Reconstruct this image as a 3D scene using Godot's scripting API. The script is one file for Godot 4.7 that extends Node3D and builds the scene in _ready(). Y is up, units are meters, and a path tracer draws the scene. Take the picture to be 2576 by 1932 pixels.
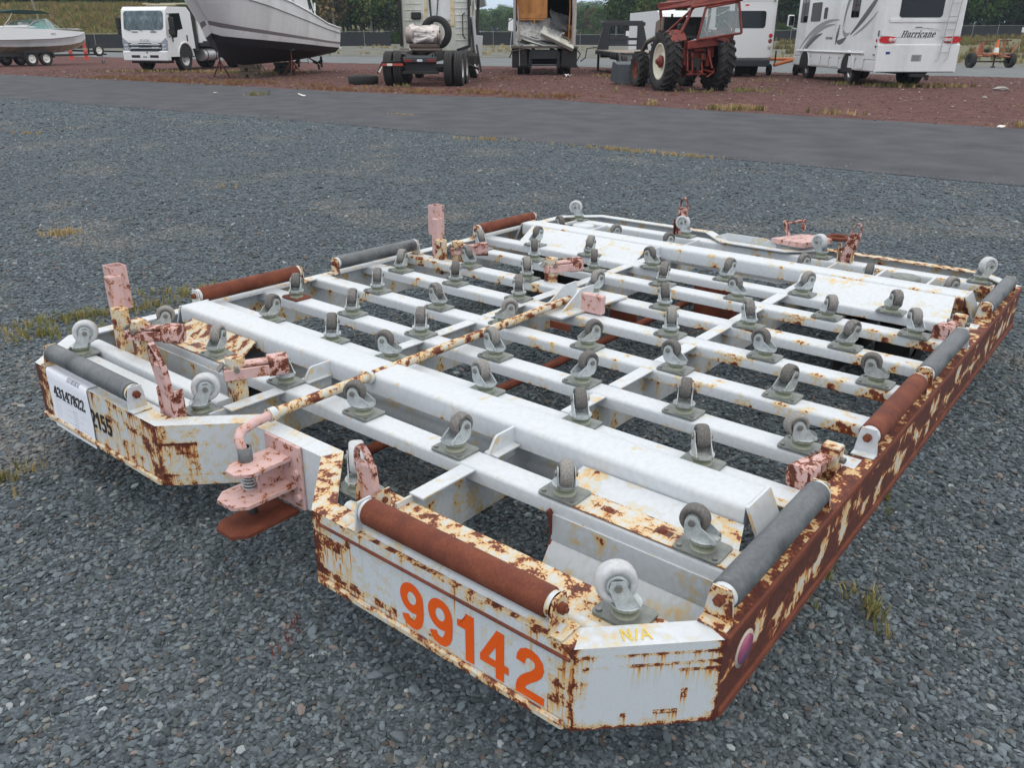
extends Node3D

const H_EYE := 1.45

# ------------------------------------------------------------------ shapes
class MB:
	var st := SurfaceTool.new()
	var grp := 1
	func _init():
		st.begin(Mesh.PRIMITIVE_TRIANGLES)
	func flat():
		st.set_smooth_group(-1)
	func smooth():
		grp += 1
		st.set_smooth_group(grp)
	func v(p: Vector3, uv: Vector2 = Vector2.ZERO):
		st.set_uv(uv)
		st.add_vertex(p)
	func tri(a: Vector3, b: Vector3, c: Vector3, out: Vector3):
		if (b - a).cross(c - a).dot(out) > 0.0:
			v(a); v(c); v(b)
		else:
			v(a); v(b); v(c)
	func poly(p: Array, out: Vector3):
		for i in range(1, p.size() - 1):
			tri(p[0], p[i], p[i + 1], out)
	func quad_uv(a: Vector3, b: Vector3, c: Vector3, d: Vector3, ua: Vector2, ub: Vector2, uc: Vector2, ud: Vector2, out: Vector3):
		if (b - a).cross(c - a).dot(out) > 0.0:
			v(a, ua); v(c, uc); v(b, ub)
			v(a, ua); v(d, ud); v(c, uc)
		else:
			v(a, ua); v(b, ub); v(c, uc)
			v(a, ua); v(c, uc); v(d, ud)
	func box(c: Vector3, s: Vector3, b: Basis = Basis(), ch: float = 0.0):
		flat()
		var h := s * 0.5
		if ch <= 0.0:
			for ax in 3:
				for sg in [-1.0, 1.0]:
					var n := Vector3.ZERO
					n[ax] = sg
					var a1 := (ax + 1) % 3
					var a2 := (ax + 2) % 3
					var q := []
					for k in [[-1, -1], [1, -1], [1, 1], [-1, 1]]:
						var p := Vector3.ZERO
						p[ax] = sg * h[ax]
						p[a1] = k[0] * h[a1]
						p[a2] = k[1] * h[a2]
						q.append(c + b * p)
					poly(q, b * n)
			return
		ch = minf(ch, minf(h.x, minf(h.y, h.z)) * 0.9)
		var pt := func(sx: float, sy: float, sz: float, ax: int) -> Vector3:
			var p := Vector3(sx * (h.x - ch), sy * (h.y - ch), sz * (h.z - ch))
			p[ax] = [sx, sy, sz][ax] * h[ax]
			return c + b * p
		for ax in 3:
			var a1 := (ax + 1) % 3
			var a2 := (ax + 2) % 3
			for sg in [-1.0, 1.0]:
				var n := Vector3.ZERO
				n[ax] = sg
				var q := []
				for k in [[-1.0, -1.0], [1.0, -1.0], [1.0, 1.0], [-1.0, 1.0]]:
					var s3 := Vector3.ZERO
					s3[ax] = sg; s3[a1] = k[0]; s3[a2] = k[1]
					q.append(pt.call(s3.x, s3.y, s3.z, ax))
				poly(q, b * n)
			for k in [[-1.0, -1.0], [1.0, -1.0], [1.0, 1.0], [-1.0, 1.0]]:
				var q := []
				for e in [[-1.0, a1], [1.0, a1], [1.0, a2], [-1.0, a2]]:
					var s3 := Vector3.ZERO
					s3[ax] = e[0]; s3[a1] = k[0]; s3[a2] = k[1]
					q.append(pt.call(s3.x, s3.y, s3.z, e[1]))
				var n := Vector3.ZERO
				n[a1] = k[0]; n[a2] = k[1]
				poly(q, b * n)
		for sx in [-1.0, 1.0]:
			for sy in [-1.0, 1.0]:
				for sz in [-1.0, 1.0]:
					poly([pt.call(sx, sy, sz, 0), pt.call(sx, sy, sz, 1), pt.call(sx, sy, sz, 2)], b * Vector3(sx, sy, sz))
	func ring(c: Vector3, x: Vector3, y: Vector3, r: float, n: int) -> Array:
		var q := []
		for i in n:
			var a := TAU * i / n
			q.append(c + x * (cos(a) * r) + y * (sin(a) * r))
		return q
	func skin(r0: Array, r1: Array, mid: Vector3):
		var n := r0.size()
		for i in n:
			var j := (i + 1) % n
			var m: Vector3 = (r0[i] + r0[j] + r1[i] + r1[j]) * 0.25
			poly([r0[i], r0[j], r1[j], r1[i]], m - mid)
	func tube(pts: Array, rad, n: int = 8, caps: bool = true):
		var prev := []
		var up := Vector3.UP
		var first := []
		smooth()
		for i in pts.size():
			var d: Vector3
			if i == 0: d = pts[1] - pts[0]
			elif i == pts.size() - 1: d = pts[i] - pts[i - 1]
			else: d = (pts[i] - pts[i - 1]).normalized() + (pts[i + 1] - pts[i]).normalized()
			d = d.normalized()
			if i == 0:
				up = Vector3.UP if absf(d.y) < 0.9 else Vector3.RIGHT
			var x := d.cross(up).normalized()
			up = x.cross(d).normalized()
			var r: float = rad[i] if rad is Array else rad
			var q := ring(pts[i], x, up, r, n)
			if i > 0:
				skin(prev, q, (pts[i] + pts[i - 1]) * 0.5)
			else:
				first = q
			prev = q
		if caps:
			flat()
			poly(first, pts[0] - pts[1])
			poly(prev, pts[-1] - pts[-2])
	# profile: Array of Vector2(radius, along) turned about the axis
	func lathe(prof: Array, n: int, c: Vector3, axis: Vector3, sharp: bool = false):
		axis = axis.normalized()
		var x := axis.cross(Vector3.UP if absf(axis.y) < 0.9 else Vector3.RIGHT).normalized()
		var y := axis.cross(x)
		if not sharp: smooth()
		for i in range(prof.size() - 1):
			if sharp: smooth()
			var a: Vector2 = prof[i]
			var b: Vector2 = prof[i + 1]
			var nrm := Vector2(b.y - a.y, -(b.x - a.x))
			for k in n:
				var t0 := TAU * k / n
				var t1 := TAU * (k + 1) / n
				var d0 := x * cos(t0) + y * sin(t0)
				var d1 := x * cos(t1) + y * sin(t1)
				var out := (d0 + d1).normalized() * nrm.x + axis * nrm.y
				var p := [c + d0 * a.x + axis * a.y, c + d1 * a.x + axis * a.y, c + d1 * b.x + axis * b.y, c + d0 * b.x + axis * b.y]
				if a.x < 1e-6: poly([p[0], p[2], p[3]], out)
				elif b.x < 1e-6: poly([p[0], p[1], p[2]], out)
				else: poly(p, out)
	func cyl(a: Vector3, b: Vector3, r: float, n: int = 12):
		tube([a, b], r, n)
	# polygon in the plane spanned by x and y (unit vectors) through o, pushed out along x cross y
	func slab(pts: Array, o: Vector3, x: Vector3, y: Vector3, t0: float, t1: float, round_sides: bool = false):
		var pv := PackedVector2Array(pts)
		var n := x.cross(y).normalized()
		var idx := Geometry2D.triangulate_polygon(pv)
		flat()
		for i in range(0, idx.size(), 3):
			var q := []
			for k in 3: q.append(o + x * pv[idx[i + k]].x + y * pv[idx[i + k]].y)
			tri(q[0] + n * t0, q[1] + n * t0, q[2] + n * t0, n * signf(t0 - t1))
			tri(q[0] + n * t1, q[1] + n * t1, q[2] + n * t1, n * signf(t1 - t0))
		if round_sides: smooth()
		var cw := Geometry2D.is_polygon_clockwise(pv)
		for i in pv.size():
			var a := pv[i]
			var b := pv[(i + 1) % pv.size()]
			var e := b - a
			var o2 := Vector2(e.y, -e.x) * (-1.0 if cw else 1.0)
			var A := o + x * a.x + y * a.y
			var B := o + x * b.x + y * b.y
			poly([A + n * t0, B + n * t0, B + n * t1, A + n * t1], x * o2.x + y * o2.y)
	func done() -> ArrayMesh:
		st.generate_normals()
		return st.commit()

var M := {}
var names := {}

func numbered(n: String) -> String:
	if not names.has(n):
		names[n] = 0
		return n
	names[n] += 1
	return "%s_%03d" % [n, names[n]]

func put(n: String, mesh: Mesh, mat, parent: Node = null, at := Transform3D()) -> MeshInstance3D:
	var o := MeshInstance3D.new()
	o.name = n if parent else numbered(n)
	o.mesh = mesh
	if mat: o.material_override = mat
	o.transform = at
	(parent if parent else self).add_child(o, true)
	return o

func thing(n: String, label: String, cat: String, at := Vector3.ZERO, turn := 0.0, group := "") -> Node3D:
	var o := Node3D.new()
	o.name = numbered(n)
	o.position = at
	o.rotation.y = turn
	add_child(o, true)
	return tag(o, label, cat, group)

func tag(o: Node3D, label: String, cat: String, group := "") -> Node3D:
	o.set_meta("label", label)
	o.set_meta("category", cat)
	if group: o.set_meta("group", group)
	return o

func kind(o: Node, k: String) -> Node:
	o.set_meta("kind", k)
	return o

func rrect(w: float, h: float, r: float, n := 4, c := Vector2.ZERO) -> Array:
	var q := []
	for k in 4:
		var cc := Vector2((w / 2 - r) * [1, -1, -1, 1][k], (h / 2 - r) * [1, 1, -1, -1][k])
		for i in n + 1:
			var a := PI / 2 * (k + float(i) / n)
			q.append(c + cc + Vector2(cos(a), sin(a)) * r)
	return q

# ------------------------------------------------------------------ paint and rust
func lin(r: float, g: float, b: float) -> Color:
	return Color(r, g, b).linear_to_srgb()

func flatmat(c: Color, rough := 0.6, metal := 0.0) -> StandardMaterial3D:
	var m := StandardMaterial3D.new()
	m.albedo_color = c
	m.roughness = rough
	m.metallic = metal
	m.cull_mode = BaseMaterial3D.CULL_DISABLED
	return m

func noise_bytes(w: int, h: int, sd: int, freq: float, oct := 4, ystretch := 1) -> PackedByteArray:
	var n := FastNoiseLite.new()
	n.seed = sd
	n.noise_type = FastNoiseLite.TYPE_SIMPLEX_SMOOTH
	n.frequency = freq
	n.fractal_octaves = oct
	var im := n.get_seamless_image(w, maxi(h / ystretch, 8), false, false, 0.1)
	if im.get_height() != h: im.resize(w, h, Image.INTERPOLATE_CUBIC)
	im.convert(Image.FORMAT_L8)
	return im.get_data()

func lut(stops: Array) -> PackedByteArray:
	var o := PackedByteArray()
	for i in 256:
		var k := 0
		while k < stops.size() - 2 and stops[k + 1][0] <= i: k += 1
		var f := clampf(float(i - stops[k][0]) / maxf(1, stops[k + 1][0] - stops[k][0]), 0, 1)
		for c in 3:
			o.append(int(lerpf(stops[k][1][c], stops[k + 1][1][c], f)))
	return o

# a painted sheet that rusts from its edges and its chips, with stains that run down from the rust
func rusty(w: int, h: int, sd: int, freq: float, cover: float, e: Dictionary, L: PackedByteArray, amp := 0.9, drips := 0.75, decay := 0.97, soft := 0.16, tall := 1) -> ImageTexture:
	var n1 := noise_bytes(w, h, sd, freq, 5, tall)
	var n2 := noise_bytes(w, h, sd + 1, freq * 6.0, 3)
	var n3 := noise_bytes(w, h, sd + 2, 0.07, 3, 16)
	var out := PackedByteArray()
	out.resize(w * h * 3)
	var ex := PackedFloat32Array()
	ex.resize(w)
	for x in w:
		ex[x] = e.get("l", 0.0) * exp(-x / float(e.get("lx", 30.0))) + e.get("r", 0.0) * exp(-(w - 1 - x) / float(e.get("rx", 30.0)))
	var drip := PackedFloat32Array()
	drip.resize(w)
	var sp = e.get("spots", [])
	var i := 0
	for y in h:
		var ey: float = e.get("t", 0.0) * exp(-y / float(e.get("ty", 12.0))) + e.get("b", 0.0) * exp(-(h - 1 - y) / float(e.get("by", 12.0)))
		for ln in e.get("lines", []):
			ey += ln[1] * exp(-absf(y - ln[0]) / float(ln[2]))
		for x in w:
			var f := n2[i] / 255.0
			var r := cover + ey + ex[x] + (n1[i] / 255.0 - 0.5) * amp + (f - 0.5) * 0.42
			for s in sp:
				var dx: float = (x - s[0]) / s[2]
				var dy: float = (y - s[1]) / s[3]
				r += s[4] * exp(-dx * dx - dy * dy)
			var k := 0.0
			if r > 0.5:
				k = 176.0 + clampf((r - 0.5) * 2.2, 0.0, 0.62) * 77.0 + f * 30.0
				drip[x] = minf(1.0, drip[x] + 0.09)
			else:
				var s3 := n3[i] / 255.0
				drip[x] *= decay
				k = maxf((r - 0.5 + soft) / soft * 120.0, drip[x] * drips * clampf(s3 * 2.6 - 0.75, 0.0, 1.2) * 170.0)
				k = maxf(k, f * 26.0)
				k = minf(k, 172.0)
			var q := int(k) * 3
			var j := i * 3
			out[j] = L[q]; out[j + 1] = L[q + 1]; out[j + 2] = L[q + 2]
			i += 1
	return ImageTexture.create_from_image(Image.create_from_data(w, h, false, Image.FORMAT_RGB8, out))

# colours looked up by noise
func mottled(w: int, h: int, sd: int, f1: float, f2: float, mix2: float, L: PackedByteArray, ystretch := 1) -> ImageTexture:
	var n1 := noise_bytes(w, h, sd, f1, 4, ystretch)
	var n2 := noise_bytes(w, h, sd + 7, f2, 3)
	var out := PackedByteArray()
	out.resize(w * h * 3)
	for i in w * h:
		var q := clampi(int(n1[i] * (1.0 - mix2) + n2[i] * mix2), 0, 255) * 3
		var j := i * 3
		out[j] = L[q]; out[j + 1] = L[q + 1]; out[j + 2] = L[q + 2]
	return ImageTexture.create_from_image(Image.create_from_data(w, h, false, Image.FORMAT_RGB8, out))

func bumps(w: int, sd: int, freq: float, strength: float, oct := 4) -> ImageTexture:
	var n := FastNoiseLite.new()
	n.seed = sd
	n.frequency = freq
	n.fractal_octaves = oct
	var im := n.get_seamless_image(w, w)
	im.convert(Image.FORMAT_RGBA8)
	im.bump_map_to_normal_map(strength)
	return ImageTexture.create_from_image(im)

func texmat(t: Texture2D, rough := 0.6, tri := 0.0, metal := 0.0, world := false) -> StandardMaterial3D:
	var m := flatmat(Color.WHITE, rough, metal)
	m.albedo_texture = t
	if tri > 0.0:
		m.uv1_triplanar = true
		m.uv1_world_triplanar = world
		m.uv1_triplanar_sharpness = 6.0
		m.uv1_scale = Vector3.ONE / tri
	return m

var PAINT := []
var PINK := []
var RUST_TAIL := [[172, [168, 104, 56]], [178, [150, 82, 44]], [192, [124, 62, 38]], [212, [104, 50, 34]], [234, [86, 42, 31]], [255, [62, 33, 28]]]

func materials():
	var lw := lut([[0, [202, 208, 215]], [26, [190, 196, 201]], [60, [198, 194, 179]], [110, [208, 172, 118]], [140, [190, 128, 66]]] + RUST_TAIL)
	var lp := lut([[0, [204, 172, 172]], [26, [196, 164, 163]], [80, [196, 160, 150]], [130, [182, 126, 100]]] + RUST_TAIL)
	var lr := lut([[0, [62, 34, 28]], [70, [92, 46, 34]], [130, [106, 53, 36]], [190, [118, 64, 42]], [255, [106, 84, 68]]])
	var lg := lut([[0, [58, 61, 64]], [90, [80, 84, 88]], [160, [98, 102, 106]], [215, [114, 117, 119]], [255, [124, 92, 78]]])
	M.white_rust = texmat(rusty(1024, 1024, 11, 0.009, 0.17, {}, lw, 0.9, 0.85, 0.98, 0.40), 0.45, 1.2)
	M.white_heavy = texmat(rusty(512, 512, 21, 0.020, 0.42, {}, lw, 0.95, 0.7, 0.97, 0.55), 0.65, 0.55)
	M.white_clean = texmat(rusty(512, 512, 31, 0.010, 0.07, {}, lw, 0.85, 0.8, 0.98, 0.40), 0.42, 0.9)
	M.pink = texmat(rusty(512, 512, 41, 0.022, 0.27, {}, lp, 0.9, 0.8, 0.98, 0.3), 0.55, 0.5)
	M.pink_heavy = texmat(rusty(256, 256, 43, 0.02, 0.50, {}, lp, 1.0, 0.5), 0.65, 0.25)
	M.rust = texmat(mottled(512, 512, 51, 0.008, 0.09, 0.4, lr), 0.85, 0.4)
	M.rust.normal_enabled = true
	M.rust.normal_texture = bumps(256, 5, 0.08, 1.2)
	M.rust.normal_scale = 0.35
	M.steel = texmat(mottled(512, 512, 61, 0.007, 0.06, 0.3, lg, 4), 0.5, 0.5, 0.15)
	var lz := lut([[0, [146, 153, 155]], [110, [174, 182, 186]], [200, [192, 200, 204]], [255, [204, 211, 215]]])
	M.zinc = texmat(mottled(256, 256, 71, 0.02, 0.1, 0.4, lz), 0.42, 0.2, 0.1)
	M.plate = texmat(mottled(256, 256, 75, 0.02, 0.1, 0.4, lut([[0, [88, 93, 92]], [128, [116, 122, 120]], [255, [140, 145, 142]]])), 0.5, 0.2, 0.05)
	M.zinc_b = texmat(mottled(256, 256, 72, 0.03, 0.12, 0.5, lut([[0, [124, 129, 129]], [110, [156, 163, 164]], [200, [178, 185, 187]], [255, [194, 199, 201]]])), 0.5, 0.15, 0.1)
	M.zinc_c = texmat(mottled(256, 256, 73, 0.03, 0.12, 0.5, lut([[0, [122, 84, 60]], [60, [150, 140, 130]], [110, [166, 173, 174]], [255, [196, 203, 205]]])), 0.5, 0.15, 0.1)
	M.tread_b = texmat(mottled(256, 256, 84, 0.03, 0.12, 0.5, lut([[0, [58, 56, 55]], [90, [86, 83, 81]], [170, [110, 108, 106]], [255, [138, 137, 136]]])), 0.75, 0.07)
	M.tread_c = texmat(mottled(256, 256, 85, 0.03, 0.12, 0.5, lut([[0, [90, 87, 84]], [90, [120, 117, 114]], [170, [146, 144, 142]], [255, [172, 171, 170]]])), 0.7, 0.07)
	M.race = flatmat(Color8(142, 148, 132), .45, .1)
	M.tread = texmat(mottled(256, 256, 81, 0.02, 0.12, 0.5, lut([[0, [76, 73, 71]], [90, [104, 101, 99]], [170, [130, 128, 127]], [255, [156, 155, 154]]])), 0.7, 0.08)
	M.treadwhite = texmat(mottled(256, 256, 83, 0.02, 0.12, 0.5, lut([[0, [160, 162, 166]], [128, [186, 189, 193]], [255, [204, 206, 210]]])), 0.55, 0.1)
	M.bolt = flatmat(lin(.22, .22, .21), 0.45, 0.5)
	M.black = flatmat(lin(.012, .012, .013), 0.6)
	M.rubber = flatmat(lin(.022, .022, .023), 0.85)
	M.dark = flatmat(lin(.03, .032, .035), 0.7)
	M.orange = flatmat(Color8(224, 88, 8), 0.5)
	M.yellow = flatmat(Color8(214, 186, 84), 0.8)
	M.ink = flatmat(lin(.015, .015, .018), 0.7)
	# the beams: back flange, top, front flange across; end to end along
	var W := 2048
	var bands := [[30, 0.12, 5.0], [97, 0.17, 6.0]]
	M.beam_a = texmat(rusty(W, 128, 101, 0.010, -0.02, {"lines": bands, "b": 0.28, "by": 5.0, "r": 0.2, "rx": 90.0, "l": 0.2, "lx": 60.0}, lw, 0.85, 0.9, 0.97, 0.26), 0.42)
	M.beam_b = texmat(rusty(W, 128, 111, 0.010, 0.0, {"lines": bands, "b": 0.26, "by": 6.0, "r": 0.32, "rx": 230.0, "l": 0.24, "lx": 60.0}, lw, 0.95, 0.9, 0.97, 0.30), 0.45)
	M.beam_c = texmat(rusty(W, 128, 121, 0.010, 0.03, {"lines": bands, "b": 0.27, "by": 7.0, "r": 0.2, "rx": 250.0, "l": 0.3, "lx": 180.0}, lw, 1.0, 0.9, 0.97, 0.32), 0.5)
	M.box_top = texmat(rusty(512, 128, 131, 0.016, 0.20, {"t": 0.25, "ty": 8.0, "b": 0.3, "by": 10.0, "l": 0.5, "lx": 14.0, "spots": [[150, 60, 22, 18, .5], [312, 62, 24, 20, .54]]}, lw, 0.6, 0.9, 0.97, 0.55), 0.55)
	# outer plates, painted one by one
	M.p_fr = texmat(rusty(1024, 256, 201, 0.014, 0.03, {"t": 0.34, "ty": 20.0, "b": 0.46, "by": 20.0, "l": 0.48, "lx": 40.0, "r": 0.48, "rx": 32.0, "spots": [[60, 90, 70, 22, .40], [190, 208, 190, 14, .40], [965, 150, 18, 44, .32], [170, 56, 12, 14, .5]]}, lw, 0.75, 1.05, 0.992, 0.44), 0.5)
	M.p_fl = texmat(rusty(1024, 256, 211, 0.013, 0.19, {"t": 0.28, "ty": 26.0, "b": 0.36, "by": 36.0, "l": 0.55, "lx": 100.0, "r": 0.40, "rx": 90.0, "lines": [[78, 0.24, 14.0]]}, lw, 1.0, 1.1, 0.992, 0.48), 0.55)
	M.p_cr = texmat(rusty(512, 384, 221, 0.018, -0.10, {"t": 0.32, "ty": 7.0, "b": 0.82, "by": 24.0, "l": 0.75, "lx": 18.0, "r": 0.8, "rx": 22.0, "lines": [[40, 0.14, 6.0]], "spots": [[330, 44, 190, 7, .5], [350, 92, 170, 8, .56], [430, 124, 70, 8, .56], [390, 235, 12, 24, .68], [330, 318, 44, 11, .68], [180, 324, 11, 11, .5], [70, 60, 10, 10, .4], [40, 120, 14, 90, .3]]}, lw, 0.6, 1.0, 0.978, 0.40), 0.4)
	M.p_nl = texmat(rusty(512, 384, 231, 0.015, 0.04, {"t": 0.2, "ty": 14.0, "b": 0.28, "by": 26.0, "l": 0.55, "lx": 54.0, "lines": [[318, 0.32, 11.0]], "spots": [[60, 120, 130, 9, .48], [180, 200, 34, 90, .28], [130, 160, 40, 26, .33]]}, lw, 0.65, 1.0, 0.99, 0.46), 0.42)
	M.p_r = texmat(rusty(2048, 128, 247, 0.011, 0.86, {"b": 0.4, "by": 16.0, "t": 0.2, "ty": 12.0, "l": 0.3, "lx": 30.0, "lines": [[72, -0.42, 24.0]]}, lw, 1.5, 0.9, 0.98, 0.5, 1), 0.8)
	M.ledge_r = texmat(rusty(512, 512, 251, 0.016, 0.56, {}, lw, 1.0, 0.5, 0.97, 0.6), 0.75, 0.6)
	M.p_l = M.white_rust

# ------------------------------------------------------------------ the cargo dolly: u to the right, h up, v away from the numbered end
const DU := 2.75
const DV := 3.689
const DP := 0.203

func P3(u: float, h: float, v: float) -> Vector3:
	return Vector3(u, h, -v)

func offset_loop(q: Array, d: float) -> Array:
	var o := []
	var n := q.size()
	for i in n:
		var a: Vector2 = (q[i] - q[(i + n - 1) % n]).normalized()
		var b: Vector2 = (q[(i + 1) % n] - q[i]).normalized()
		var na := Vector2(-a.y, a.x)
		var nb := Vector2(-b.y, b.x)
		var m := (na + nb).normalized()
		o.append(q[i] + m * (d / maxf(0.3, m.dot(na))))
	return o

func dolly_frame(d: Node3D):
	var c := 0.207
	var k1 := 1.028
	var k2 := 1.763
	var q := [Vector2(c, 0), Vector2(k1, 0), Vector2(1.22, .192), Vector2(1.56, .192), Vector2(k2, 0), Vector2(DU - c, 0), Vector2(DU, c), Vector2(DU, DV - c),
		Vector2(DU - c, DV), Vector2(k2 - .03, DV), Vector2(1.56, DV - .192), Vector2(1.22, DV - .192), Vector2(k1, DV), Vector2(c, DV), Vector2(0, DV - c), Vector2(0, c)]
	var kinds := ["front_plate", "notch_plate", "notch_plate", "notch_plate", "front_plate", "corner_plate", "side_plate", "corner_plate", "rear_plate", "notch_plate", "notch_plate", "notch_plate", "rear_plate", "corner_plate", "side_plate", "corner_plate"]
	var mats := [M.p_fl, M.p_nl, M.white_clean, M.white_rust, M.p_fr, M.p_cr, M.p_r, M.white_heavy, M.white_rust, M.white_clean, M.white_clean, M.white_clean, M.white_rust, M.white_rust, M.white_rust, M.white_rust]
	var led := [M.white_rust, M.white_rust, M.white_rust, M.white_heavy, M.white_heavy, M.white_clean, M.ledge_r, M.white_rust, M.white_heavy, M.white_rust, M.white_rust, M.white_rust, M.white_rust, M.white_clean, M.white_rust, M.white_clean]
	var inn := offset_loop(q, 0.008)
	var lip := offset_loop(q, 0.06)
	var labels := {4: "white front plate with the orange number", 0: "white front plate with the paper sheet", 6: "side plate rusted brown along most of its length"}
	for i in q.size():
		var j: int = (i + 1) % q.size()
		var a: Vector2 = q[i]
		var b: Vector2 = q[j]
		var ai: Vector2 = inn[i]
		var bi: Vector2 = inn[j]
		var n := Vector2(b.y - a.y, a.x - b.x).normalized()
		var o3 := Vector3(n.x, 0, -n.y)
		var mb := MB.new()
		mb.flat()
		var z := DP
		var A := P3(a.x, -.0005, a.y); var B := P3(b.x, -.0005, b.y)
		var A2 := P3(a.x, -z, a.y); var B2 := P3(b.x, -z, b.y)
		var C := P3(ai.x, -.0065, ai.y); var D := P3(bi.x, -.0065, bi.y)
		var C2 := P3(ai.x, -z, ai.y); var D2 := P3(bi.x, -z, bi.y)
		mb.quad_uv(A, B, B2, A2, Vector2(0, 0), Vector2(1, 0), Vector2(1, 1), Vector2(0, 1), o3)
		mb.quad_uv(C, D, D2, C2, Vector2(0.1, .2), Vector2(.9, .2), Vector2(.9, .8), Vector2(.1, .8), -o3)
		mb.poly([A2, B2, D2, C2], Vector3.DOWN)
		var pl := put(kinds[i], mb.done(), mats[i], d)
		if labels.has(i): pl.set_meta("label", labels[i])
		mb = MB.new()
		mb.flat()
		var li: Vector2 = lip[i]
		var lj: Vector2 = lip[j]
		var L1 := P3(li.x, 0, li.y); var L2 := P3(lj.x, 0, lj.y)
		var dn := Vector3(0, -.006, 0)
		mb.poly([A, B, L2, L1], Vector3.UP)
		mb.poly([A + dn, B + dn, L2 + dn, L1 + dn], Vector3.DOWN)
		mb.poly([L1, L2, L2 + dn, L1 + dn], -o3)
		put("top_ledge", mb.done(), led[i], d)
	# proud strips along the front plates
	for s in [[.215, 1.02, M.white_heavy], [1.775, 2.53, M.white_heavy]]:
		var mb := MB.new()
		mb.box(P3((s[0] + s[1]) / 2, -DP + .010, -.006), Vector3(s[1] - s[0], .020, .012), Basis(), .004)
		put("bottom_strip", mb.done(), s[2], d)
	var mb := MB.new()
	mb.box(P3(2.16, -.0285, -.003), Vector3(.755, .007, .007), Basis(), .002)
	put("weld_strip", mb.done(), M.pink_heavy if false else M.rust, d)
	mb = MB.new()
	mb.tube([P3(1.86, -.004, .030), P3(2.50, -.004, .030)], .017, 10)
	put("roller_trough", mb.done(), M.white_rust, d)
	mb = MB.new()
	mb.box(P3(2.745 + .006, -DP + .012, 1.845), Vector3(.012, .024, 3.26), Basis(), .004)
	put("bottom_strip", mb.done(), M.rust, d)
	mb = MB.new()
	mb.box(P3(2.745 + .005, -.012, 1.845), Vector3(.010, .024, 3.26), Basis(), .004)
	put("top_strip", mb.done(), M.rust, d)

func beam(d: Node3D, n: String, u0: float, u1: float, v: float, mat, w := .088, drop := .042, h := 0.0, r := .011):
	var prof := []   # (v offset, h, across)
	var hw := w / 2
	prof.append(Vector3(hw, -drop, 0.0))
	for i in 4:
		var a := PI / 2 * i / 3.0
		prof.append(Vector3(hw - r + cos(a) * r, -r + sin(a) * r, 0))
	for i in 4:
		var a := PI / 2 + PI / 2 * i / 3.0
		prof.append(Vector3(-hw + r + cos(a) * r, -r + sin(a) * r, 0))
	prof.append(Vector3(-hw, -drop, 0))
	var tot := 0.0
	for i in range(1, prof.size()):
		tot += Vector2(prof[i].x - prof[i - 1].x, prof[i].y - prof[i - 1].y).length()
		prof[i].z = tot
	var mb := MB.new()
	mb.smooth()
	var us := [u0 / DU, u1 / DU]
	for i in range(prof.size() - 1):
		var a: Vector3 = prof[i]
		var b: Vector3 = prof[i + 1]
		var out := P3(0, (a.y + b.y) / 2 + r * 1.4, (a.x + b.x) / 2 * .9)
		mb.quad_uv(P3(u0, h + a.y, v + a.x), P3(u1, h + a.y, v + a.x), P3(u1, h + b.y, v + b.x), P3(u0, h + b.y, v + b.x),
			Vector2(us[0], a.z / tot), Vector2(us[1], a.z / tot), Vector2(us[1], b.z / tot), Vector2(us[0], b.z / tot), out)
	mb.flat()
	var e0 := []
	var e1 := []
	for p in prof:
		e0.append(P3(u0, h + p.y, v + p.x)); e1.append(P3(u1, h + p.y, v + p.x))
	mb.poly(e0, Vector3.LEFT)
	mb.poly(e1, Vector3.RIGHT)
	mb.poly([e0[0], e0[-1], e1[-1], e1[0]], Vector3.DOWN)
	put(n, mb.done(), mat, d)

var CM := {}
var i_roll := 0

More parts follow.
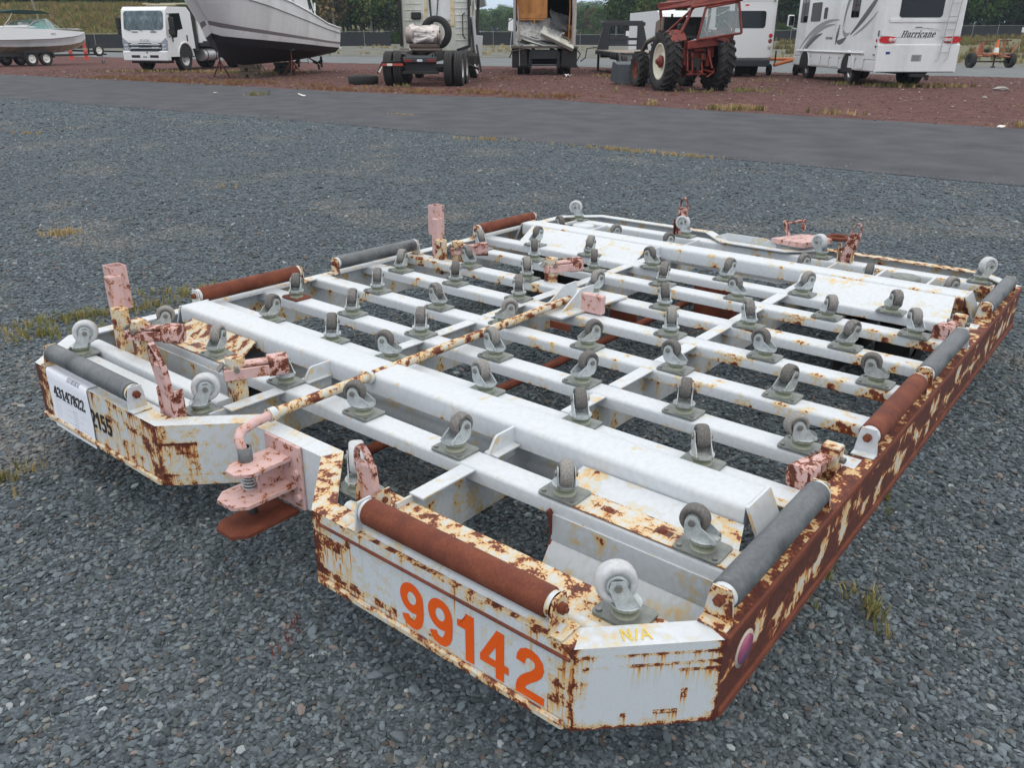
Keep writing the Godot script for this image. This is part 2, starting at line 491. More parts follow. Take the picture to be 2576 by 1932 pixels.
func caster_meshes():
	# plate with bolts; swivel race; fork; wheel, all standing on h = 0, wheel trailing along +x
	for t in ["a", "b"]:
		var big: bool = t == "b"
		var mb := MB.new()
		mb.slab(rrect(.114, .088, .012, 3), Vector3(0, .001, 0), Vector3.RIGHT, Vector3.FORWARD, 0, .006)
		CM["plate" + t] = mb.done()
		mb = MB.new()
		for s in [[-1, -1], [1, -1], [1, 1], [-1, 1]]:
			if s[0] == 1 and s[1] == -1: continue
			mb.tube([Vector3(.044 * s[0], .006, .031 * s[1]), Vector3(.044 * s[0], .012, .031 * s[1])], .0065, 6)
		CM["bolts" + t] = mb.done()
		mb = MB.new()
		mb.lathe([Vector2(.030, .0065), Vector2(.026, .010), Vector2(.026, .021), Vector2(.031, .023), Vector2(.032, .027), Vector2(.029, .0295), Vector2(0, .0295)], 20, Vector3.ZERO, Vector3.UP)
		CM["swivel" + t] = mb.done()
		var r := .0345 if not big else .044
		var cx := .024
		var cy := .108 - r if not big else .128 - r
		var gap := .0215 if not big else .0235
		# fork: a dished floor over the race with two cheeks swept up to the axle
		mb = MB.new()
		var th := .003
		for s in [-1.0, 1.0]:
			var pts := []
			if not big:
				pts = [Vector2(-.031, .031), Vector2(.032, .031), Vector2(cx + .017, .046), Vector2(cx + .0165, cy + .002)]
				for i in 6:
					var a := PI * (.04 + .80 * i / 5.0)
					pts.append(Vector2(cx + cos(a) * .0165, cy + sin(a) * .0165))
				pts += [Vector2(cx - .022, cy - .008), Vector2(-.014, .054), Vector2(-.028, .043), Vector2(-.034, .038)]
			else:
				pts = [Vector2(-.028, .029), Vector2(.022, .029), Vector2(cx + .018, cy - .004), Vector2(cx + .014, cy + .014), Vector2(cx - .014, cy + .014), Vector2(cx - .022, cy - .004)]
			mb.slab(pts, Vector3(0, 0, s * gap), Vector3.RIGHT, Vector3.UP, -th / 2, th / 2)
		mb.lathe([Vector2(0, .030), Vector2(.030, .030), Vector2(.034, .032), Vector2(.034, .035), Vector2(.029, .0335), Vector2(0, .0335)], 20, Vector3.ZERO, Vector3.UP)
		if not big:
			# the rounded back lip that joins the cheeks
			mb.smooth()
			var n := 10
			for i in n:
				var a0 := PI / 2 + PI * i / n
				var a1 := PI / 2 + PI * (i + 1) / n
				var p0 := Vector3(-.026 + cos(a0) * .012, 0, sin(a0) * (gap + .001))
				var p1 := Vector3(-.026 + cos(a1) * .012, 0, sin(a1) * (gap + .001))
				mb.poly([p0 + Vector3(0, .031, 0), p1 + Vector3(0, .031, 0), p1 + Vector3(0, .044, 0), p0 + Vector3(0, .044, 0)], (p0 + p1) * .5 + Vector3(.026, 0, 0))
		CM["fork" + t] = mb.done()
		mb = MB.new()
		var w := .0165 if not big else .019
		mb.lathe([Vector2(r * .60, -w * .7), Vector2(r * .62, -w), Vector2(r * .88, -w), Vector2(r * .97, -w * .75), Vector2(r, -w * .3), Vector2(r, w * .3), Vector2(r * .97, w * .75), Vector2(r * .88, w), Vector2(r * .62, w), Vector2(r * .60, w * .7)], 28, Vector3(cx, cy, 0), Vector3.BACK)
		CM["wheel" + t] = mb.done()
		mb = MB.new()
		mb.lathe([Vector2(0, -w * .75), Vector2(r * .6, -w * .7), Vector2(r * .6, w * .7), Vector2(0, w * .75)], 20, Vector3(cx, cy, 0), Vector3.BACK, true)
		for s in [-1.0, 1.0]:
			mb.lathe([Vector2(r * .52, s * w * .72), Vector2(r * .48, s * w * .98), Vector2(r * .36, s * w * .98), Vector2(r * .32, s * w * .72)], 20, Vector3(cx, cy, 0), Vector3.BACK)
		CM["hub" + t] = mb.done()
		mb = MB.new()
		mb.tube([Vector3(cx, cy, -gap - .008), Vector3(cx, cy, gap + .008)], .0045, 8)
		for s in [-1.0, 1.0]:
			mb.tube([Vector3(cx, cy, s * (gap + .002)), Vector3(cx, cy, s * (gap + .007))], .0085, 6)
		CM["axle" + t] = mb.done()

# image_deg: 0 the wheel trails to the right as the photographer saw it, 90 away from him
func caster(d: Node3D, u: float, v: float, deg: float, big := false, h := 0.0, rusty_plate := false):
	var t := "b" if big else "a"
	var a := deg_to_rad(deg)
	var R := Vector2(.777, .629)
	var A := Vector2(-.629, .777)
	var dir := R * cos(a) + A * sin(a)
	var rot := atan2(dir.y, dir.x)     # u towards v = turn about +y since v is -z
	var c := put("caster", CM["plate" + t], M.rust if rusty_plate else M.plate, d, Transform3D(Basis(), P3(u, h, v)))
	kind(put("bolts", CM["bolts" + t], M.bolt, c), "stuff")
	var T := Transform3D(Basis(Vector3.UP, rot), Vector3.ZERO)
	put("swivel", CM["swivel" + t], M.race, c, T)
	var q := int(u * 37.0 + v * 91.0)
	put("fork", CM["fork" + t], [M.zinc, M.zinc_b, M.zinc, M.zinc_c][q % 4], c, T)
	var spin := Transform3D(Basis(Vector3.UP, rot), Vector3.ZERO)
	put("wheel", CM["wheel" + t], M.treadwhite if big else [M.tread, M.tread_b, M.tread_c][q % 3], c, spin)
	put("hub", CM["hub" + t], M.zinc if big else M.plate, c, T)
	put("axle", CM["axle" + t], M.bolt, c, T)

func roller(d: Node3D, a: Vector3, b: Vector3, mat, end_mat, label: String):
	var r := .032
	i_roll += 1
	var ax := (b - a).normalized()
	var mb := MB.new()
	mb.lathe([Vector2(0, .012), Vector2(r - .003, .012), Vector2(r, .015), Vector2(r, (b - a).length() - .015), Vector2(r - .003, (b - a).length() - .012), Vector2(0, (b - a).length() - .012)], 32, a, ax, true)
	var o := put("roller", mb.done(), mat, d)
	o.set_meta("label", label)
	for e in [a, b - ax * .014]:
		mb = MB.new()
		mb.lathe([Vector2(0, 0), Vector2(r * .80, 0), Vector2(r * .86, .004), Vector2(r * .86, .014)], 24, e, ax, true)
		put("end_cap", mb.done(), M.white_rust, o)
	var side := Vector3.UP.cross(ax)
	for e in [[a, -1.0], [b, 1.0]]:
		mb = MB.new()
		var p: Vector3 = e[0]
		var f := ax * float(e[1])
		mb.slab([Vector2(-.032, -.052), Vector2(.032, -.052), Vector2(.025, .004), Vector2(.020, .026), Vector2(-.020, .026), Vector2(-.025, .004)], p + f * .006, side, Vector3.UP, -.0025, .0025)
		mb.box(p + f * .020 + Vector3.UP * -.0485, Vector3(absf(ax.x) * .034 + absf(side.x) * .062, .005, absf(ax.z) * .034 + absf(side.z) * .062), Basis(), .001)
		put("bracket", mb.done(), M.white_heavy if (i_roll + int(e[1])) % 3 else M.white_rust, o)
		mb = MB.new()
		mb.tube([p + f * .0085, p + f * .021], .012, 6)
		mb.tube([p + f * .021, p + f * .027], .006, 8)
		put("bolt", mb.done(), M.rust, o)

func latch_loop(d: Node3D, u: float, v: float, top: float, lean: Vector3, mat, sock, n := "pallet_stop"):
	# a socket, a tongue standing in it and a bent strap for a handle
	var mb := MB.new()
	var hs := top * .36
	for s in [-1.0, 1.0]:
		mb.box(P3(u + s * .036, hs / 2 - .025, v), Vector3(.006, hs + .05, .044), Basis(), .0015)
	mb.box(P3(u, hs * .3 - .03, v + .024), Vector3(.058, hs * .7 + .04, .005), Basis(), .001)
	var o := put(n, mb.done(), sock, d)
	mb = MB.new()
	var ax := (Vector3.UP + lean).normalized()
	var x := Vector3.RIGHT
	var z := x.cross(ax).normalized()
	var base := P3(u, -.03, v)
	mb.box(base + ax * (top * .38), Vector3(.060, top * .76 + .03, .020), Basis(x, ax, z), .003)
	put("tongue", mb.done(), mat, o)
	mb = MB.new()
	var pts := []
	for i in 11:
		var a := PI * i / 10.0
		pts.append(base + ax * (top * .70 + sin(a) * top * .40) + x * (cos(a) * .028) + z * (sin(a) * .006))
	for i in range(pts.size() - 1):
		var m: Vector3 = (pts[i] + pts[i + 1]) * .5
		var e: Vector3 = (pts[i + 1] - pts[i])
		mb.box(m, Vector3(e.length() * 1.12, .005, .018), Basis(e.normalized(), z.cross(e.normalized()), z), .001)
	put("handle", mb.done(), M.pink_heavy, o)
	mb = MB.new()
	mb.tube([P3(u - .046, hs * .62, v), P3(u + .046, hs * .62, v)], .008, 6)
	put("bolt", mb.done(), M.rust, o)

func latch_post(d: Node3D, u: float, v: float, top: float, sock_h: float):
	# a tall pink channel raised beside its white socket
	var mb := MB.new()
	mb.box(P3(u + .075, sock_h / 2 - .04, v - .045), Vector3(.052, sock_h + .08, .046), Basis(), .005)
	var o := put("pallet_stop", mb.done(), M.white_heavy, d)
	mb = MB.new()
	mb.box(P3(u + .035, sock_h * .65 + .02, v - .03), Vector3(.038, sock_h + .14, .05), Basis(), .003)
	put("arm", mb.done(), M.pink, o)
	mb = MB.new()
	var y0 := top * .42
	for s in [[0.0, .028, .062, .004], [0.0, -.028, .062, .004], [-.030, 0.0, .004, .06], [.030, 0.0, .004, .06]]:
		mb.box(P3(u + s[0], (y0 + top) / 2, v + s[1]), Vector3(s[2], top - y0, s[3]), Basis(), .001)
	mb.box(P3(u, y0 + .02, v), Vector3(.054, .004, .05))
	put("stop_head", mb.done(), M.pink, o)
	mb = MB.new()
	mb.tube([P3(u - .012, -.03, v + .02), P3(u - .012, y0 + .02, v + .02)], .006, 6)
	put("rod", mb.done(), M.white_clean, o)
	mb = MB.new()
	mb.tube([P3(u + .075, sock_h * .66, v - .075), P3(u + .075, sock_h * .66, v - .06)], .011, 6)
	put("bolt", mb.done(), M.rust, o)

func latch_folded(d: Node3D, u: float, v: float, h: float, dir: Vector3, mat):
	# folded flat: a socket, a hinged hook and a rounded block at its end
	var x := dir.normalized()
	var y := Vector3.UP
	var z := x.cross(y).normalized()
	var b := Basis(x, y, z)
	var c := P3(u, h, v)
	var mb := MB.new()
	mb.box(c - Vector3.UP * (h * .5 + .01), Vector3(.05, h + .10, .045), Basis(), .003)
	var o := put("pallet_stop", mb.done(), M.white_heavy, d)
	mb = MB.new()
	mb.box(c + x * .055 + y * .012, Vector3(.125, .012, .040), b, .003)
	mb.box(c + x * .03 - y * .014, Vector3(.14, .036, .007), b, .002)
	mb.box(c + x * .03 - y * .010 + z * .034, Vector3(.14, .036, .007), b, .002)
	put("hook", mb.done(), mat, o)
	mb = MB.new()
	mb.slab(rrect(.060, .066, .014, 3), c + x * .13 - y * .006, z, y, -.032, .03)
	put("stop_head", mb.done(), M.pink_heavy, o)
	mb = MB.new()
	for s in [0.0, .012, .024]:
		mb.tube([c - x * .055 + z * (s - .012) + y * .0, c - x * .035 + z * (s - .012) + y * .02], .005, 6)
	mb.tube([c - z * .04 + y * .006, c + z * .045 + y * .006], .009, 6)
	put("bolt", mb.done(), M.bolt, o)

func text_on(parent: Node, n: String, s: String, at: Vector3, x: Vector3, y: Vector3, width: float, height: float, mat, font := "Droid Sans", bold := true, slant := 0.0) -> MeshInstance3D:
	var f := SystemFont.new()
	f.font_names = PackedStringArray([font])
	f.font_weight = 700 if bold else 400
	var tm := TextMesh.new()
	tm.font = f
	tm.text = s
	tm.font_size = 64
	tm.pixel_size = 0.01
	tm.depth = 0.02
	tm.curve_step = 2.0
	var bb := tm.get_aabb()
	var sx := width / bb.size.x
	var sy := height / bb.size.y
	var z := x.cross(y).normalized()
	var o := put(n, tm, mat, parent)
	var b := Basis(x * sx, (y + x * slant) * sy, z * 0.1)
	o.transform = Transform3D(b, at - b * (bb.position + bb.size * 0.5))
	return o

func stroke(mb: MB, pts: Array, w: float, T: Transform3D, lift: float, closed := false):
	var n := pts.size()
	var L := []
	var Rr := []
	for i in n:
		var p: Vector2 = pts[i]
		var a: Vector2 = pts[(i + n - 1) % n] if (i > 0 or closed) else p
		var b: Vector2 = pts[(i + 1) % n] if (i < n - 1 or closed) else p
		var t := ((p - a).normalized() + (b - p).normalized()).normalized()
		var m := Vector2(-t.y, t.x) * w * .5
		L.append(T * Vector3(p.x + m.x, p.y + m.y, lift))
		Rr.append(T * Vector3(p.x - m.x, p.y - m.y, lift))
	for i in (n if closed else n - 1):
		var j := (i + 1) % n
		mb.poly([L[i], L[j], Rr[j], Rr[i]], T.basis.z)

func big_number(d: Node3D):
	var hgt := .124
	var wid := .118
	var adv := [.0, .088, .168, .242, .337]
	var s := "99142"
	for i in 5:
		var mb := MB.new()
		mb.flat()
		var T := Transform3D(Basis(Vector3(wid, 0, 0), Vector3(0, hgt, 0), Vector3(0, 0, .01)), P3(2.066 + adv[i], -.180, 0))
		var z := .09
		match s[i]:
			"9":
				var ring := []
				for k in 28:
					var a := TAU * k / 28.0
					ring.append(Vector2(.33 + cos(a) * .215, .675 + sin(a) * .232))
				stroke(mb, ring, .19, T, z, true)
				stroke(mb, [Vector2(.545, .67), Vector2(.545, .46), Vector2(.53, .30), Vector2(.48, .18), Vector2(.40, .105), Vector2(.31, .095), Vector2(.22, .12), Vector2(.165, .185), Vector2(.14, .26)], .19, T, z + .02)
			"1":
				stroke(mb, [Vector2(.38, 0), Vector2(.38, 1)], .21, T, z)
				mb.poly([T * Vector3(.08, .66, z + .02), T * Vector3(.08, .80, z + .02), T * Vector3(.20, .83, z + .02), T * Vector3(.28, .90, z + .02), T * Vector3(.31, 1, z + .02), T * Vector3(.40, 1, z + .02), T * Vector3(.40, .66, z + .02)], Vector3.BACK)
			"4":
				stroke(mb, [Vector2(.46, 0), Vector2(.46, 1)], .19, T, z)
				stroke(mb, [Vector2(.0, .29), Vector2(.66, .29)], .155, T, z + .02)
				mb.poly([T * Vector3(.0, .34, z + .04), T * Vector3(.38, 1, z + .04), T * Vector3(.47, 1, z + .04), T * Vector3(.47, .82, z + .04), T * Vector3(.17, .34, z + .04)], Vector3.BACK)
			"2":
				stroke(mb, [Vector2(.115, .66), Vector2(.125, .76), Vector2(.17, .85), Vector2(.25, .90), Vector2(.34, .905), Vector2(.43, .88), Vector2(.50, .81), Vector2(.52, .71), Vector2(.49, .61), Vector2(.41, .51), Vector2(.29, .41), Vector2(.19, .31), Vector2(.13, .21), Vector2(.115, .10)], .19, T, z)
				stroke(mb, [Vector2(.02, .082), Vector2(.63, .082)], .165, T, z + .02)
		put("digit", mb.done(), M.orange, d).set_meta("label", "orange digit %s of the number 99142" % s[i])

func dolly():
	var basis := Basis(Vector3(.776998, .002696, .629497), Vector3(.007716, .999875, -.013805), Vector3(-.629456, .015584, .776880))
	var d := thing("cargo_dolly", "large white and rusty roller deck dolly with rows of grey casters and number 99142", "cargo dolly")
	d.transform = Transform3D(basis.orthonormalized(), Vector3(-1.85926, .38564, -2.78901))
	dolly_frame(d)
	# rows of beams
	var rows := [[.457, "a", .03, 2.66], [.825, "a", .03, 2.70], [1.10, "a", .01, 2.72], [1.405, "b", .01, 2.72], [1.735, "b", .01, 2.72], [2.035, "c", .01, 2.72], [2.370, "b", .01, 2.72], [2.650, "a", .03, 2.72]]
	for r in rows:
		beam(d, "cross_beam", r[2], r[3], r[0], M["beam_" + r[1]])
	for s in [[.165, .115, 1.02], [.165, 1.775, 2.635], [3.52, .115, 2.635]]:
		beam(d, "cross_beam", s[1], s[2], s[0], M.beam_a if s[0] < 1 else M.beam_b, .092, .042, -.028 if s[0] < 1 else -.02)
	beam(d, "cross_beam", .05, 2.68, 3.15, M.beam_b, .10, .05, -.036)
	var mb := MB.new()
	mb.box(P3(2.21, -.027, .165), Vector3(.84, .006, .098), Basis(), .002)
	put("rusty_cover_plate", mb.done(), M.white_heavy, d)
	beam(d, "main_beam", .13, 2.605, .677, M.beam_a, .132, .068, .05, .016)
	beam(d, "main_beam", .12, 2.605, 2.975, M.beam_b, .132, .068, .05, .016)
	# sloped end pieces of the main beams
	for s in [[.677, 2.605, 1.0], [2.975, 2.605, 1.0], [.677, .13, -1.0], [2.975, .12, -1.0]]:
		mb = MB.new()
		var sg: float = s[2]
		var p: float = s[1]
		mb.slab([Vector2(0, .0485), Vector2(sg * .008, .0485), Vector2(sg * .062, -.06), Vector2(sg * .05, -.06)], P3(p, 0, s[0]), Vector3.RIGHT, Vector3.UP, -.066, .066)
		put("end_plate", mb.done(), M.white_clean, d)
	# longitudinal members, tall plates with a flange, between the beams
	var gaps := [[.213, .410], [.505, .605], [.872, 1.055], [1.146, 1.36], [1.45, 1.69], [1.78, 1.99], [2.08, 2.325], [2.415, 2.605], [2.696, 2.905]]
	for u in [1.075, 1.908]:
		for g in gaps:
			mb = MB.new()
			mb.box(P3(u, -.005, (g[0] + g[1]) / 2), Vector3(.05, .006, g[1] - g[0]), Basis(), .001)
			put("longitudinal_member", mb.done(), M.white_clean, d)
		mb = MB.new()
		mb.box(P3(u - .018, -.094, 1.80), Vector3(.008, .172, 3.28))
		put("longitudinal_web", mb.done(), M.white_rust, d)
	# gussets in front of the main beams
	for s in [[1.905, .612, .05], [1.085, .612, .05], [1.905, 2.910, .05], [1.085, 2.910, .05]]:
		mb = MB.new()
		mb.slab([Vector2(0, .045), Vector2(0, -.045), Vector2(-.115, -.045), Vector2(-.115, .0), Vector2(-.085, .040), Vector2(-.075, .045)], P3(s[0], 0, s[1] - .001), Vector3.FORWARD, Vector3.UP, -.004, .004)
		put("gusset", mb.done(), M.white_clean, d)
	# fender covers and the boxes over the wheels
	var slopes := [[.22, .66, .606, .018, .505, -.028, M.white_heavy], [2.15, 2.61, .606, .004, .512, -.012, M.white_rust], [.20, 1.02, 2.906, .042, 2.700, -.012, M.white_clean], [1.95, 2.57, 2.906, .042, 2.700, -.012, M.white_clean]]
	for s in slopes:
		mb = MB.new()
		var a := P3(s[0], s[3], s[2]); var b := P3(s[1], s[3], s[2])
		var c := P3(s[1] + .03, s[5], s[4]); var e := P3(s[0] + (.06 if s[4] > 2 else 0.0), s[5], s[4])
		var n := (b - a).cross(e - a).normalized()
		if n.y < 0: n = -n
		mb.flat()
		mb.poly([a, b, c, e], n)
		var t := n * -.004
		mb.poly([a + t, b + t, c + t, e + t], -n)
		mb.poly([a, e, e + t, a + t], Vector3.LEFT); mb.poly([b, c, c + t, b + t], Vector3.RIGHT); mb.poly([e, c, c + t, e + t], Vector3.BACK)
		put("fender_cover", mb.done(), s[6], d)
		mb = MB.new()
		mb.box((c + e) * .5 + Vector3(0, -.006, .004), Vector3(s[1] - s[0] - .02, .010, .016), Basis(), .003)
		put("fender_lip", mb.done(), M.white_heavy if s[4] < 2 else M.white_clean, d)
	for s in [[2.19, 2.665], [.09, .75]]:
		mb = MB.new()
		mb.box(P3((s[0] + s[1]) / 2, -.075, .4115), Vector3(s[1] - s[0], .075, .005))
		mb.slab([Vector2(.002, -.112), Vector2(-.06, -.200), Vector2(-.055, -.203), Vector2(.007, -.112)], P3(s[0], 0, .41), Vector3.FORWARD, Vector3.UP, 0, s[1] - s[0])
		put("wheel_box", mb.done(), M.white_clean, d)
		for k in 2:
			mb = MB.new()
			mb.lathe([Vector2(.013, 0), Vector2(.010, .004), Vector2(.007, .007), Vector2(0, .008)], 9, P3(s[0] + .135 + k * .148, .002, .459), Vector3.UP)
			put("rusted_stud", mb.done(), M.rust, d)
		mb = MB.new()
		mb.flat()
		var A := P3(s[0] - .005, .003, .4155); var B := P3(s[1], .003, .4155); var Cc := P3(s[1], .003, .4985); var Dd := P3(s[0] - .005, .003, .4985)
		mb.quad_uv(Dd, Cc, B, A, Vector2(0, 0), Vector2(1, 0), Vector2(1, 1), Vector2(0, 1), Vector3.UP)
		mb.poly([A, B, B + Vector3(0, -.004, 0), A + Vector3(0, -.004, 0)], Vector3.BACK)
		put("box_top_plate", mb.done(), M.box_top, d)
		mb = MB.new()
		mb.box(P3((s[0] + s[1]) / 2 + .01, .001, .765), Vector3(s[1] - s[0] - .03, .004, .036), Basis(), .001)
		put("box_rear_plate", mb.done(), M.white_heavy, d)
	mb = MB.new()
	mb.slab([Vector2(0, -.02), Vector2(.018, -.06), Vector2(.024, -.11), Vector2(-.03, -.203), Vector2(-.045, -.203), Vector2(.006, -.11), Vector2(-.004, -.06), Vector2(-.016, -.02)], P3(2.19, 0, .405), Vector3.FORWARD, Vector3.UP, -.003, .003)
	put("rusted_edge", mb.done(), M.rust, d)
	# axle pipe, underside struts and wheels
	for v in [.72, 2.99]:
		mb = MB.new()
		mb.tube([P3(.3, -.125, v), P3(2.45, -.125, v)], .036, 14)
		put("axle_pipe", mb.done(), M.white_clean, d)
		for u in [.34, 2.38]:
			mb = MB.new()
			var R := .205
			mb.lathe([Vector2(.10, -.06), Vector2(.17, -.075), Vector2(R - .01, -.07), Vector2(R, -.05), Vector2(R, .05), Vector2(R - .01, .07), Vector2(.17, .075), Vector2(.10, .06)], 28, P3(u, -.41 + R + .018, v - .03), Vector3.RIGHT)
			var w := put("wheel", mb.done(), M.rubber, d)
			mb = MB.new()
			mb.lathe([Vector2(0, -.05), Vector2(.10, -.05), Vector2(.10, .05), Vector2(0, .05)], 20, P3(u, -.41 + R + .018, v - .03), Vector3.RIGHT, true)
			put("rim", mb.done(), M.plate, w)
		if v > 2.0:
			for u in [.52, 2.20]:
				mb = MB.new()
				mb.box(P3(u, -.19, v - .12), Vector3(.006, .26, .62))
				put("mud_flap", mb.done(), M.black, d)
	for s in [[1.375, .5, 1.375, 3.3, .018]]:
		mb = MB.new()
		mb.tube([P3(s[0], -.17, s[1]), P3(s[2], -.17, s[3])], s[4], 8)
		put("brake_rod", mb.done(), M.rust, d)
	for s in [[1.47, -.15, 2.86, .26, .12], [1.62, -.13, 2.52, .22, .09], [1.3, -.14, 2.2, .15, .05]]:
		mb = MB.new()
		mb.box(P3(s[0], s[1], s[2]), Vector3(s[3], s[4], .01))
		put("brake_plate", mb.done(), M.rust, d)
	# draw rod along the middle, its bend and the coupling pin
	mb = MB.new()
	mb.tube([P3(1.298, .040, .215), P3(1.272, .036, 1.78)], .0165, 14)
	put("draw_tube", mb.done(), M.white_heavy, d)
	for s in [[.61, .597, .0225], [.235, .212, .0215]]:
		mb = MB.new()
		mb.tube([P3(1.298, .040, s[0]), P3(1.299, .040, s[1])], s[2], 14)
		put("tube_ring", mb.done(), M.white_rust, d)
	mb = MB.new()
	mb.tube([P3(1.300, .040, .22), P3(1.307, .038, .15), P3(1.318, .034, .105), P3(1.333, .020, .085), P3(1.343, .006, .083), P3(1.348, -.012, .085)], .0145, 10)
	put("release_handle", mb.done(), M.pink, d)
	mb = MB.new()
	mb.lathe([Vector2(.014, -.006), Vector2(.0205, -.006), Vector2(.0205, -.062), Vector2(.0, -.062)], 18, P3(1.352, .008, .088), Vector3.UP)
	mb.lathe([Vector2(0, -.062), Vector2(.013, -.062), Vector2(.013, -.222), Vector2(0, -.222)], 16, P3(1.356, 0, .086), Vector3.UP)
	put("coupling_pin", mb.done(), M.steel, d)
	mb = MB.new()
	var sp := []
	for i in 85:
		var a := TAU * i / 12.0
		sp.append(P3(1.356 + cos(a) * .0185, -.052 - .072 * i / 84.0, .086 + sin(a) * .0185))
	mb.tube(sp, .0026, 5)
	put("pin_spring", mb.done(), M.zinc, d)
	mb = MB.new()
	mb.box(P3(1.392, -.102, .186), Vector3(.165, .205, .010), Basis(), .002)
	put("coupling_plate", mb.done(), M.pink, d)
	for s in [[-.045, .165, .055, .102, "pink"], [-.128, .195, .06, .13, "pink"], [-.214, .21, .062, .13, "rust"]]:
		mb = MB.new()
		var l: float = s[1]
		var w: float = s[3]
		mb.slab([Vector2(-w / 2, 0), Vector2(w / 2, 0), Vector2(w / 2, -l + .035), Vector2(w / 2 - .03, -l), Vector2(-w / 2 + .03, -l), Vector2(-w / 2, -l + .035)], P3(1.385, s[0], .18), Vector3.RIGHT, Vector3.FORWARD, -.005, .005)
		put("coupling_tongue", mb.done(), M[s[4]], d)
	mb = MB.new()
	mb.slab([Vector2(0, -.05), Vector2(0, -.125), Vector2(-.085, -.125), Vector2(-.07, -.05)], P3(1.385, 0, .18), Vector3.FORWARD, Vector3.UP, -.004, .004)
	put("coupling_web", mb.done(), M.pink, d)
	for s in [[1.455, -.085], [1.455, -.165]]:
		mb = MB.new()
		mb.tube([P3(s[0], s[1], .182), P3(s[0], s[1], .170)], .013, 6)
		put("coupling_bolt", mb.done(), M.pink, d)
	# bracket at the far end of the tube
	mb = MB.new()
	mb.slab([Vector2(1.19, 1.60), Vector2(1.36, 1.60), Vector2(1.40, 2.06), Vector2(1.16, 2.06)], P3(0, .004, 0), Vector3.RIGHT, Vector3.FORWARD, 0, .008)
	put("bracket_base", mb.done(), M.white_rust, d)
	for u in [1.225, 1.315]:
		mb = MB.new()
		mb.slab([Vector2(1.66, .012), Vector2(1.90, .012), Vector2(1.90, .085), Vector2(1.80, .085)], P3(u, 0, 0), Vector3.FORWARD, Vector3.UP, -.003, .003)
		put("bracket_gusset", mb.done(), M.white_clean, d)
	mb = MB.new()
	mb.box(P3(1.405, .046, 1.768), Vector3(.105, .080, .032), Basis(), .003)
	put("pink_stop_block", mb.done(), M.pink, d)
	mb = MB.new()
	mb.box(P3(1.17, -.02, 1.985), Vector3(.12, .036, .01))
	put("bracket_back", mb.done(), M.rust, d)
	mb = MB.new()
	mb.box(P3(1.36, -.02, 1.592), Vector3(.10, .030, .006))
	put("bracket_back", mb.done(), M.rust, d)
	# rear coupling, folded back
	mb = MB.new()
	mb.slab([Vector2(1.47, 3.52), Vector2(1.66, 3.50), Vector2(1.745, 3.74), Vector2(1.70, 3.80), Vector2(1.56, 3.74)], P3(0, .02, 0), Vector3.RIGHT, Vector3.FORWARD, 0, .028)
	put("rear_coupling", mb.done(), M.pink, d)
	mb = MB.new()
	var eye := []
	for i in 15:
		var a := TAU * i / 14.0
		eye.append(P3(1.755 + cos(a) * .055, .045, 3.80 + sin(a) * .055))
	mb.tube(eye, .012, 8)
	put("coupling_eye", mb.done(), M.rust, d)
	mb = MB.new()
	mb.box(P3(1.50, .085, 3.66), Vector3(.014, .10, .04), Basis(Vector3(0, 0, 1), .35), .002)
	mb.box(P3(1.545, .128, 3.68), Vector3(.09, .012, .04), Basis(Vector3(0, 0, 1), .3), .002)
	mb.box(P3(1.585, .115, 3.69), Vector3(.012, .06, .04), Basis(Vector3(0, 0, 1), .1), .002)
	put("rear_handle", mb.done(), M.pink_heavy, d)
	for s in [[.293, 3.325, M.white_clean], [2.262, 3.325, M.plate]]:
		mb = MB.new()
		mb.lathe([Vector2(.07, -.03), Vector2(.07, -.006), Vector2(.062, .0), Vector2(0, .003)], 24, P3(s[0], 0, s[1]), Vector3.UP)
		put("round_lid", mb.done(), s[2], d)
		for k in [-1, 1]:
			mb = MB.new()
			mb.box(P3(s[0] + k * .12, -.012, s[1]), Vector3(.014, .02, .19), Basis(), .002)
			put("lid_strip", mb.done(), M.white_clean, d)
	mb = MB.new()
	mb.slab([Vector2(1.12, -.05), Vector2(1.50, -.05), Vector2(1.50, .010), Vector2(1.44, .035), Vector2(1.19, .035), Vector2(1.12, .010)], P3(0, 0, 3.535), Vector3.RIGHT, Vector3.UP, -.004, .004)
	put("rear_notch_guard", mb.done(), M.white_clean, d)
	# inner front shelf on the left, a lower beam and a tube
	mb = MB.new()
	mb.box(P3(.60, -.032, .075), Vector3(.82, .004, .07))
	put("front_shelf", mb.done(), M.white_clean, d)
	beam(d, "lower_beam", .10, .99, .255, M.beam_a, .06, .05, -.012)
	mb = MB.new()
	mb.tube([P3(1.80, -.022, .085), P3(2.55, -.022, .085)], .022, 10)
	put("front_tube", mb.done(), M.white_rust, d)
	# rollers
	var hr := .052
	roller(d, P3(1.932, hr, .030), P3(2.478, hr, .030), M.rust, 0, "rust brown roller above the orange number")
	roller(d, P3(.298, hr, .030), P3(.868, hr, .030), M.steel, 0, "grey roller above the paper sheet")
	var rr := [[.258, .792, M.steel, "dark grey roller nearest the numbered corner"], [1.185, 1.705, M.rust, "rust brown roller between two grey ones"], [1.785, 2.318, M.steel, "grey roller behind the rust brown one"], [2.765, 3.312, M.steel, "grey roller at the far end of the rusty side"]]
	for s in rr:
		roller(d, P3(2.714, hr, s[0]), P3(2.714, hr, s[1]), s[2], 0, s[3])
	for s in [[.735, 1.268, M.rust, "rust red roller on the far side, nearest"], [1.495, 2.045, M.steel, "grey roller in the middle of the far side"], [2.562, 3.105, M.rust, "rust brown roller at the far end of the far side"]]:
		roller(d, P3(.052, hr, s[0]), P3(.052, hr, s[1]), s[2], 0, s[3])
	# casters
	caster_meshes()
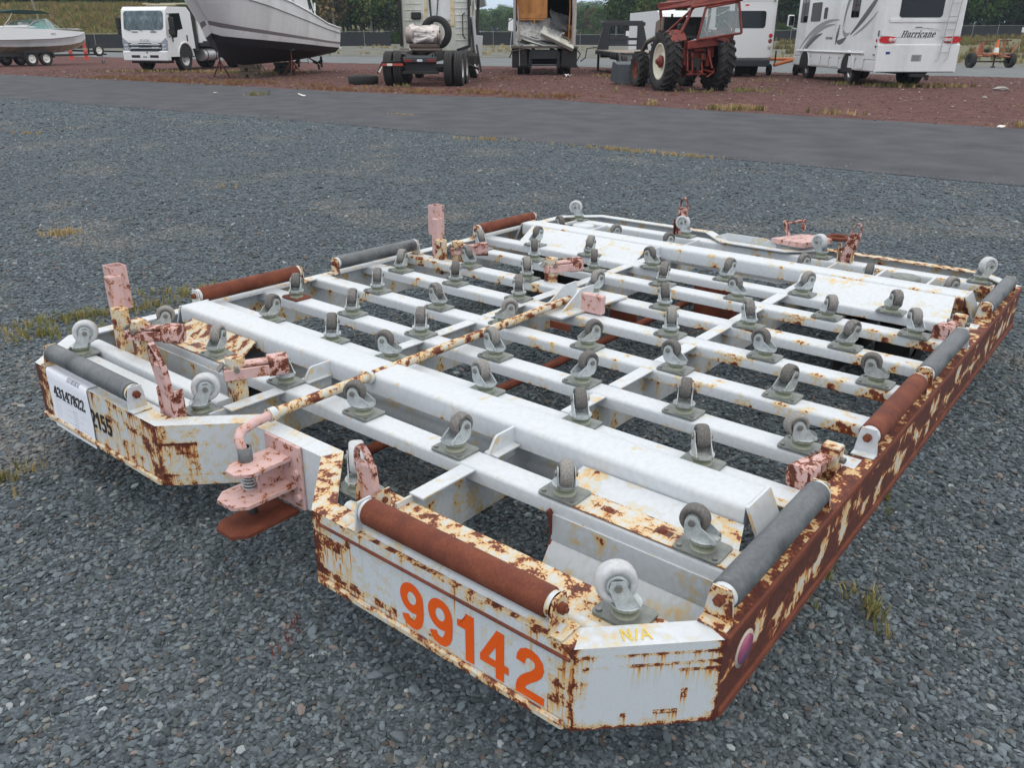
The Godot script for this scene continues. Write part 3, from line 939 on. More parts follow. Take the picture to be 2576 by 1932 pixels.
	var C := [[.635, .457, 80], [1.045, .457, 125], [1.434, .457, 170], [1.817, .457, 45], [2.195, .457, 270], [2.577, .457, 150], [.25, .457, 20],
		[.44, .825, 60], [.839, .825, 95], [1.15, .840, 165], [1.612, .825, 130], [1.989, .825, 95], [2.388, .825, 90],
		[.253, 1.10, 95], [.634, 1.10, 90], [1.040, 1.10, 92], [1.424, 1.10, 125], [1.806, 1.10, 30], [2.189, 1.10, 75], [2.561, 1.10, 185],
		[.454, 1.405, 92], [.847, 1.405, 130], [1.205, 1.415, 10], [1.623, 1.405, 20], [1.994, 1.41, 140], [2.379, 1.42, 40],
		[.263, 1.735, 75], [.639, 1.735, 90], [1.026, 1.735, 90], [1.795, 1.735, 85], [2.186, 1.735, 140], [2.579, 1.735, 150],
		[.465, 2.03, 125], [.843, 2.03, 95], [1.234, 2.03, 40], [1.598, 2.04, 90], [1.990, 2.035, 90], [2.380, 2.035, 30],
		[.25, 2.37, 110], [.631, 2.365, 90], [1.006, 2.375, 85], [1.405, 2.37, 70], [1.787, 2.38, 130], [2.194, 2.37, 270], [2.545, 2.36, 90],
		[.423, 2.645, 50], [.800, 2.64, 70], [1.200, 2.63, 130], [1.600, 2.655, 45], [1.983, 2.65, 25], [2.382, 2.63, 270]]
	for i in C.size():
		caster(d, C[i][0], C[i][1], C[i][2], false, 0.0, i == 13)
	for s in [[.170, .180, 20, -.027], [.985, .175, 15, -.027], [1.745, .165, 100, -.024], [2.548, .175, 185, -.023], [.125, 3.52, 165, -.019], [.925, 3.52, 150, -.019], [1.765, 3.52, 120, -.019], [2.565, 3.52, 12, -.019]]:
		caster(d, s[0], s[1], s[2], true, s[3])
	for s in [[.255, 120], [.63, 15], [.99, 20], [1.785, 20], [2.13, 60], [2.49, 15]]:
		caster(d, s[0], 3.14, s[1], false, -.034)
	# pallet stops round the deck
	latch_post(d, .195, .345, .285, .145)
	latch_post(d, .165, 2.10, .272, .105)
	latch_loop(d, .985, .085, .235, Vector3(-.12, 0, .05), M.pink, M.pink_heavy)
	latch_loop(d, 1.878, .100, .185, Vector3(-.10, 0, .03), M.pink, M.white_heavy)
	latch_loop(d, .886, 3.52, .225, Vector3(.06, 0, 0), M.pink_heavy, M.rust)
	latch_loop(d, 1.902, 3.50, .212, Vector3(.20, 0, 0), M.pink_heavy, M.white_heavy)
	latch_folded(d, .40, .30, .085, P3(.16, 0, .10), M.pink_heavy)
	latch_folded(d, 1.008, .30, .090, P3(.08, 0, .16), M.pink)
	latch_folded(d, .952, 2.08, .075, P3(.08, 0, .16), M.pink)
	latch_folded(d, .30, 2.12, .055, P3(.10, 0, .10), M.pink_heavy)
	latch_folded(d, 2.665, 1.03, .030, P3(-.03, 0, -.14), M.pink_heavy)
	latch_folded(d, 2.665, 2.53, .030, P3(-.03, 0, -.14), M.pink_heavy)
	# writing: the number on the plate, the faded mark on the ledge, the older mark beside the sheet
	big_number(d)
	text_on(d, "yellow_mark", "N/A", P3(2.611, .0008, .111), Vector3(.707, 0, -.707), Vector3(-.707, 0, -.707), .058, .032, M.yellow, "Droid Sans", false).set_meta("label", "faded yellow N/A on the corner ledge")
	text_on(d, "stencil_mark", "2155", P3(.660, -.100, -.0012), Vector3.RIGHT, Vector3.UP, .138, .066, M.ink).set_meta("label", "black stencilled 2155 beside the sheet")
	# round reflector on the rusty side
	mb = MB.new()
	mb.lathe([Vector2(.043, 0), Vector2(.043, .002), Vector2(0, .0025)], 28, P3(DU, -.094, .318), Vector3.RIGHT)
	put("reflector_ring", mb.done(), flatmat(Color8(188, 178, 166), .6), d)
	mb = MB.new()
	mb.lathe([Vector2(.034, 0), Vector2(.034, .0055), Vector2(0, .006)], 28, P3(DU, -.094, .318), Vector3.RIGHT)
	var rm := flatmat(Color.WHITE, .35)
	var gt := GradientTexture2D.new()
	var gr := Gradient.new()
	gr.set_color(0, Color8(150, 40, 66)); gr.set_color(1, Color8(140, 118, 158))
	gt.gradient = gr
	gt.fill_from = Vector2(0, 0); gt.fill_to = Vector2(0, 1)
	rm.albedo_texture = gt
	rm.uv1_triplanar = true
	rm.uv1_scale = Vector3(1, 1 / .068, 1)
	rm.uv1_offset = Vector3(0, .128 / .068, 0)
	put("reflector", mb.done(), rm, d).set_meta("label", "round red and violet reflector")
	# printed sheet hung over the ledge
	paper_sheet(d)

func paper_sheet(d: Node3D):
	var w := 400
	var h := 300
	var im := Image.create(w, h, false, Image.FORMAT_RGB8)
	im.fill(Color8(226, 230, 240))
	var g := RandomNumberGenerator.new()
	g.seed = 5
	var x := 210
	while x < 330:
		var bw := g.randi_range(1, 4)
		im.fill_rect(Rect2i(x, 48, bw, 22), Color8(60, 62, 90))
		x += bw + g.randi_range(1, 4)
	for k in 15:
		var y := 142 + k * 9
		var n := 1 if k % 3 else 3
		for j in n:
			im.fill_rect(Rect2i(24 + j * 120 + g.randi_range(0, 20), y, g.randi_range(30, 80), 2), Color8(186, 192, 206))
	for k in 8:
		im.fill_rect(Rect2i(210, 190 + k * 11, 42, 3), Color8(168, 174, 192))
	var u0 := .299
	var u1 := .601
	var mb := MB.new()
	mb.smooth()
	var prof := [Vector2(.050, .003), Vector2(.018, .003), Vector2(.002, .0035), Vector2(-.0035, -.004), Vector2(-.004, -.03), Vector2(-.0032, -.12), Vector2(-.0075, -.215)]
	var ln := [0.0]
	for i in range(1, prof.size()): ln.append(ln[-1] + prof[i].distance_to(prof[i - 1]))
	for i in range(prof.size() - 1):
		for k in 6:
			var a0 := lerpf(u0, u1, k / 6.0)
			var a1 := lerpf(u0, u1, (k + 1) / 6.0)
			mb.quad_uv(P3(a0, prof[i].y, prof[i].x), P3(a1, prof[i].y, prof[i].x), P3(a1, prof[i + 1].y, prof[i + 1].x), P3(a0, prof[i + 1].y, prof[i + 1].x),
				Vector2(k / 6.0, ln[i] / ln[-1]), Vector2((k + 1) / 6.0, ln[i] / ln[-1]), Vector2((k + 1) / 6.0, ln[i + 1] / ln[-1]), Vector2(k / 6.0, ln[i + 1] / ln[-1]), P3(0, .3, -1))
	var o := put("paper_sheet", mb.done(), texmat(ImageTexture.create_from_image(im), .7), d)
	o.set_meta("label", "white printed sheet with the lot number 43147822")
	text_on(o, "lot_number", "43147822", P3(.450, -.070, -.0056), Vector3.RIGHT, Vector3.UP, .225, .042, M.ink, "Droid Serif", false)

# ------------------------------------------------------------------ ground
const ROAD_NEAR := [[-60.0, -54.0], [-13.3, -22.1], [-2.74, -14.9], [2.32, -11.08], [5.37, -8.55], [16.0, .5]]
const ROAD_FAR := [[-70.0, -70.0], [-21.64, -36.36], [-4.38, -24.21], [.61, -21.58], [3.61, -18.68], [8.73, -14.3], [22.0, -2.0]]
const RED_FAR := [[-70.0, -96.0], [-34.67, -69.73], [-4.15, -47.95], [3.4, -45.6], [11.66, -37.96], [18.93, -33.75], [40.0, -22.0]]
const GREY_FAR := [[-120.0, -150.0], [-47.05, -94.9], [-10.8, -69.1], [5.63, -64.4], [26.2, -45.95], [60.0, -22.0]]

func edge_z(e: Array, x: float) -> float:
	for i in range(e.size() - 1):
		if x <= e[i + 1][0] or i == e.size() - 2:
			return lerpf(e[i][1], e[i + 1][1], (x - e[i][0]) / (e[i + 1][0] - e[i][0]))
	return 0.0

func rise(x: float, z: float) -> float:
	var t := smoothstep(62.0, 104.0, -z - absf(minf(x, 0.0)) * .35)
	var y := t * .55
	y += smoothstep(15.0, 45.0, x) * smoothstep(52.0, 115.0, -z) * .75
	# the grass bank on the left
	y += smoothstep(-34.0, -50.0, x) * smoothstep(103.0, 122.0, -z) * 4.6
	y += smoothstep(120.0, 420.0, -z) * 3.0
	return y

func strip(n: String, near: Array, far: Array, y: float, mat, jit := 0.0, sd := 1):
	var g := RandomNumberGenerator.new()
	g.seed = sd
	var x0: float = maxf(near[0][0], far[0][0])
	var mb := MB.new()
	mb.flat()
	var N := 160
	var A := []
	var B := []
	for i in N + 1:
		var f := float(i) / N
		var a := along(near, f)
		var b := along(far, f)
		A.append(Vector3(a.x, y, a.y + g.randf_range(-jit, jit)))
		B.append(Vector3(b.x, y, b.y + g.randf_range(-jit, jit)))
	for i in N:
		mb.poly([A[i], A[i + 1], B[i + 1], B[i]], Vector3.UP)
	kind(put(n, mb.done(), mat), "structure")

func along(e: Array, f: float) -> Vector2:
	var L := 0.0
	for i in range(e.size() - 1): L += Vector2(e[i][0], e[i][1]).distance_to(Vector2(e[i + 1][0], e[i + 1][1]))
	var t := f * L
	for i in range(e.size() - 1):
		var a := Vector2(e[i][0], e[i][1])
		var b := Vector2(e[i + 1][0], e[i + 1][1])
		var l := a.distance_to(b)
		if t <= l or i == e.size() - 2: return a.lerp(b, clampf(t / l, 0, 1))
		t -= l
	return Vector2.ZERO

func ground():
	var lg := lut([[0, [40, 44, 48]], [70, [68, 75, 81]], [110, [86, 95, 102]], [150, [98, 107, 115]], [205, [110, 120, 127]], [255, [132, 138, 143]]])
	var gm := texmat(mottled(1024, 1024, 301, 0.010, 0.16, 0.72, lg), 0.95, 2.6, 0, true)
	gm.normal_enabled = true
	gm.metallic_specular = 0.2
	gm.normal_texture = bumps(1024, 33, 0.11, 5.0, 3)
	gm.normal_scale = 1.2
	M.gravel = gm
	var mb := MB.new()
	mb.flat()
	mb.poly([Vector3(-900, 0, 200), Vector3(900, 0, 200), Vector3(900, 0, -900), Vector3(-900, 0, -900)], Vector3.UP)
	kind(put("ground", mb.done(), gm), "structure")
	var la := lut([[0, [66, 68, 72]], [110, [79, 81, 86]], [190, [87, 88, 93]], [255, [102, 103, 106]]])
	var am := texmat(mottled(1024, 1024, 311, 0.006, 0.2, 0.35, la), 0.92, 6.0, 0, true)
	am.normal_enabled = true
	am.metallic_specular = 0.2
	am.normal_texture = bumps(512, 35, 0.2, 2.0, 2)
	am.normal_scale = .4
	strip("road", ROAD_NEAR, ROAD_FAR, .006, am, .10, 3)
	var lred := lut([[0, [56, 43, 43]], [80, [86, 63, 62]], [140, [103, 77, 74]], [200, [118, 91, 86]], [255, [142, 120, 113]]])
	var rm := texmat(mottled(1024, 1024, 321, 0.008, 0.17, 0.6, lred), 0.97, 5.0, 0, true)
	rm.normal_enabled = true
	rm.metallic_specular = 0.2
	rm.normal_texture = gm.normal_texture
	rm.normal_scale = 1.0
	strip("red_gravel_ground", ROAD_FAR, RED_FAR, .004, rm, .22, 4)
	strip("far_road", RED_FAR, GREY_FAR, .006, texmat(mottled(512, 512, 331, 0.01, 0.2, 0.4, lut([[0, [84, 90, 94]], [128, [98, 103, 106]], [255, [112, 115, 117]]])), .95, 9.0, 0, true), .5, 5)
	# rising ground beyond, with the grass bank
	mb = MB.new()
	mb.smooth()
	var nx := 150
	var nz := 60
	var pt := func(i: int, k: int) -> Vector3:
		var x := lerpf(-190.0, 210.0, float(i) / nx)
		var zf: float = maxf(edge_z(GREY_FAR, x), -150.0) + 1.0 if x < 45 else -30.0
		var z := lerpf(zf, -430.0, pow(float(k) / nz, 1.7))
		var wob := sin(x * .9) * sin(z * .8 + x * .3) * .16 * smoothstep(95.0, 125.0, -z)
		return Vector3(x, .010 + rise(x, z) + wob, z)
	for k in nz:
		for i in nx:
			var q: Vector3 = pt.call(i, k)
			var bank := smoothstep(-30.0, -46.0, q.x) * smoothstep(98.0, 108.0, -q.z)
			var field := smoothstep(18.0, 40.0, q.x) * smoothstep(50.0, 72.0, -q.z)
			var col := Color(.62, .64, .64).lerp(Color(.62, .58, .36), field * .8).lerp(Color(.40, .42, .17), bank)
			mb.st.set_color(col)
			mb.poly([pt.call(i, k), pt.call(i + 1, k), pt.call(i + 1, k + 1), pt.call(i, k + 1)], Vector3.UP)
	var lf := lut([[0, [96, 96, 92]], [90, [124, 124, 118]], [150, [140, 139, 132]], [200, [150, 148, 142]], [255, [162, 160, 156]]])
	var vm := texmat(mottled(512, 512, 341, 0.012, 0.12, 0.4, lf), 1.0, 14.0, 0, true)
	vm.vertex_color_use_as_albedo = true
	vm.metallic_specular = 0.2
	kind(put("verge_ground", mb.done(), vm), "structure")

func multi(n: String, mesh: Mesh, mat, xf: Array, cols: Array, k := "stuff") -> MultiMeshInstance3D:
	var mm := MultiMesh.new()
	mm.transform_format = MultiMesh.TRANSFORM_3D
	mm.use_colors = cols.size() > 0
	mm.mesh = mesh
	mm.instance_count = xf.size()
	for i in xf.size():
		mm.set_instance_transform(i, xf[i])
		if cols.size(): mm.set_instance_color(i, cols[i])
	var o := MultiMeshInstance3D.new()
	o.name = numbered(n)
	o.multimesh = mm
	o.material_override = mat
	add_child(o, true)
	kind(o, k)
	return o

func rock(sd: int) -> ArrayMesh:
	var g := RandomNumberGenerator.new()
	g.seed = sd
	# a flattened chunk: points on a squashed shell, hull by an icosahedron's faces
	var t := 1.618
	var vs := [Vector3(-1, t, 0), Vector3(1, t, 0), Vector3(-1, -t, 0), Vector3(1, -t, 0), Vector3(0, -1, t), Vector3(0, 1, t), Vector3(0, -1, -t), Vector3(0, 1, -t), Vector3(t, 0, -1), Vector3(t, 0, 1), Vector3(-t, 0, -1), Vector3(-t, 0, 1)]
	var sc := Vector3(g.randf_range(.85, 1.25), g.randf_range(.38, .62), g.randf_range(.6, .95))
	var pts := []
	for p in vs:
		var q: Vector3 = p.normalized() * g.randf_range(.74, 1.16)
		# clip to a few planes so that faces come out broad and angular
		q.y = clampf(q.y, -.8, .62)
		q.x = clampf(q.x, -.95, .8)
		pts.append(q * sc)
	var f := [[0, 11, 5], [0, 5, 1], [0, 1, 7], [0, 7, 10], [0, 10, 11], [1, 5, 9], [5, 11, 4], [11, 10, 2], [10, 7, 6], [7, 1, 8], [3, 9, 4], [3, 4, 2], [3, 2, 6], [3, 6, 8], [3, 8, 9], [4, 9, 5], [2, 4, 11], [6, 2, 10], [8, 6, 7], [9, 8, 1]]
	var mb := MB.new()
	mb.flat()
	for q in f:
		mb.tri(pts[q[0]], pts[q[1]], pts[q[2]], pts[q[0]] + pts[q[1]] + pts[q[2]])
	return mb.done()

func in_view(p: Vector3, slack := .25) -> bool:
	var dz := -p.z * .918 + (H_EYE - p.y) * .3966
	return dz > .8 and absf(p.x) < dz * .637 + slack

func gravel():
	var g := RandomNumberGenerator.new()
	g.seed = 77
	var sm := flatmat(Color.WHITE, .9)
	sm.vertex_color_use_as_albedo = true
	sm.metallic_specular = 0.25
	var bands := [[.95, 2.6, 7600.0, .0108], [2.6, 4.6, 4300.0, .0122], [4.6, 7.5, 2100.0, .0140], [7.5, 13.0, 900.0, .0165], [12.0, 18.0, 380.0, .020], [16.0, 27.0, 150.0, .025]]
	var xf := [[], [], [], [], [], []]
	var co := [[], [], [], [], [], []]
	var dn := FastNoiseLite.new()
	dn.seed = 9
	dn.frequency = .55
	dn.fractal_octaves = 3
	for b in bands:
		var n := int((b[1] * b[1] - b[0] * b[0]) * .5 * 1.75 * b[2])
		for i in n:
			var r := sqrt(g.randf_range(b[0] * b[0], b[1] * b[1]))
			var a := g.randf_range(-.875, .875)
			var p := Vector3(sin(a) * r, 0, -cos(a) * r)
			var pick := g.randf()
			var sz: float = b[3] * (0.55 + 0.75 * pow(g.randf(), 1.6)) * (1.6 if pick > .97 else 1.0)
			var bs := Basis(Vector3.UP, g.randf() * TAU) * Basis(Vector3(1, 0, 0), g.randfn(0, .28)) * Basis(Vector3(0, 0, 1), g.randfn(0, .28))
			var c := g.randf()
			var far := clampf((r - 3.0) / 9.0, 0.0, 1.0)
			var v := lerpf(.50 + .95 * pow(g.randf(), 1.5), 1.12, far * .7)
			var col := Color(.113, .138, .155) * v
			if c > .965: col = Color(.17, .145, .135) * v
			elif c > .925: col = Color(.17, .175, .165) * v
			elif c > .905: col = Color(.25, .275, .29) * v
			if not in_view(p): continue
			if p.z < edge_z(ROAD_NEAR, p.x) - pow(g.randf(), 5.0) * .9 + .1: continue
			var dust := smoothstep(.18, .55, dn.get_noise_2d(p.x, p.z))
			col = col.lerp(Color(.22, .21, .195) * (.7 + .3 * v), dust * .55)
			p.y = sz * g.randf_range(.05, .34)
			var k := g.randi() % 6
			xf[k].append(Transform3D(bs.scaled(Vector3.ONE * sz), p))
			col.a = 1
			co[k].append(col)
	for k in 6:
		multi("gravel_stones", rock(400 + k), sm, xf[k], co[k])

func red_stones():
	var g := RandomNumberGenerator.new()
	g.seed = 78
	var sm := flatmat(Color.WHITE, .9)
	sm.vertex_color_use_as_albedo = true
	sm.metallic_specular = .2
	var xf := [[], []]
	var co := [[], []]
	for i in 26000:
		var z := -13.0 - 30.0 * pow(g.randf(), 1.25)
		var x := g.randf_range(-22.0, 19.0)
		var p := Vector3(x, 0, z)
		if z > edge_z(ROAD_FAR, x) + .15 * g.randf() or z < edge_z(RED_FAR, x) or not in_view(p, .5): continue
		var sz := g.randf_range(.014, .032) * (1.0 + (-z - 13.0) * .018)
		p.y = sz * .3
		var v := g.randf_range(.55, 1.3)
		var col := Color(.16, .098, .092) * v
		var t := g.randf()
		if t > .975: col = Color(.42, .40, .38) * v
		elif t > .85: col = Color(.20, .16, .15) * v
		col.a = 1
		xf[i % 2].append(Transform3D(Basis(Vector3.UP, g.randf() * TAU).scaled(Vector3.ONE * sz), p))
		co[i % 2].append(col)
	for k in 2: multi("red_gravel_stones", rock(440 + k), sm, xf[k], co[k])

func blade_mesh(sd: int, h: float, spread: float, n: int, w: float) -> ArrayMesh:
	var g := RandomNumberGenerator.new()
	g.seed = sd
	var mb := MB.new()
	mb.flat()
	for i in n:
		var a := g.randf() * TAU
		var b := Vector3(cos(a), 0, sin(a)) * g.randf() * spread
		var l := h * g.randf_range(.45, 1.0)
		var lean := Vector3(cos(a + g.randfn(0, .8)), 0, sin(a + g.randfn(0, .8))) * l * g.randf_range(.1, .6)
		var s := Vector3(-sin(a), 0, cos(a)) * w
		var m := b + lean * .35 + Vector3(0, l * .6, 0)
		mb.poly([b - s, b + s, m + s * .7, m - s * .7], Vector3(cos(a), .2, sin(a)))
		mb.tri(m - s * .7, m + s * .7, b + lean + Vector3(0, l, 0), Vector3(cos(a), .2, sin(a)))
	return mb.done()

func grass_patch(n: String, spots: Array, cols: Array, h: float, sd: int, count: int, tuft := 10, w := .003):
	var g := RandomNumberGenerator.new()
	g.seed = sd
	var xf := []
	var co := []
	for s in spots:
		for i in int(count * (s[4] if s.size() > 4 else 1.0)):
			var a := g.randf() * TAU
			var r := absf(g.randfn(0, .62)) + g.randf() * .25
			var q := Vector2(cos(a) * r * s[2], sin(a) * r * s[3])
			if s.size() > 5: q = q.rotated(s[5])
			var p := Vector3(s[0] + q.x, .004, s[1] - q.y)
			if p.z < -60: p.y += rise(p.x, p.z)
			xf.append(Transform3D(Basis(Vector3.UP, g.randf() * TAU).scaled(Vector3.ONE * g.randf_range(.5, 1.3)), p))
			var c: Color = cols[g.randi() % cols.size()] * g.randf_range(.75, 1.2)
			c.a = 1
			co.append(c)
	var m := flatmat(Color.WHITE, .9)
	m.vertex_color_use_as_albedo = true
	m.backlight_enabled = true
	m.backlight = Color(.25, .25, .2)
	m.metallic_specular = 0.1
	multi(n, blade_mesh(sd, h, h * .35, tuft, w), m, xf, co)

func grasses():
	var dry := [Color(.50, .38, .20), Color(.42, .31, .16), Color(.38, .31, .17)]
	var green := [Color(.27, .26, .11), Color(.32, .28, .13), Color(.20, .21, .08), Color(.40, .33, .17)]
	var red := [Color(.25, .125, .075), Color(.22, .11, .075), Color(.32, .21, .11), Color(.24, .14, .08), Color(.30, .24, .13)]
	grass_patch("dry_grass", [[-3.58, -6.35, .12, .12, .6], [-.42, -12.75, .45, .10, .9, -.3], [1.5, -11.5, .8, .10, 1.6, -.65], [2.3, -10.9, .4, .08, .8, -.6], [-2.2, -17.0, .5, .08, .4, -.6], [-7.86, -13.6, .3, .1, .3], [-3.0, -8.5, .2, .12, .12]], dry, .06, 91, 70, 9, .0022)
	grass_patch("green_grass", [[-2.30, -4.35, .62, .10, 1.5, .5], [-2.45, -4.0, .3, .16, .5, .2], [-1.95, -4.75, .3, .14, .8, .4], [-1.80, -2.48, .06, .08, .22], [.86, -1.95, .10, .16, .5], [.98, -1.78, .04, .10, .18], [1.25, -2.45, .05, .12, .18], [2.34, -3.9, .05, .05, .12]], green, .05, 92, 125, 9, .0022)
	grass_patch("red_weeds", [[-.59, -1.66, .03, .05, .07], [-.585, -1.73, .02, .02, .03]], [Color(.24, .06, .05), Color(.17, .05, .045)], .045, 93, 110, 4, .0014)
	# weeds on the red gravel, thick along the road's far edge
	var sp := []
	var g := RandomNumberGenerator.new()
	g.seed = 94
	for i in 46:
		var x := g.randf_range(-17.0, 1.5)
		sp.append([x, edge_z(ROAD_FAR, x) - g.randf_range(.25, 2.2), g.randf_range(.4, 1.3), g.randf_range(.15, .4), g.randf_range(.3, 1.0), -.5])
	for i in 26:
		var x := g.randf_range(-15.0, 12.0)
		sp.append([x, edge_z(ROAD_FAR, x) - g.randf_range(2.0, 16.0), g.randf_range(.4, 1.2), g.randf_range(.2, .5), g.randf_range(.1, .4), -.4])
	grass_patch("red_weeds", sp, red, .12, 95, 42, 8, .007)
	grass_patch("dry_grass", [[5.0, -18.3, .7, .12, 1.2, -.65], [4.5, -18.2, .5, .1, .6, -.6], [6.6, -17.2, .5, .15, .4, -.6], [3.2, -19.7, .15, .1, .3], [-16.5, -38.9, 3.0, .9, 2.0, -.1], [-13.0, -38.0, 2.6, .8, 2.2, -.1], [3.7, -33.9, .7, .6, .7], [13.4, -26.9, 1.2, .5, 1.6], [8.9, -14.7, .4, .15, .4]], dry + [Color(.22, .17, .07), Color(.15, .14, .06)], .13, 96, 60, 10, .007)
	grass_patch("green_grass", [[-12.0, -37.6, 2.4, .8, 2.6, -.1], [-10.9, -36.6, 1.2, .6, 1.0], [12.1, -27.2, 1.1, .5, 1.6], [11.0, -28.3, .6, .5, .5], [6.7, -24.6, .8, .45, .7], [5.2, -24.2, .8, .3, .3], [-3.4, -26.8, .3, .2, .25], [3.0, -24.5, .15, .15, .08], [-6.9, -22.9, .4, .3, .3], [9.1, -30.5, 1.2, .3, .3]], green, .14, 97, 55, 10, .007)
	# verge and bank beyond the far road
	var vb := []
	for i in 60:
		var x := g.randf_range(-30.0, 40.0)
		vb.append([x, edge_z(GREY_FAR, x) - g.randf_range(2.0, 30.0), g.randf_range(1.5, 4.0), g.randf_range(.6, 1.6), g.randf_range(.15, .6), -.5])
	grass_patch("verge_grass", vb, dry + green, .38, 98, 40, 8, .02)
	var bk := []
	for i in 230:
		var x := g.randf_range(-98.0, -40.0)
		var z := g.randf_range(-103.0, -130.0)
		bk.append([x, z, g.randf_range(2.0, 5.0), g.randf_range(.8, 2.0), 1.0, g.randf_range(-.3, .3)])
	grass_patch("bank_grass", bk, [Color(.24, .22, .08), Color(.27, .22, .085), Color(.18, .19, .065), Color(.28, .20, .10), Color(.14, .17, .06), Color(.25, .17, .08)], .75, 99, 110, 9, .05)
	var rb := []
	for i in 50:
		var x := g.randf_range(24.0, 75.0)
		rb.append([x, g.randf_range(-60.0, -112.0), g.randf_range(2.0, 6.0), g.randf_range(.8, 2.0), .5, g.randf_range(-.3, .3)])
	grass_patch("verge_grass", rb, [Color(.24, .19, .09), Color(.20, .17, .07), Color(.15, .15, .06)], .55, 100, 110, 9, .04)

# ------------------------------------------------------------------ trees, fences and small things beyond the lot
func leaf(mb: MB, c: Vector3, n: Vector3, s: float, col: Color, up := Vector3.UP):
	var x := n.cross(up)
	if x.length() < .1: x = n.cross(Vector3.RIGHT)
	x = x.normalized()
	var y := x.cross(n).normalized()
	mb.st.set_color(col)
	mb.poly([c - x * s * .5, c - y * s * .62, c + x * s * .5, c + y * s * .62], n)

func crown_mesh(sd: int, k: String, h: float) -> ArrayMesh:
	var g := RandomNumberGenerator.new()
	g.seed = sd
	var mb := MB.new()
	mb.flat()
	var cols := {"conifer": Color(.024, .052, .026), "pine": Color(.036, .062, .028), "broadleaf": Color(.052, .100, .030), "olive": Color(.085, .105, .036), "rusty": Color(.110, .085, .045)}
	var base: Color = cols[k]
	if k == "conifer" or k == "pine":
		var y0 := h * (.10 if k == "conifer" else .34)
		var rings := 20
		for i in rings:
			var f := float(i) / rings
			var y := lerpf(y0, h, f)
			var R := (h * .20 * pow(1.0 - f, .8) + .12) * g.randf_range(.75, 1.2)
			if k == "pine": R *= 1.15 * (1.0 if g.randf() > .25 else .5)
			var arms := int(5 + 4 * (1.0 - f))
			for a in arms:
				var an := g.randf() * TAU
				var L := R * g.randf_range(.6, 1.15)
				var d := Vector3(cos(an), -.25, sin(an))
				var tone := g.randf_range(.55, 1.5)
				for q in 9:
					var t := sqrt(g.randf())
					var c := Vector3(0, y, 0) + d * L * t + Vector3(g.randfn(0, .13), g.randfn(0, .14), g.randfn(0, .13)) * h * .11
					leaf(mb, c, Vector3(g.randfn(0, .5) + d.x, 1.1, g.randfn(0, .5) + d.z).normalized(), h * .034 * g.randf_range(.7, 1.5), base * tone * g.randf_range(.7, 1.35))
	else:
		var blobs := 17
		for i in blobs:
			var f := float(i) / blobs
			var an := i * 2.4 + g.randf()
			var y := lerpf(.30, .92, f) * h
			var rr := h * .23 * sin(PI * clampf(.18 + f * .78, 0, 1)) * g.randf_range(.5, 1.15)
			var c := Vector3(cos(an) * rr, y, sin(an) * rr)
			var R := h * g.randf_range(.09, .155)
			var tone := g.randf_range(.6, 1.45)
			for q in 95:
				var dd := Vector3(g.randfn(), g.randfn(), g.randfn()).normalized()
				var p := c + dd * R * pow(g.randf(), .4) * Vector3(1.15, .85, 1.15)
				leaf(mb, p, (dd + Vector3(0, .5, 0) + Vector3(g.randfn(), g.randfn(), g.randfn()) * .5).normalized(), h * .030 * g.randf_range(.7, 1.5), base * tone * g.randf_range(.7, 1.4))
	return mb.done()

func trunk_mesh(sd: int, k: String, h: float) -> ArrayMesh:
	var g := RandomNumberGenerator.new()
	g.seed = sd
	var mb := MB.new()
	var r := h * .016
	mb.tube([Vector3(0, -.4, 0), Vector3(g.randfn(0, .06), h * .35, g.randfn(0, .06)), Vector3(g.randfn(0, .1), h * .62, 0), Vector3(g.randfn(0, .12), h * .93, 0)], [r * 1.2, r, r * .65, r * .15], 7)
	for i in 6:
		var y := h * g.randf_range(.3, .75)
		var a := g.randf() * TAU
		mb.tube([Vector3(0, y, 0), Vector3(cos(a) * h * .08, y + h * .05, sin(a) * h * .08), Vector3(cos(a) * h * .15, y + h * .12, sin(a) * h * .15)], [r * .45, r * .3, r * .1], 5)
	return mb.done()

var TREES := {}

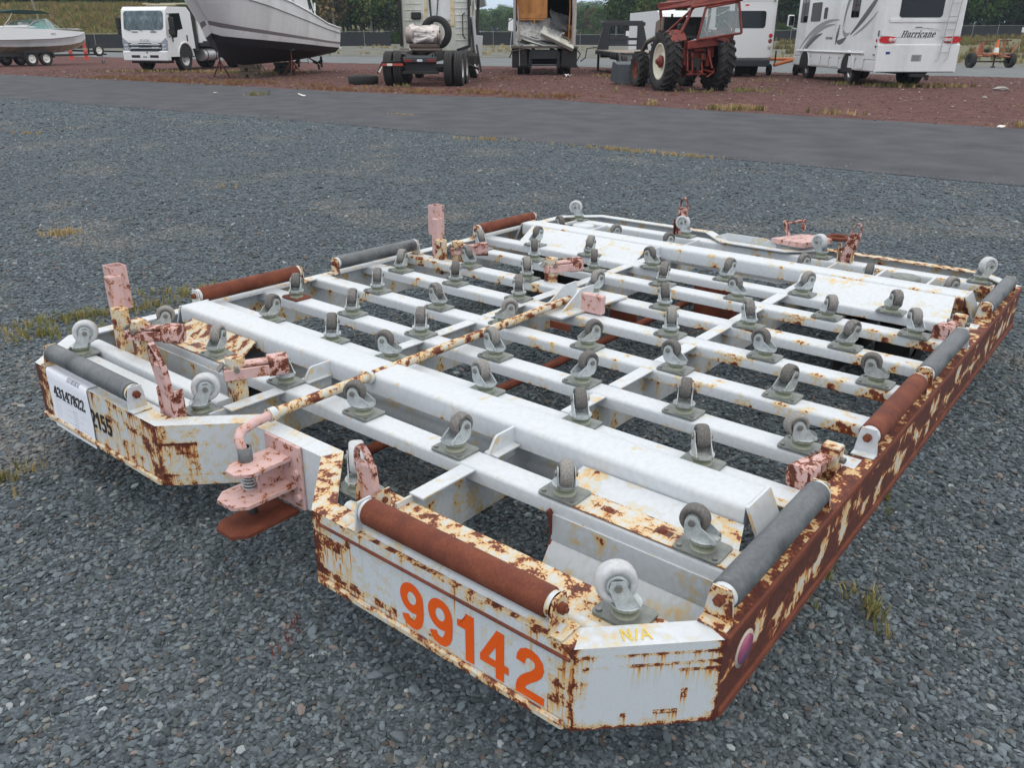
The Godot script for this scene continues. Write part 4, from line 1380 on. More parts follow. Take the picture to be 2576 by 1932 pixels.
func trees():
	var lm := flatmat(Color.WHITE, .8)
	lm.vertex_color_use_as_albedo = true
	lm.backlight_enabled = true
	lm.backlight = Color(.10, .12, .06)
	lm.metallic_specular = 0.05
	var bark := flatmat(lin(.06, .052, .045), .95)
	var pale := flatmat(lin(.22, .21, .19), .9)
	var kinds := ["conifer", "pine", "broadleaf", "olive", "rusty"]
	for k in kinds:
		for i in 2:
			TREES[k + str(i)] = [crown_mesh(700 + kinds.find(k) * 10 + i, k, 10.0), trunk_mesh(800 + kinds.find(k) * 10 + i, k, 10.0), pale if k == "rusty" or (k == "olive" and i == 1) else bark]
	var words := {"conifer": "dark conifer", "pine": "tall bare-trunked pine", "broadleaf": "green broadleaf tree", "olive": "olive green tree", "rusty": "brownish thin-leaved tree"}
	# zone: where the trees stand, and along it every tree: pixel-free places in metres [x from, x to, z from, z to, height from, to, count, kinds]
	var zones := [
		["on the grass bank behind the motorboat", -86.0, -62.0, -126.0, -133.0, 7.5, 10.5, 11, ["conifer", "broadleaf", "pine", "conifer", "olive"]],
		["on the bank behind the white cab-over truck", -60.0, -48.0, -124.0, -130.0, 8.5, 11.0, 5, ["conifer", "broadleaf", "conifer"]],
		["behind the big cabin cruiser", -42.0, -30.0, -126.0, -136.0, 9.0, 12.0, 5, ["pine", "broadleaf", "olive"]],
		["behind the white tractor unit", -26.0, -14.0, -118.0, -128.0, 8.0, 11.5, 8, ["olive", "rusty", "pine", "broadleaf"]],
		["between the tractor unit and the box truck", -15.5, .5, -240.0, -262.0, 5.6, 7.6, 7, ["broadleaf", "conifer", "broadleaf"]],
		["behind the black gooseneck trailer", 18.0, 34.0, -205.0, -225.0, 5.8, 8.4, 9, ["rusty", "broadleaf", "conifer", "broadleaf"]],
		["behind the red tractor", 21.0, 34.0, -128.0, -140.0, 8.5, 11.5, 8, ["olive", "broadleaf", "conifer", "olive"]],
		["between the bus and the motorhome", 36.0, 46.0, -112.0, -122.0, 10.0, 13.0, 8, ["pine", "conifer", "pine", "broadleaf"]],
		["right of the motorhome", 60.0, 82.0, -118.0, -128.0, 8.5, 12.0, 11, ["conifer", "broadleaf", "conifer", "broadleaf"]]]
	var g := RandomNumberGenerator.new()
	g.seed = 1234
	var ords := ["first", "second", "third", "fourth", "fifth", "sixth", "seventh", "eighth", "ninth", "tenth", "eleventh"]
	var fill := {}
	for k in TREES: fill[k] = []
	for z in zones:
		var count := {}
		for i in z[7]:
			var f: float = (i + .5) / float(z[7])
			var x := lerpf(z[1], z[2], f) + g.randf_range(-.7, .7)
			var zz := g.randf_range(z[4], z[3])
			var k: String = z[8][i % z[8].size()]
			var T = TREES[k + str(g.randi() % 2)]
			count[k] = count.get(k, -1) + 1
			var h := g.randf_range(z[5], z[6]) / 10.0
			var t := thing(k + "_tree", "%s %s, %s of these from left" % [words[k], z[0], ords[count[k]]], "tree", Vector3(x, rise(x, zz), zz), g.randf() * TAU, "trees beyond the fence")
			t.scale = Vector3(h * g.randf_range(.9, 1.15), h, h * g.randf_range(.9, 1.15))
			put("crown", T[0], lm, t)
			put("trunk", T[1], T[2], t)
		# the woods close up behind each row
		for i in int(z[7] * 3.2):
			var x := g.randf_range(z[1] - 3.0, z[2] + 3.0)
			var zz: float = z[4] - g.randf_range(2.0, 26.0)
			var k: String = z[8][g.randi() % z[8].size()] + str(g.randi() % 2)
			var h := g.randf_range(z[5], z[6]) / 10.0
			var top := 0.96 if z[0].begins_with("between the tractor") or z[0].begins_with("behind the black") else 1.2
			fill[k].append(Transform3D(Basis(Vector3.UP, g.randf() * TAU).scaled(Vector3(h * 1.15, h * top, h * 1.15)), Vector3(x, rise(x, zz) - .2, zz)))
	for i in 60:
		var x := g.randf_range(-120.0, 190.0)
		if x > -22 and x < 40: continue
		var zz := g.randf_range(-170.0, -215.0)
		var k: String = ["conifer", "broadleaf", "olive"][i % 3] + str(i % 2)
		fill[k].append(Transform3D(Basis(Vector3.UP, g.randf() * TAU).scaled(Vector3.ONE * g.randf_range(1.1, 1.5)), Vector3(x, rise(x, zz) - .2, zz)))
	for i in 70:
		var x := lerpf(-95.0, -48.0, i / 70.0)
		var zz := g.randf_range(-132.0, -138.0)
		fill["conifer" + str(i % 2)].append(Transform3D(Basis(Vector3.UP, g.randf() * TAU).scaled(Vector3(1.1, .8, 1.1)), Vector3(x, rise(x, zz) - .5, zz)))
	for k in fill:
		if fill[k].size() == 0: continue
		multi("woods_foliage", TREES[k][0], lm, fill[k], [])
		multi("woods_trunks", TREES[k][1], TREES[k][2], fill[k], [])
	var ug := [[], []]
	for z in zones:
		for i in int(absf(z[2] - z[1]) * 2.6):
			var x := g.randf_range(z[1] - 2.5, z[2] + 2.5)
			var zz: float = lerpf(z[3], z[4], g.randf()) + g.randf_range(-2.0, .8)
			var h := g.randf_range(.14, .30)
			ug[i % 2].append(Transform3D(Basis(Vector3.UP, g.randf() * TAU).scaled(Vector3(h * 1.5, h, h * 1.5)), Vector3(x, rise(x, zz) - h * 2.4, zz)))
	multi("undergrowth", TREES["broadleaf1"][0], lm, ug[0], [])
	multi("undergrowth", TREES["olive0"][0], lm, ug[1], [])
	# wooded ridge far off, seen through the gap
	var rx := []
	for i in 150:
		var x := g.randf_range(-60.0, 160.0)
		var zz := g.randf_range(-380.0, -520.0)
		rx.append(Transform3D(Basis(Vector3.UP, g.randf() * TAU).scaled(Vector3(1.5, 1.0, 1.5) * g.randf_range(.9, 1.2)), Vector3(x, 2.5 + 5.0 * smoothstep(-380, -520, zz) + 2.0 * sin(x * .03), zz)))
	multi("distant_woods", TREES["broadleaf0"][0], lm, rx, [])

func fence(called: String, label: String, pts: Array, top: float, gap: float):
	var t := thing(called, label, "fence", Vector3.ZERO, 0, "fences along the far edge")
	var cloth := flatmat(lin(.020, .023, .028), .9)
	var metal := flatmat(lin(.26, .27, .28), .5, .3)
	var mb := MB.new()
	mb.flat()
	var rail := []
	var N := 1
	for s in range(pts.size() - 1):
		var a: Vector2 = pts[s]
		var b: Vector2 = pts[s + 1]
		N = maxi(1, int(a.distance_to(b) / gap))
		for i in N:
			var p := a.lerp(b, float(i) / N)
			var q := a.lerp(b, float(i + 1) / N)
			var py := rise(p.x, p.y)
			var qy := rise(q.x, q.y)
			var P := Vector3(p.x, py, p.y); var Q := Vector3(q.x, qy, q.y)
			var n := (Q - P).cross(Vector3.UP).normalized() * .02
			var u := Vector3.UP * (top - .12)
			mb.poly([P + n, Q + n, Q + n + u, P + n + u], n)
			mb.poly([P - n, Q - n, Q - n + u, P - n + u], -n)
			var pm := MB.new()
			pm.tube([P + n * 3.0 - Vector3.UP * .1, P + n * 3.0 + Vector3.UP * (top + .18)], .035, 6)
			put("fence_post", pm.done(), metal, t)
			rail.append(P + n * 2.0 + Vector3.UP * (top - .02))
			if s == pts.size() - 2 and i == N - 1: rail.append(Q + n * 2.0 + Vector3.UP * (top - .02))
	put("screen_cloth", mb.done(), cloth, t)
	mb = MB.new()
	mb.tube(rail, .022, 5)
	put("top_rail", mb.done(), metal, t)

func signpost(label: String, x: float, z: float, h: float, w: float, hh: float, lean := 0.0):
	var t := thing("sign_post", label, "sign", Vector3(x, rise(x, z) if z < -60 else 0.0, z))
	t.rotation.z = lean
	var mb := MB.new()
	mb.tube([Vector3(0, -.1, 0), Vector3(0, h, 0)], .03, 6)
	put("post", mb.done(), flatmat(lin(.35, .36, .36), .5), t)
	mb = MB.new()
	mb.box(Vector3(0, h - hh / 2 + .05, .04), Vector3(w, hh, .02), Basis(), .006)
	put("sign_board", mb.done(), flatmat(lin(.72, .72, .72), .5), t)

func backdrop():
	fence("screened_fence", "long black screened fence left of the white tractor unit", [Vector2(-82, -104), Vector2(-62, -97), Vector2(-44, -99), Vector2(-14, -101)], 1.55, 3.0)
	fence("screened_fence", "black screened fence between the tractor unit and the box truck", [Vector2(-11.5, -101), Vector2(4.0, -103)], 1.5, 3.0)
	fence("screened_fence", "black screened fence behind the gooseneck trailer and the red tractor", [Vector2(5, -108), Vector2(22, -108), Vector2(46, -106)], 1.2, 3.0)
	fence("screened_fence", "black screened fence right of the motorhome", [Vector2(56, -113), Vector2(84, -111)], 1.5, 3.0)
	trees()
	for s in [["leaning pale wooden pole on the grass bank above the motorboat", -57.5, -108.0, 9.0, -.16], ["pale wooden pole standing behind the motorboat's green canopy", -69.5, -112.0, 9.5, -.12]]:
		var t := thing("utility_pole", s[0], "utility pole", Vector3(s[1], rise(s[1], s[2]) - .2, s[2]))
		t.rotation.z = -s[4]
		var mb := MB.new()
		mb.tube([Vector3.ZERO, Vector3(0, s[3], 0)], [.13, .10], 8)
		put("pole", mb.done(), flatmat(lin(.22, .20, .17), .9), t)
	signpost("small white sign on a leaning post left of the box truck", -.2, -62.0, 2.6, .55, .8, -.10)
	signpost("white sign at the fence, left one of two behind the gooseneck trailer", 13.8, -104.0, 1.5, .6, .55)
	signpost("white sign at the fence, right one of two behind the gooseneck trailer", 17.8, -104.0, 1.7, .7, .6)
	signpost("white sign at the fence left of the wrecked tractor unit", -23.9, -98.0, 2.2, .7, .6)
	signpost("white sign at the fence just right of the motorhome", 62.4, -107.0, 1.2, .7, .55)
	signpost("small white sign at the fence farthest to the right", 75.0, -107.0, 1.2, .6, .5)
	for s in [["red safety post left of its pair beyond the boat trailer's tongue", -30.7, -60.5], ["red safety post right of its pair beyond the boat trailer's tongue", -29.8, -60.8]]:
		var t := thing("safety_post", s[0], "safety post", Vector3(s[1], 0, s[2]))
		var mb := MB.new()
		mb.lathe([Vector2(0, 0), Vector2(.17, 0), Vector2(.17, .05), Vector2(.13, .07), Vector2(.11, 1.0), Vector2(.06, 1.1), Vector2(0, 1.1)], 14, Vector3.ZERO, Vector3.UP, true)
		put("body", mb.done(), flatmat(lin(.50, .05, .035), .6), t)
		mb = MB.new()
		mb.lathe([Vector2(.124, .55), Vector2(.120, .75)], 14, Vector3.ZERO, Vector3.UP)
		put("band", mb.done(), flatmat(lin(.5, .2, .15), .4), t)

# ------------------------------------------------------------------ vehicles and gear on the lot
func bx(p: Node, n: String, c: Vector3, s: Vector3, m, ch := 0.0, b := Basis()) -> MeshInstance3D:
	var mb := MB.new()
	mb.box(c, s, b, ch)
	return put(n, mb.done(), m, p)

func tb(p: Node, n: String, pts: Array, r, m, seg := 8) -> MeshInstance3D:
	var mb := MB.new()
	mb.tube(pts, r, seg)
	return put(n, mb.done(), m, p)

func sl(p: Node, n: String, pts: Array, o: Vector3, x: Vector3, y: Vector3, t0: float, t1: float, m) -> MeshInstance3D:
	var mb := MB.new()
	mb.slab(pts, o, x, y, t0, t1)
	return put(n, mb.done(), m, p)

func wheel(p: Node, at: Vector3, r: float, w: float, rr: float, rim_m, out := 1.0, n := "wheel", lugs := 0) -> MeshInstance3D:
	var mb := MB.new()
	var h := w / 2
	mb.lathe([Vector2(rr * .96, -h * .7), Vector2(rr * 1.03, -h * .86), Vector2(r * .84, -h), Vector2(r * .95, -h * .93), Vector2(r, -h * .7), Vector2(r, -h * .30), Vector2(r * .982, -h * .27), Vector2(r * .982, -h * .21), Vector2(r, -h * .18), Vector2(r, h * .18), Vector2(r * .982, h * .21), Vector2(r * .982, h * .27), Vector2(r, h * .30), Vector2(r, h * .7), Vector2(r * .95, h * .93), Vector2(r * .84, h), Vector2(rr * 1.03, h * .86), Vector2(rr * .96, h * .7)], 32, at, Vector3.RIGHT)
	if lugs:
		for i in lugs:
			for s in [-1.0, 1.0]:
				var a: float = TAU * (i + (.5 if s > 0 else 0.0)) / lugs
				var d := Vector3(0, cos(a), sin(a))
				var t := Vector3(0, -sin(a), cos(a))
				var ax: Vector3 = (Vector3.RIGHT * s + t * .75).normalized()
				mb.box(at + d * (r + .012) + Vector3.RIGHT * s * h * .46 + t * h * .22, Vector3(h * 1.12, .055, .055), Basis(ax, d, ax.cross(d)), .008)
				mb.box(at + d * (r * .93) + Vector3.RIGHT * s * h * .95 + t * h * .62, Vector3(.03, r * .16, .055), Basis(Vector3.RIGHT, d, t), .008)
	var o := put(n, mb.done(), M.rubber, p)
	mb = MB.new()
	mb.lathe([Vector2(rr, -h * .8 * out), Vector2(rr, h * .82 * out), Vector2(rr * .93, h * .84 * out), Vector2(rr * .84, h * .62 * out), Vector2(rr * .5, h * .30 * out), Vector2(rr * .28, h * .42 * out), Vector2(rr * .26, h * .7 * out), Vector2(0, h * .72 * out)], 28, at, Vector3.RIGHT, true)
	put("rim", mb.done(), rim_m, o)
	return o

func crumple(w: float, h: float, nx: int, nz: int, amp: float, sd: int, freq: float) -> ArrayMesh:
	var n := FastNoiseLite.new()
	n.seed = sd
	n.frequency = freq
	n.fractal_octaves = 3
	var mb := MB.new()
	mb.smooth()
	var p := func(i: int, k: int) -> Vector3:
		var x := (float(i) / nx - .5) * w
		var z := (float(k) / nz - .5) * h
		return Vector3(x + n.get_noise_2d(z * 5, x * 5) * amp * .6, n.get_noise_2d(x, z) * amp, z + n.get_noise_2d(x * 4 + 9, z * 4) * amp * .6)
	for i in nx:
		for k in nz:
			mb.poly([p.call(i, k), p.call(i + 1, k), p.call(i + 1, k + 1), p.call(i, k + 1)], Vector3.UP)
	return mb.done()

# stations from stern to bow, each a row of points (half breadth, height, distance ahead) from keel to sheer
func hull_strip(p: Node, n: String, st: Array, i0: int, i1: int, m):
	var mb := MB.new()
	for r in range(i0, i1):
		for sx in [-1.0, 1.0]:
			mb.smooth()
			for s in range(st.size() - 1):
				var q := []
				for e in [[s, r], [s + 1, r], [s + 1, r + 1], [s, r + 1]]:
					var v: Vector3 = st[e[0]][e[1]]
					q.append(Vector3(v.x * sx, v.y, -v.z))
				mb.poly(q, Vector3(sx, -.25, 0))
	return put(n, mb.done(), m, p)

func vehicles():
	M.whitepaint = flatmat(lin(.70, .72, .74), .32)
	M.whitepaint.clearcoat_enabled = true
	M.whitepaint.clearcoat = .3
	var ld := lut([[0, [196, 200, 200]], [120, [216, 219, 221]], [255, [228, 231, 234]]])
	M.gelcoat = texmat(mottled(256, 256, 501, .006, .05, .25, ld, 4), .34, 3.0)
	M.dirtywhite = texmat(mottled(256, 256, 511, .012, .06, .3, lut([[0, [168, 166, 152]], [110, [196, 198, 190]], [255, [214, 217, 214]]]), 6), .5, 2.5)
	M.glass = flatmat(lin(.010, .011, .013), .06)
	M.chassis = flatmat(lin(.018, .018, .019), .75)
	M.chrome = flatmat(lin(.62, .63, .65), .22, .9)
	M.rimgrey = flatmat(lin(.42, .43, .44), .4, .4)
	M.rimwhite = flatmat(lin(.66, .66, .64), .5)
	M.redlens = flatmat(lin(.50, .015, .018), .2)
	M.redpaint = texmat(mottled(256, 256, 521, .015, .09, .35, lut([[0, [66, 28, 24]], [90, [106, 39, 32]], [180, [128, 48, 39]], [255, [148, 68, 56]]])), .6, 1.2)
	M.orangepaint = texmat(mottled(256, 256, 531, .015, .09, .35, lut([[0, [104, 62, 46]], [128, [160, 96, 74]], [255, [184, 124, 102]]])), .65, 1.0)
	motorhome()
	bus()
	red_tractor()
	gooseneck()
	travel_trailer()
	box_truck()
	tractor_unit()
	cab_truck()
	cruiser()
	motorboat()
	small_gear()

func arc_stripe(p: Node, pts: Array, w0: float, w1: float, x: float, m):
	# a flat decal ribbon on the plane x = const; pts are (z, y)
	var mb := MB.new()
	mb.flat()
	var L := []
	var R := []
	for i in pts.size():
		var a: Vector2 = pts[maxi(i - 1, 0)]
		var b: Vector2 = pts[mini(i + 1, pts.size() - 1)]
		var t := (b - a).normalized()
		var nn := Vector2(-t.y, t.x)
		var f := float(i) / (pts.size() - 1)
		var w := (lerpf(w0, w1, f)) * sin(PI * clampf(.06 + f * .88, 0, 1))
		L.append(pts[i] + nn * w * .5); R.append(pts[i] - nn * w * .5)
	for i in range(pts.size() - 1):
		mb.poly([Vector3(x, L[i].y, L[i].x), Vector3(x, L[i + 1].y, L[i + 1].x), Vector3(x, R[i + 1].y, R[i + 1].x), Vector3(x, R[i].y, R[i].x)], Vector3(x, 0, 0))
	put("swoosh", mb.done(), m, p)

func bez(a: Vector2, b: Vector2, c: Vector2, n := 12) -> Array:
	var o := []
	for i in n + 1:
		var t := float(i) / n
		o.append(a.lerp(b, t).lerp(b.lerp(c, t), t))
	return o

func motorhome():
	# rear face at z = 0, front towards -z
	var t := thing("motorhome", "white motorhome with grey swooshes on its side and a rear ladder", "motorhome", Vector3(12.35, 0, -26.5), .015)
	var w := 1.25
	var mb := MB.new()
	# body: side profile pushed across, with rounded top edges
	mb.box(Vector3(0, 2.02, -3.75), Vector3(2 * w, 2.55, 7.5), Basis(), .07)
	put("body", mb.done(), M.gelcoat, t)
	sl(t, "lower_rear_cap", [Vector2(.03, .46), Vector2(.03, 1.22), Vector2(-.02, 1.26), Vector2(-.02, .46)], Vector3(0, 0, 0), Vector3.BACK, Vector3.UP, -w * 1.0, w * 1.0, M.gelcoat)
	bx(t, "skirt", Vector3(0, .62, -3.78), Vector3(2 * w - .02, .33, 7.4), M.gelcoat, .03)
	bx(t, "bumper_strip", Vector3(0, .462, .012), Vector3(2 * w - .1, .03, .06), flatmat(lin(.12, .12, .125), .5), .008)
	# rear window, recessed panel line, lamps, ladder
	sl(t, "rear_window", rrect(1.30, .62, .09, 5), Vector3(-.10, 2.30, .001), Vector3.RIGHT, Vector3.UP, 0, .012, M.glass)
	sl(t, "rear_panel", [Vector2(-1.0, 1.86), Vector2(1.0, 1.86), Vector2(1.02, 1.94), Vector2(-1.02, 1.94)], Vector3(0, 0, 0), Vector3.RIGHT, Vector3.UP, 0, .022, M.gelcoat)
	sl(t, "handle_strip", rrect(.20, .022, .01, 2), Vector3(-.10, 1.72, 0), Vector3.RIGHT, Vector3.UP, 0, .012, flatmat(lin(.12, .12, .13)))
	for s in [-1.0, 1.0]:
		var lamp := sl(t, "tail_lamp", [Vector2(-.24, .02), Vector2(-.20, .09), Vector2(.0, .11), Vector2(.24, .09), Vector2(.24, -.07), Vector2(-.02, -.09), Vector2(-.2, -.06)], Vector3(s * 1.0, 1.36, .0), Vector3.RIGHT * -s, Vector3.UP, .03 * -s, -.012 * -s, M.redlens)
		for k in 2:
			mb = MB.new()
			mb.lathe([Vector2(.062, .03), Vector2(.062, .041), Vector2(.03, .046), Vector2(0, .046)], 14, Vector3(s * (.90 - k * .115), 1.365, 0), Vector3.BACK)
			put("lens", mb.done(), flatmat(lin(.62, .45, .45), .2), lamp)
		sl(t, "lamp_trim", [Vector2(-.40, .085), Vector2(.22, .13), Vector2(.22, .105), Vector2(.0, .10)], Vector3(s * 1.0, 1.36, 0), Vector3.RIGHT * s, Vector3.UP, .001 * s, .014 * s, flatmat(lin(.3, .31, .32)))
	for sx in [.70, .97]:
		tb(t, "ladder_rail", [Vector3(sx + .10, 3.4, .10), Vector3(sx + .02, 2.2, .10), Vector3(sx - .06, .98, .10), Vector3(sx - .09, .84, .12), Vector3(sx - .16, .76, .13)], .015, M.rimgrey, 6)
	for y in [1.02, 1.34, 1.66, 2.02, 2.38, 2.74]:
		tb(t, "ladder_rung", [Vector3(.635 + (y - 1.0) * .065, y, .10), Vector3(.905 + (y - 1.0) * .065, y, .10)], .011, M.rimgrey, 6)
	text_on(t, "rear_lettering", "Hurricane", Vector3(-.06, 1.535, .006), Vector3.RIGHT, Vector3.UP, 1.02, .20, M.ink, "Droid Serif", true, .35)
	for k in 3:
		var pts := bez(Vector2(-.30 + k * .14, 1.64), Vector2(.02 + k * .16, 1.80 - k * .02), Vector2(.34 + k * .12, 1.60), 12)
		var q := []
		for i in 13: q.append(Vector3(pts[i].x, pts[i].y, .003 - k * .0003))
		tb(t, "emblem_arc", q, .004, flatmat(lin(.34, .35, .36)), 4)
	tb(t, "emblem_arc", [Vector3(-.40, 1.46, .002), Vector3(-.1, 1.42, .002), Vector3(.2, 1.42, .002), Vector3(.34, 1.46, .002)], .004, flatmat(lin(.34, .35, .36)), 4)
	bx(t, "licence_recess", Vector3(-.02, .86, .031), Vector3(.31, .19, .012), flatmat(lin(.30, .31, .32)), .004)
	bx(t, "blank_plate", Vector3(-.04, .86, .039), Vector3(.22, .14, .006), flatmat(lin(.20, .21, .22)))
	bx(t, "blue_sticker", Vector3(-.92, 1.0, .031), Vector3(.13, .075, .004), flatmat(Color8(38, 52, 130)))
	# left side: windows, swooshes, lettering, rail, doors
	var X := -w - .002
	for s in [[-2.05, 2.36, .62, .66, 1], [-4.62, 2.22, .30, .36, 0], [-5.55, 2.28, .95, .62, 0], [-6.75, 2.36, .72, .82, 1]]:
		var o := sl(t, "side_window", rrect(s[2], s[3], .05, 3), Vector3(-w, s[1], s[0]), Vector3.BACK, Vector3.UP, 0, .0145, M.glass)
		if s[4]: bx(o, "window_bar", Vector3(-w - .017, s[1], s[0]), Vector3(.006, s[3] - .06, .03), M.chassis)
	var dg := flatmat(lin(.085, .09, .10), .4)
	var mg := flatmat(lin(.26, .27, .27), .4)
	arc_stripe(t, bez(Vector2(-3.3, 1.98), Vector2(-5.5, 2.02), Vector2(-6.95, .96)), .16, .16, X, mg)
	arc_stripe(t, bez(Vector2(-3.6, 1.84), Vector2(-5.5, 1.84), Vector2(-6.75, .80)), .15, .15, X - .001, mg)
	arc_stripe(t, bez(Vector2(-4.7, 1.56), Vector2(-5.8, 1.40), Vector2(-6.6, .75)), .18, .18, X - .002, dg)
	arc_stripe(t, bez(Vector2(-1.7, 3.28), Vector2(-2.95, 2.7), Vector2(-2.9, 1.66)), .20, .20, X, mg)
	arc_stripe(t, bez(Vector2(-1.9, 3.28), Vector2(-3.15, 2.6), Vector2(-2.7, 1.6)), .04, .04, X - .001, dg)
	arc_stripe(t, bez(Vector2(-2.9, 1.72), Vector2(-2.75, 1.40), Vector2(-2.25, 1.58)), .16, .12, X - .002, mg)
	arc_stripe(t, bez(Vector2(-.3, 2.74), Vector2(-.9, 2.2), Vector2(-2.2, 1.52)), .22, .22, X - .003, dg)
	arc_stripe(t, bez(Vector2(-.35, 2.18), Vector2(-1.0, 1.75), Vector2(-2.0, 1.48)), .10, .10, X - .001, mg)
	arc_stripe(t, bez(Vector2(-2.5, 1.44), Vector2(-3.0, 1.20), Vector2(-3.35, 1.34)), .20, .14, X - .001, dg)
	arc_stripe(t, [Vector2(-3.2, 1.84), Vector2(-3.3, 1.5), Vector2(-3.38, 1.20)], .18, .26, X - .003, dg)
	for k in 4:
		bx(t, "letter_bar", Vector3(X - .003, 1.80 - k * .09, -3.22 - k * .01), Vector3(.004, .014, .30), mg)
	text_on(t, "side_lettering", "Hurricane", Vector3(X - .002, 1.42, -4.0), Vector3.BACK, Vector3.UP, .62, .10, dg, "Droid Serif", true, .3)
	tb(t, "side_rail", [Vector3(-w - .03, .98, -.9), Vector3(-w - .03, .98, -7.0)], .035, M.gelcoat, 6)
	for s in [[-1.1, .5], [-1.8, .5], [-3.2, .6], [-4.1, .7], [-5.0, .9]]:
		bx(t, "locker_door", Vector3(-w - .006, .70, s[0]), Vector3(.012, .36, s[1]), M.gelcoat, .004)
	bx(t, "marker_lamp", Vector3(-w - .01, 1.35, -.12), Vector3(.03, .08, .05), M.redlens)
	bx(t, "latch", Vector3(-w - .012, 1.18, -.12), Vector3(.03, .06, .06), dg)
	bx(t, "latch", Vector3(-w - .012, 1.55, -.05), Vector3(.03, .16, .03), dg)
	bx(t, "latch", Vector3(-w - .012, .95, -.16), Vector3(.03, .05, .12), mg)
	bx(t, "vent", Vector3(-w - .008, 2.4, -3.15), Vector3(.016, .12, .14), M.gelcoat, .004)
	# wheels and arches
	for s in [[-2.1, .46], [-6.15, .46]]:
		var z: float = s[0]
		var pts := []
		for i in 13:
			var a := PI * i / 12.0
			pts.append(Vector2(cos(a) * .50, sin(a) * .52))
		pts.append(Vector2(-.50, -.10)); pts.append(Vector2(.50, -.10))
		for sx in [-1.0, 1.0]:
			sl(t, "wheel_arch", pts, Vector3(sx * (w + .001), .48, z), Vector3.BACK, Vector3.UP, -.008, .008, M.black)
			wheel(t, Vector3(sx * 1.03, .42, z), .42, .27, .25, M.chrome, sx)
		wheel(t, Vector3(.72, .42, z), .42, .25, .25, M.chassis, 1.0)
		var ar := []
		for i in 13:
			var a := PI * i / 12.0
			ar.append(Vector3(-w - .01, .48 + sin(a) * .54, z + cos(a) * .52))
		tb(t, "arch_trim", ar, .03, M.gelcoat, 6)
	bx(t, "chassis_rail", Vector3(-.45, .50, -3.6), Vector3(.12, .20, 6.8), M.chassis)
	bx(t, "chassis_rail", Vector3(.45, .50, -3.6), Vector3(.12, .20, 6.8), M.chassis)
	bx(t, "exhaust", Vector3(-.6, .33, -3.6), Vector3(.18, .14, 1.4), M.chassis, .04)
	bx(t, "tow_hitch", Vector3(.12, .36, -.05), Vector3(.5, .10, .16), M.chassis, .01)
	bx(t, "hitch_ball", Vector3(.40, .30, .05), Vector3(.10, .16, .10), M.chassis, .02)
	# mirror and front
	bx(t, "mirror", Vector3(-w - .30, 2.02, -7.35), Vector3(.24, .42, .14), M.gelcoat, .04)
	bx(t, "mirror_glass", Vector3(-w - .30, 2.02, -7.275), Vector3(.19, .34, .02), M.glass, .006)
	tb(t, "mirror_arm", [Vector3(-w + .02, 1.72, -7.4), Vector3(-w - .18, 1.76, -7.36), Vector3(-w - .28, 1.84, -7.35)], .025, M.gelcoat, 6)
	bx(t, "windscreen", Vector3(0, 2.35, -7.51), Vector3(2.2, .95, .03), M.glass, .01)

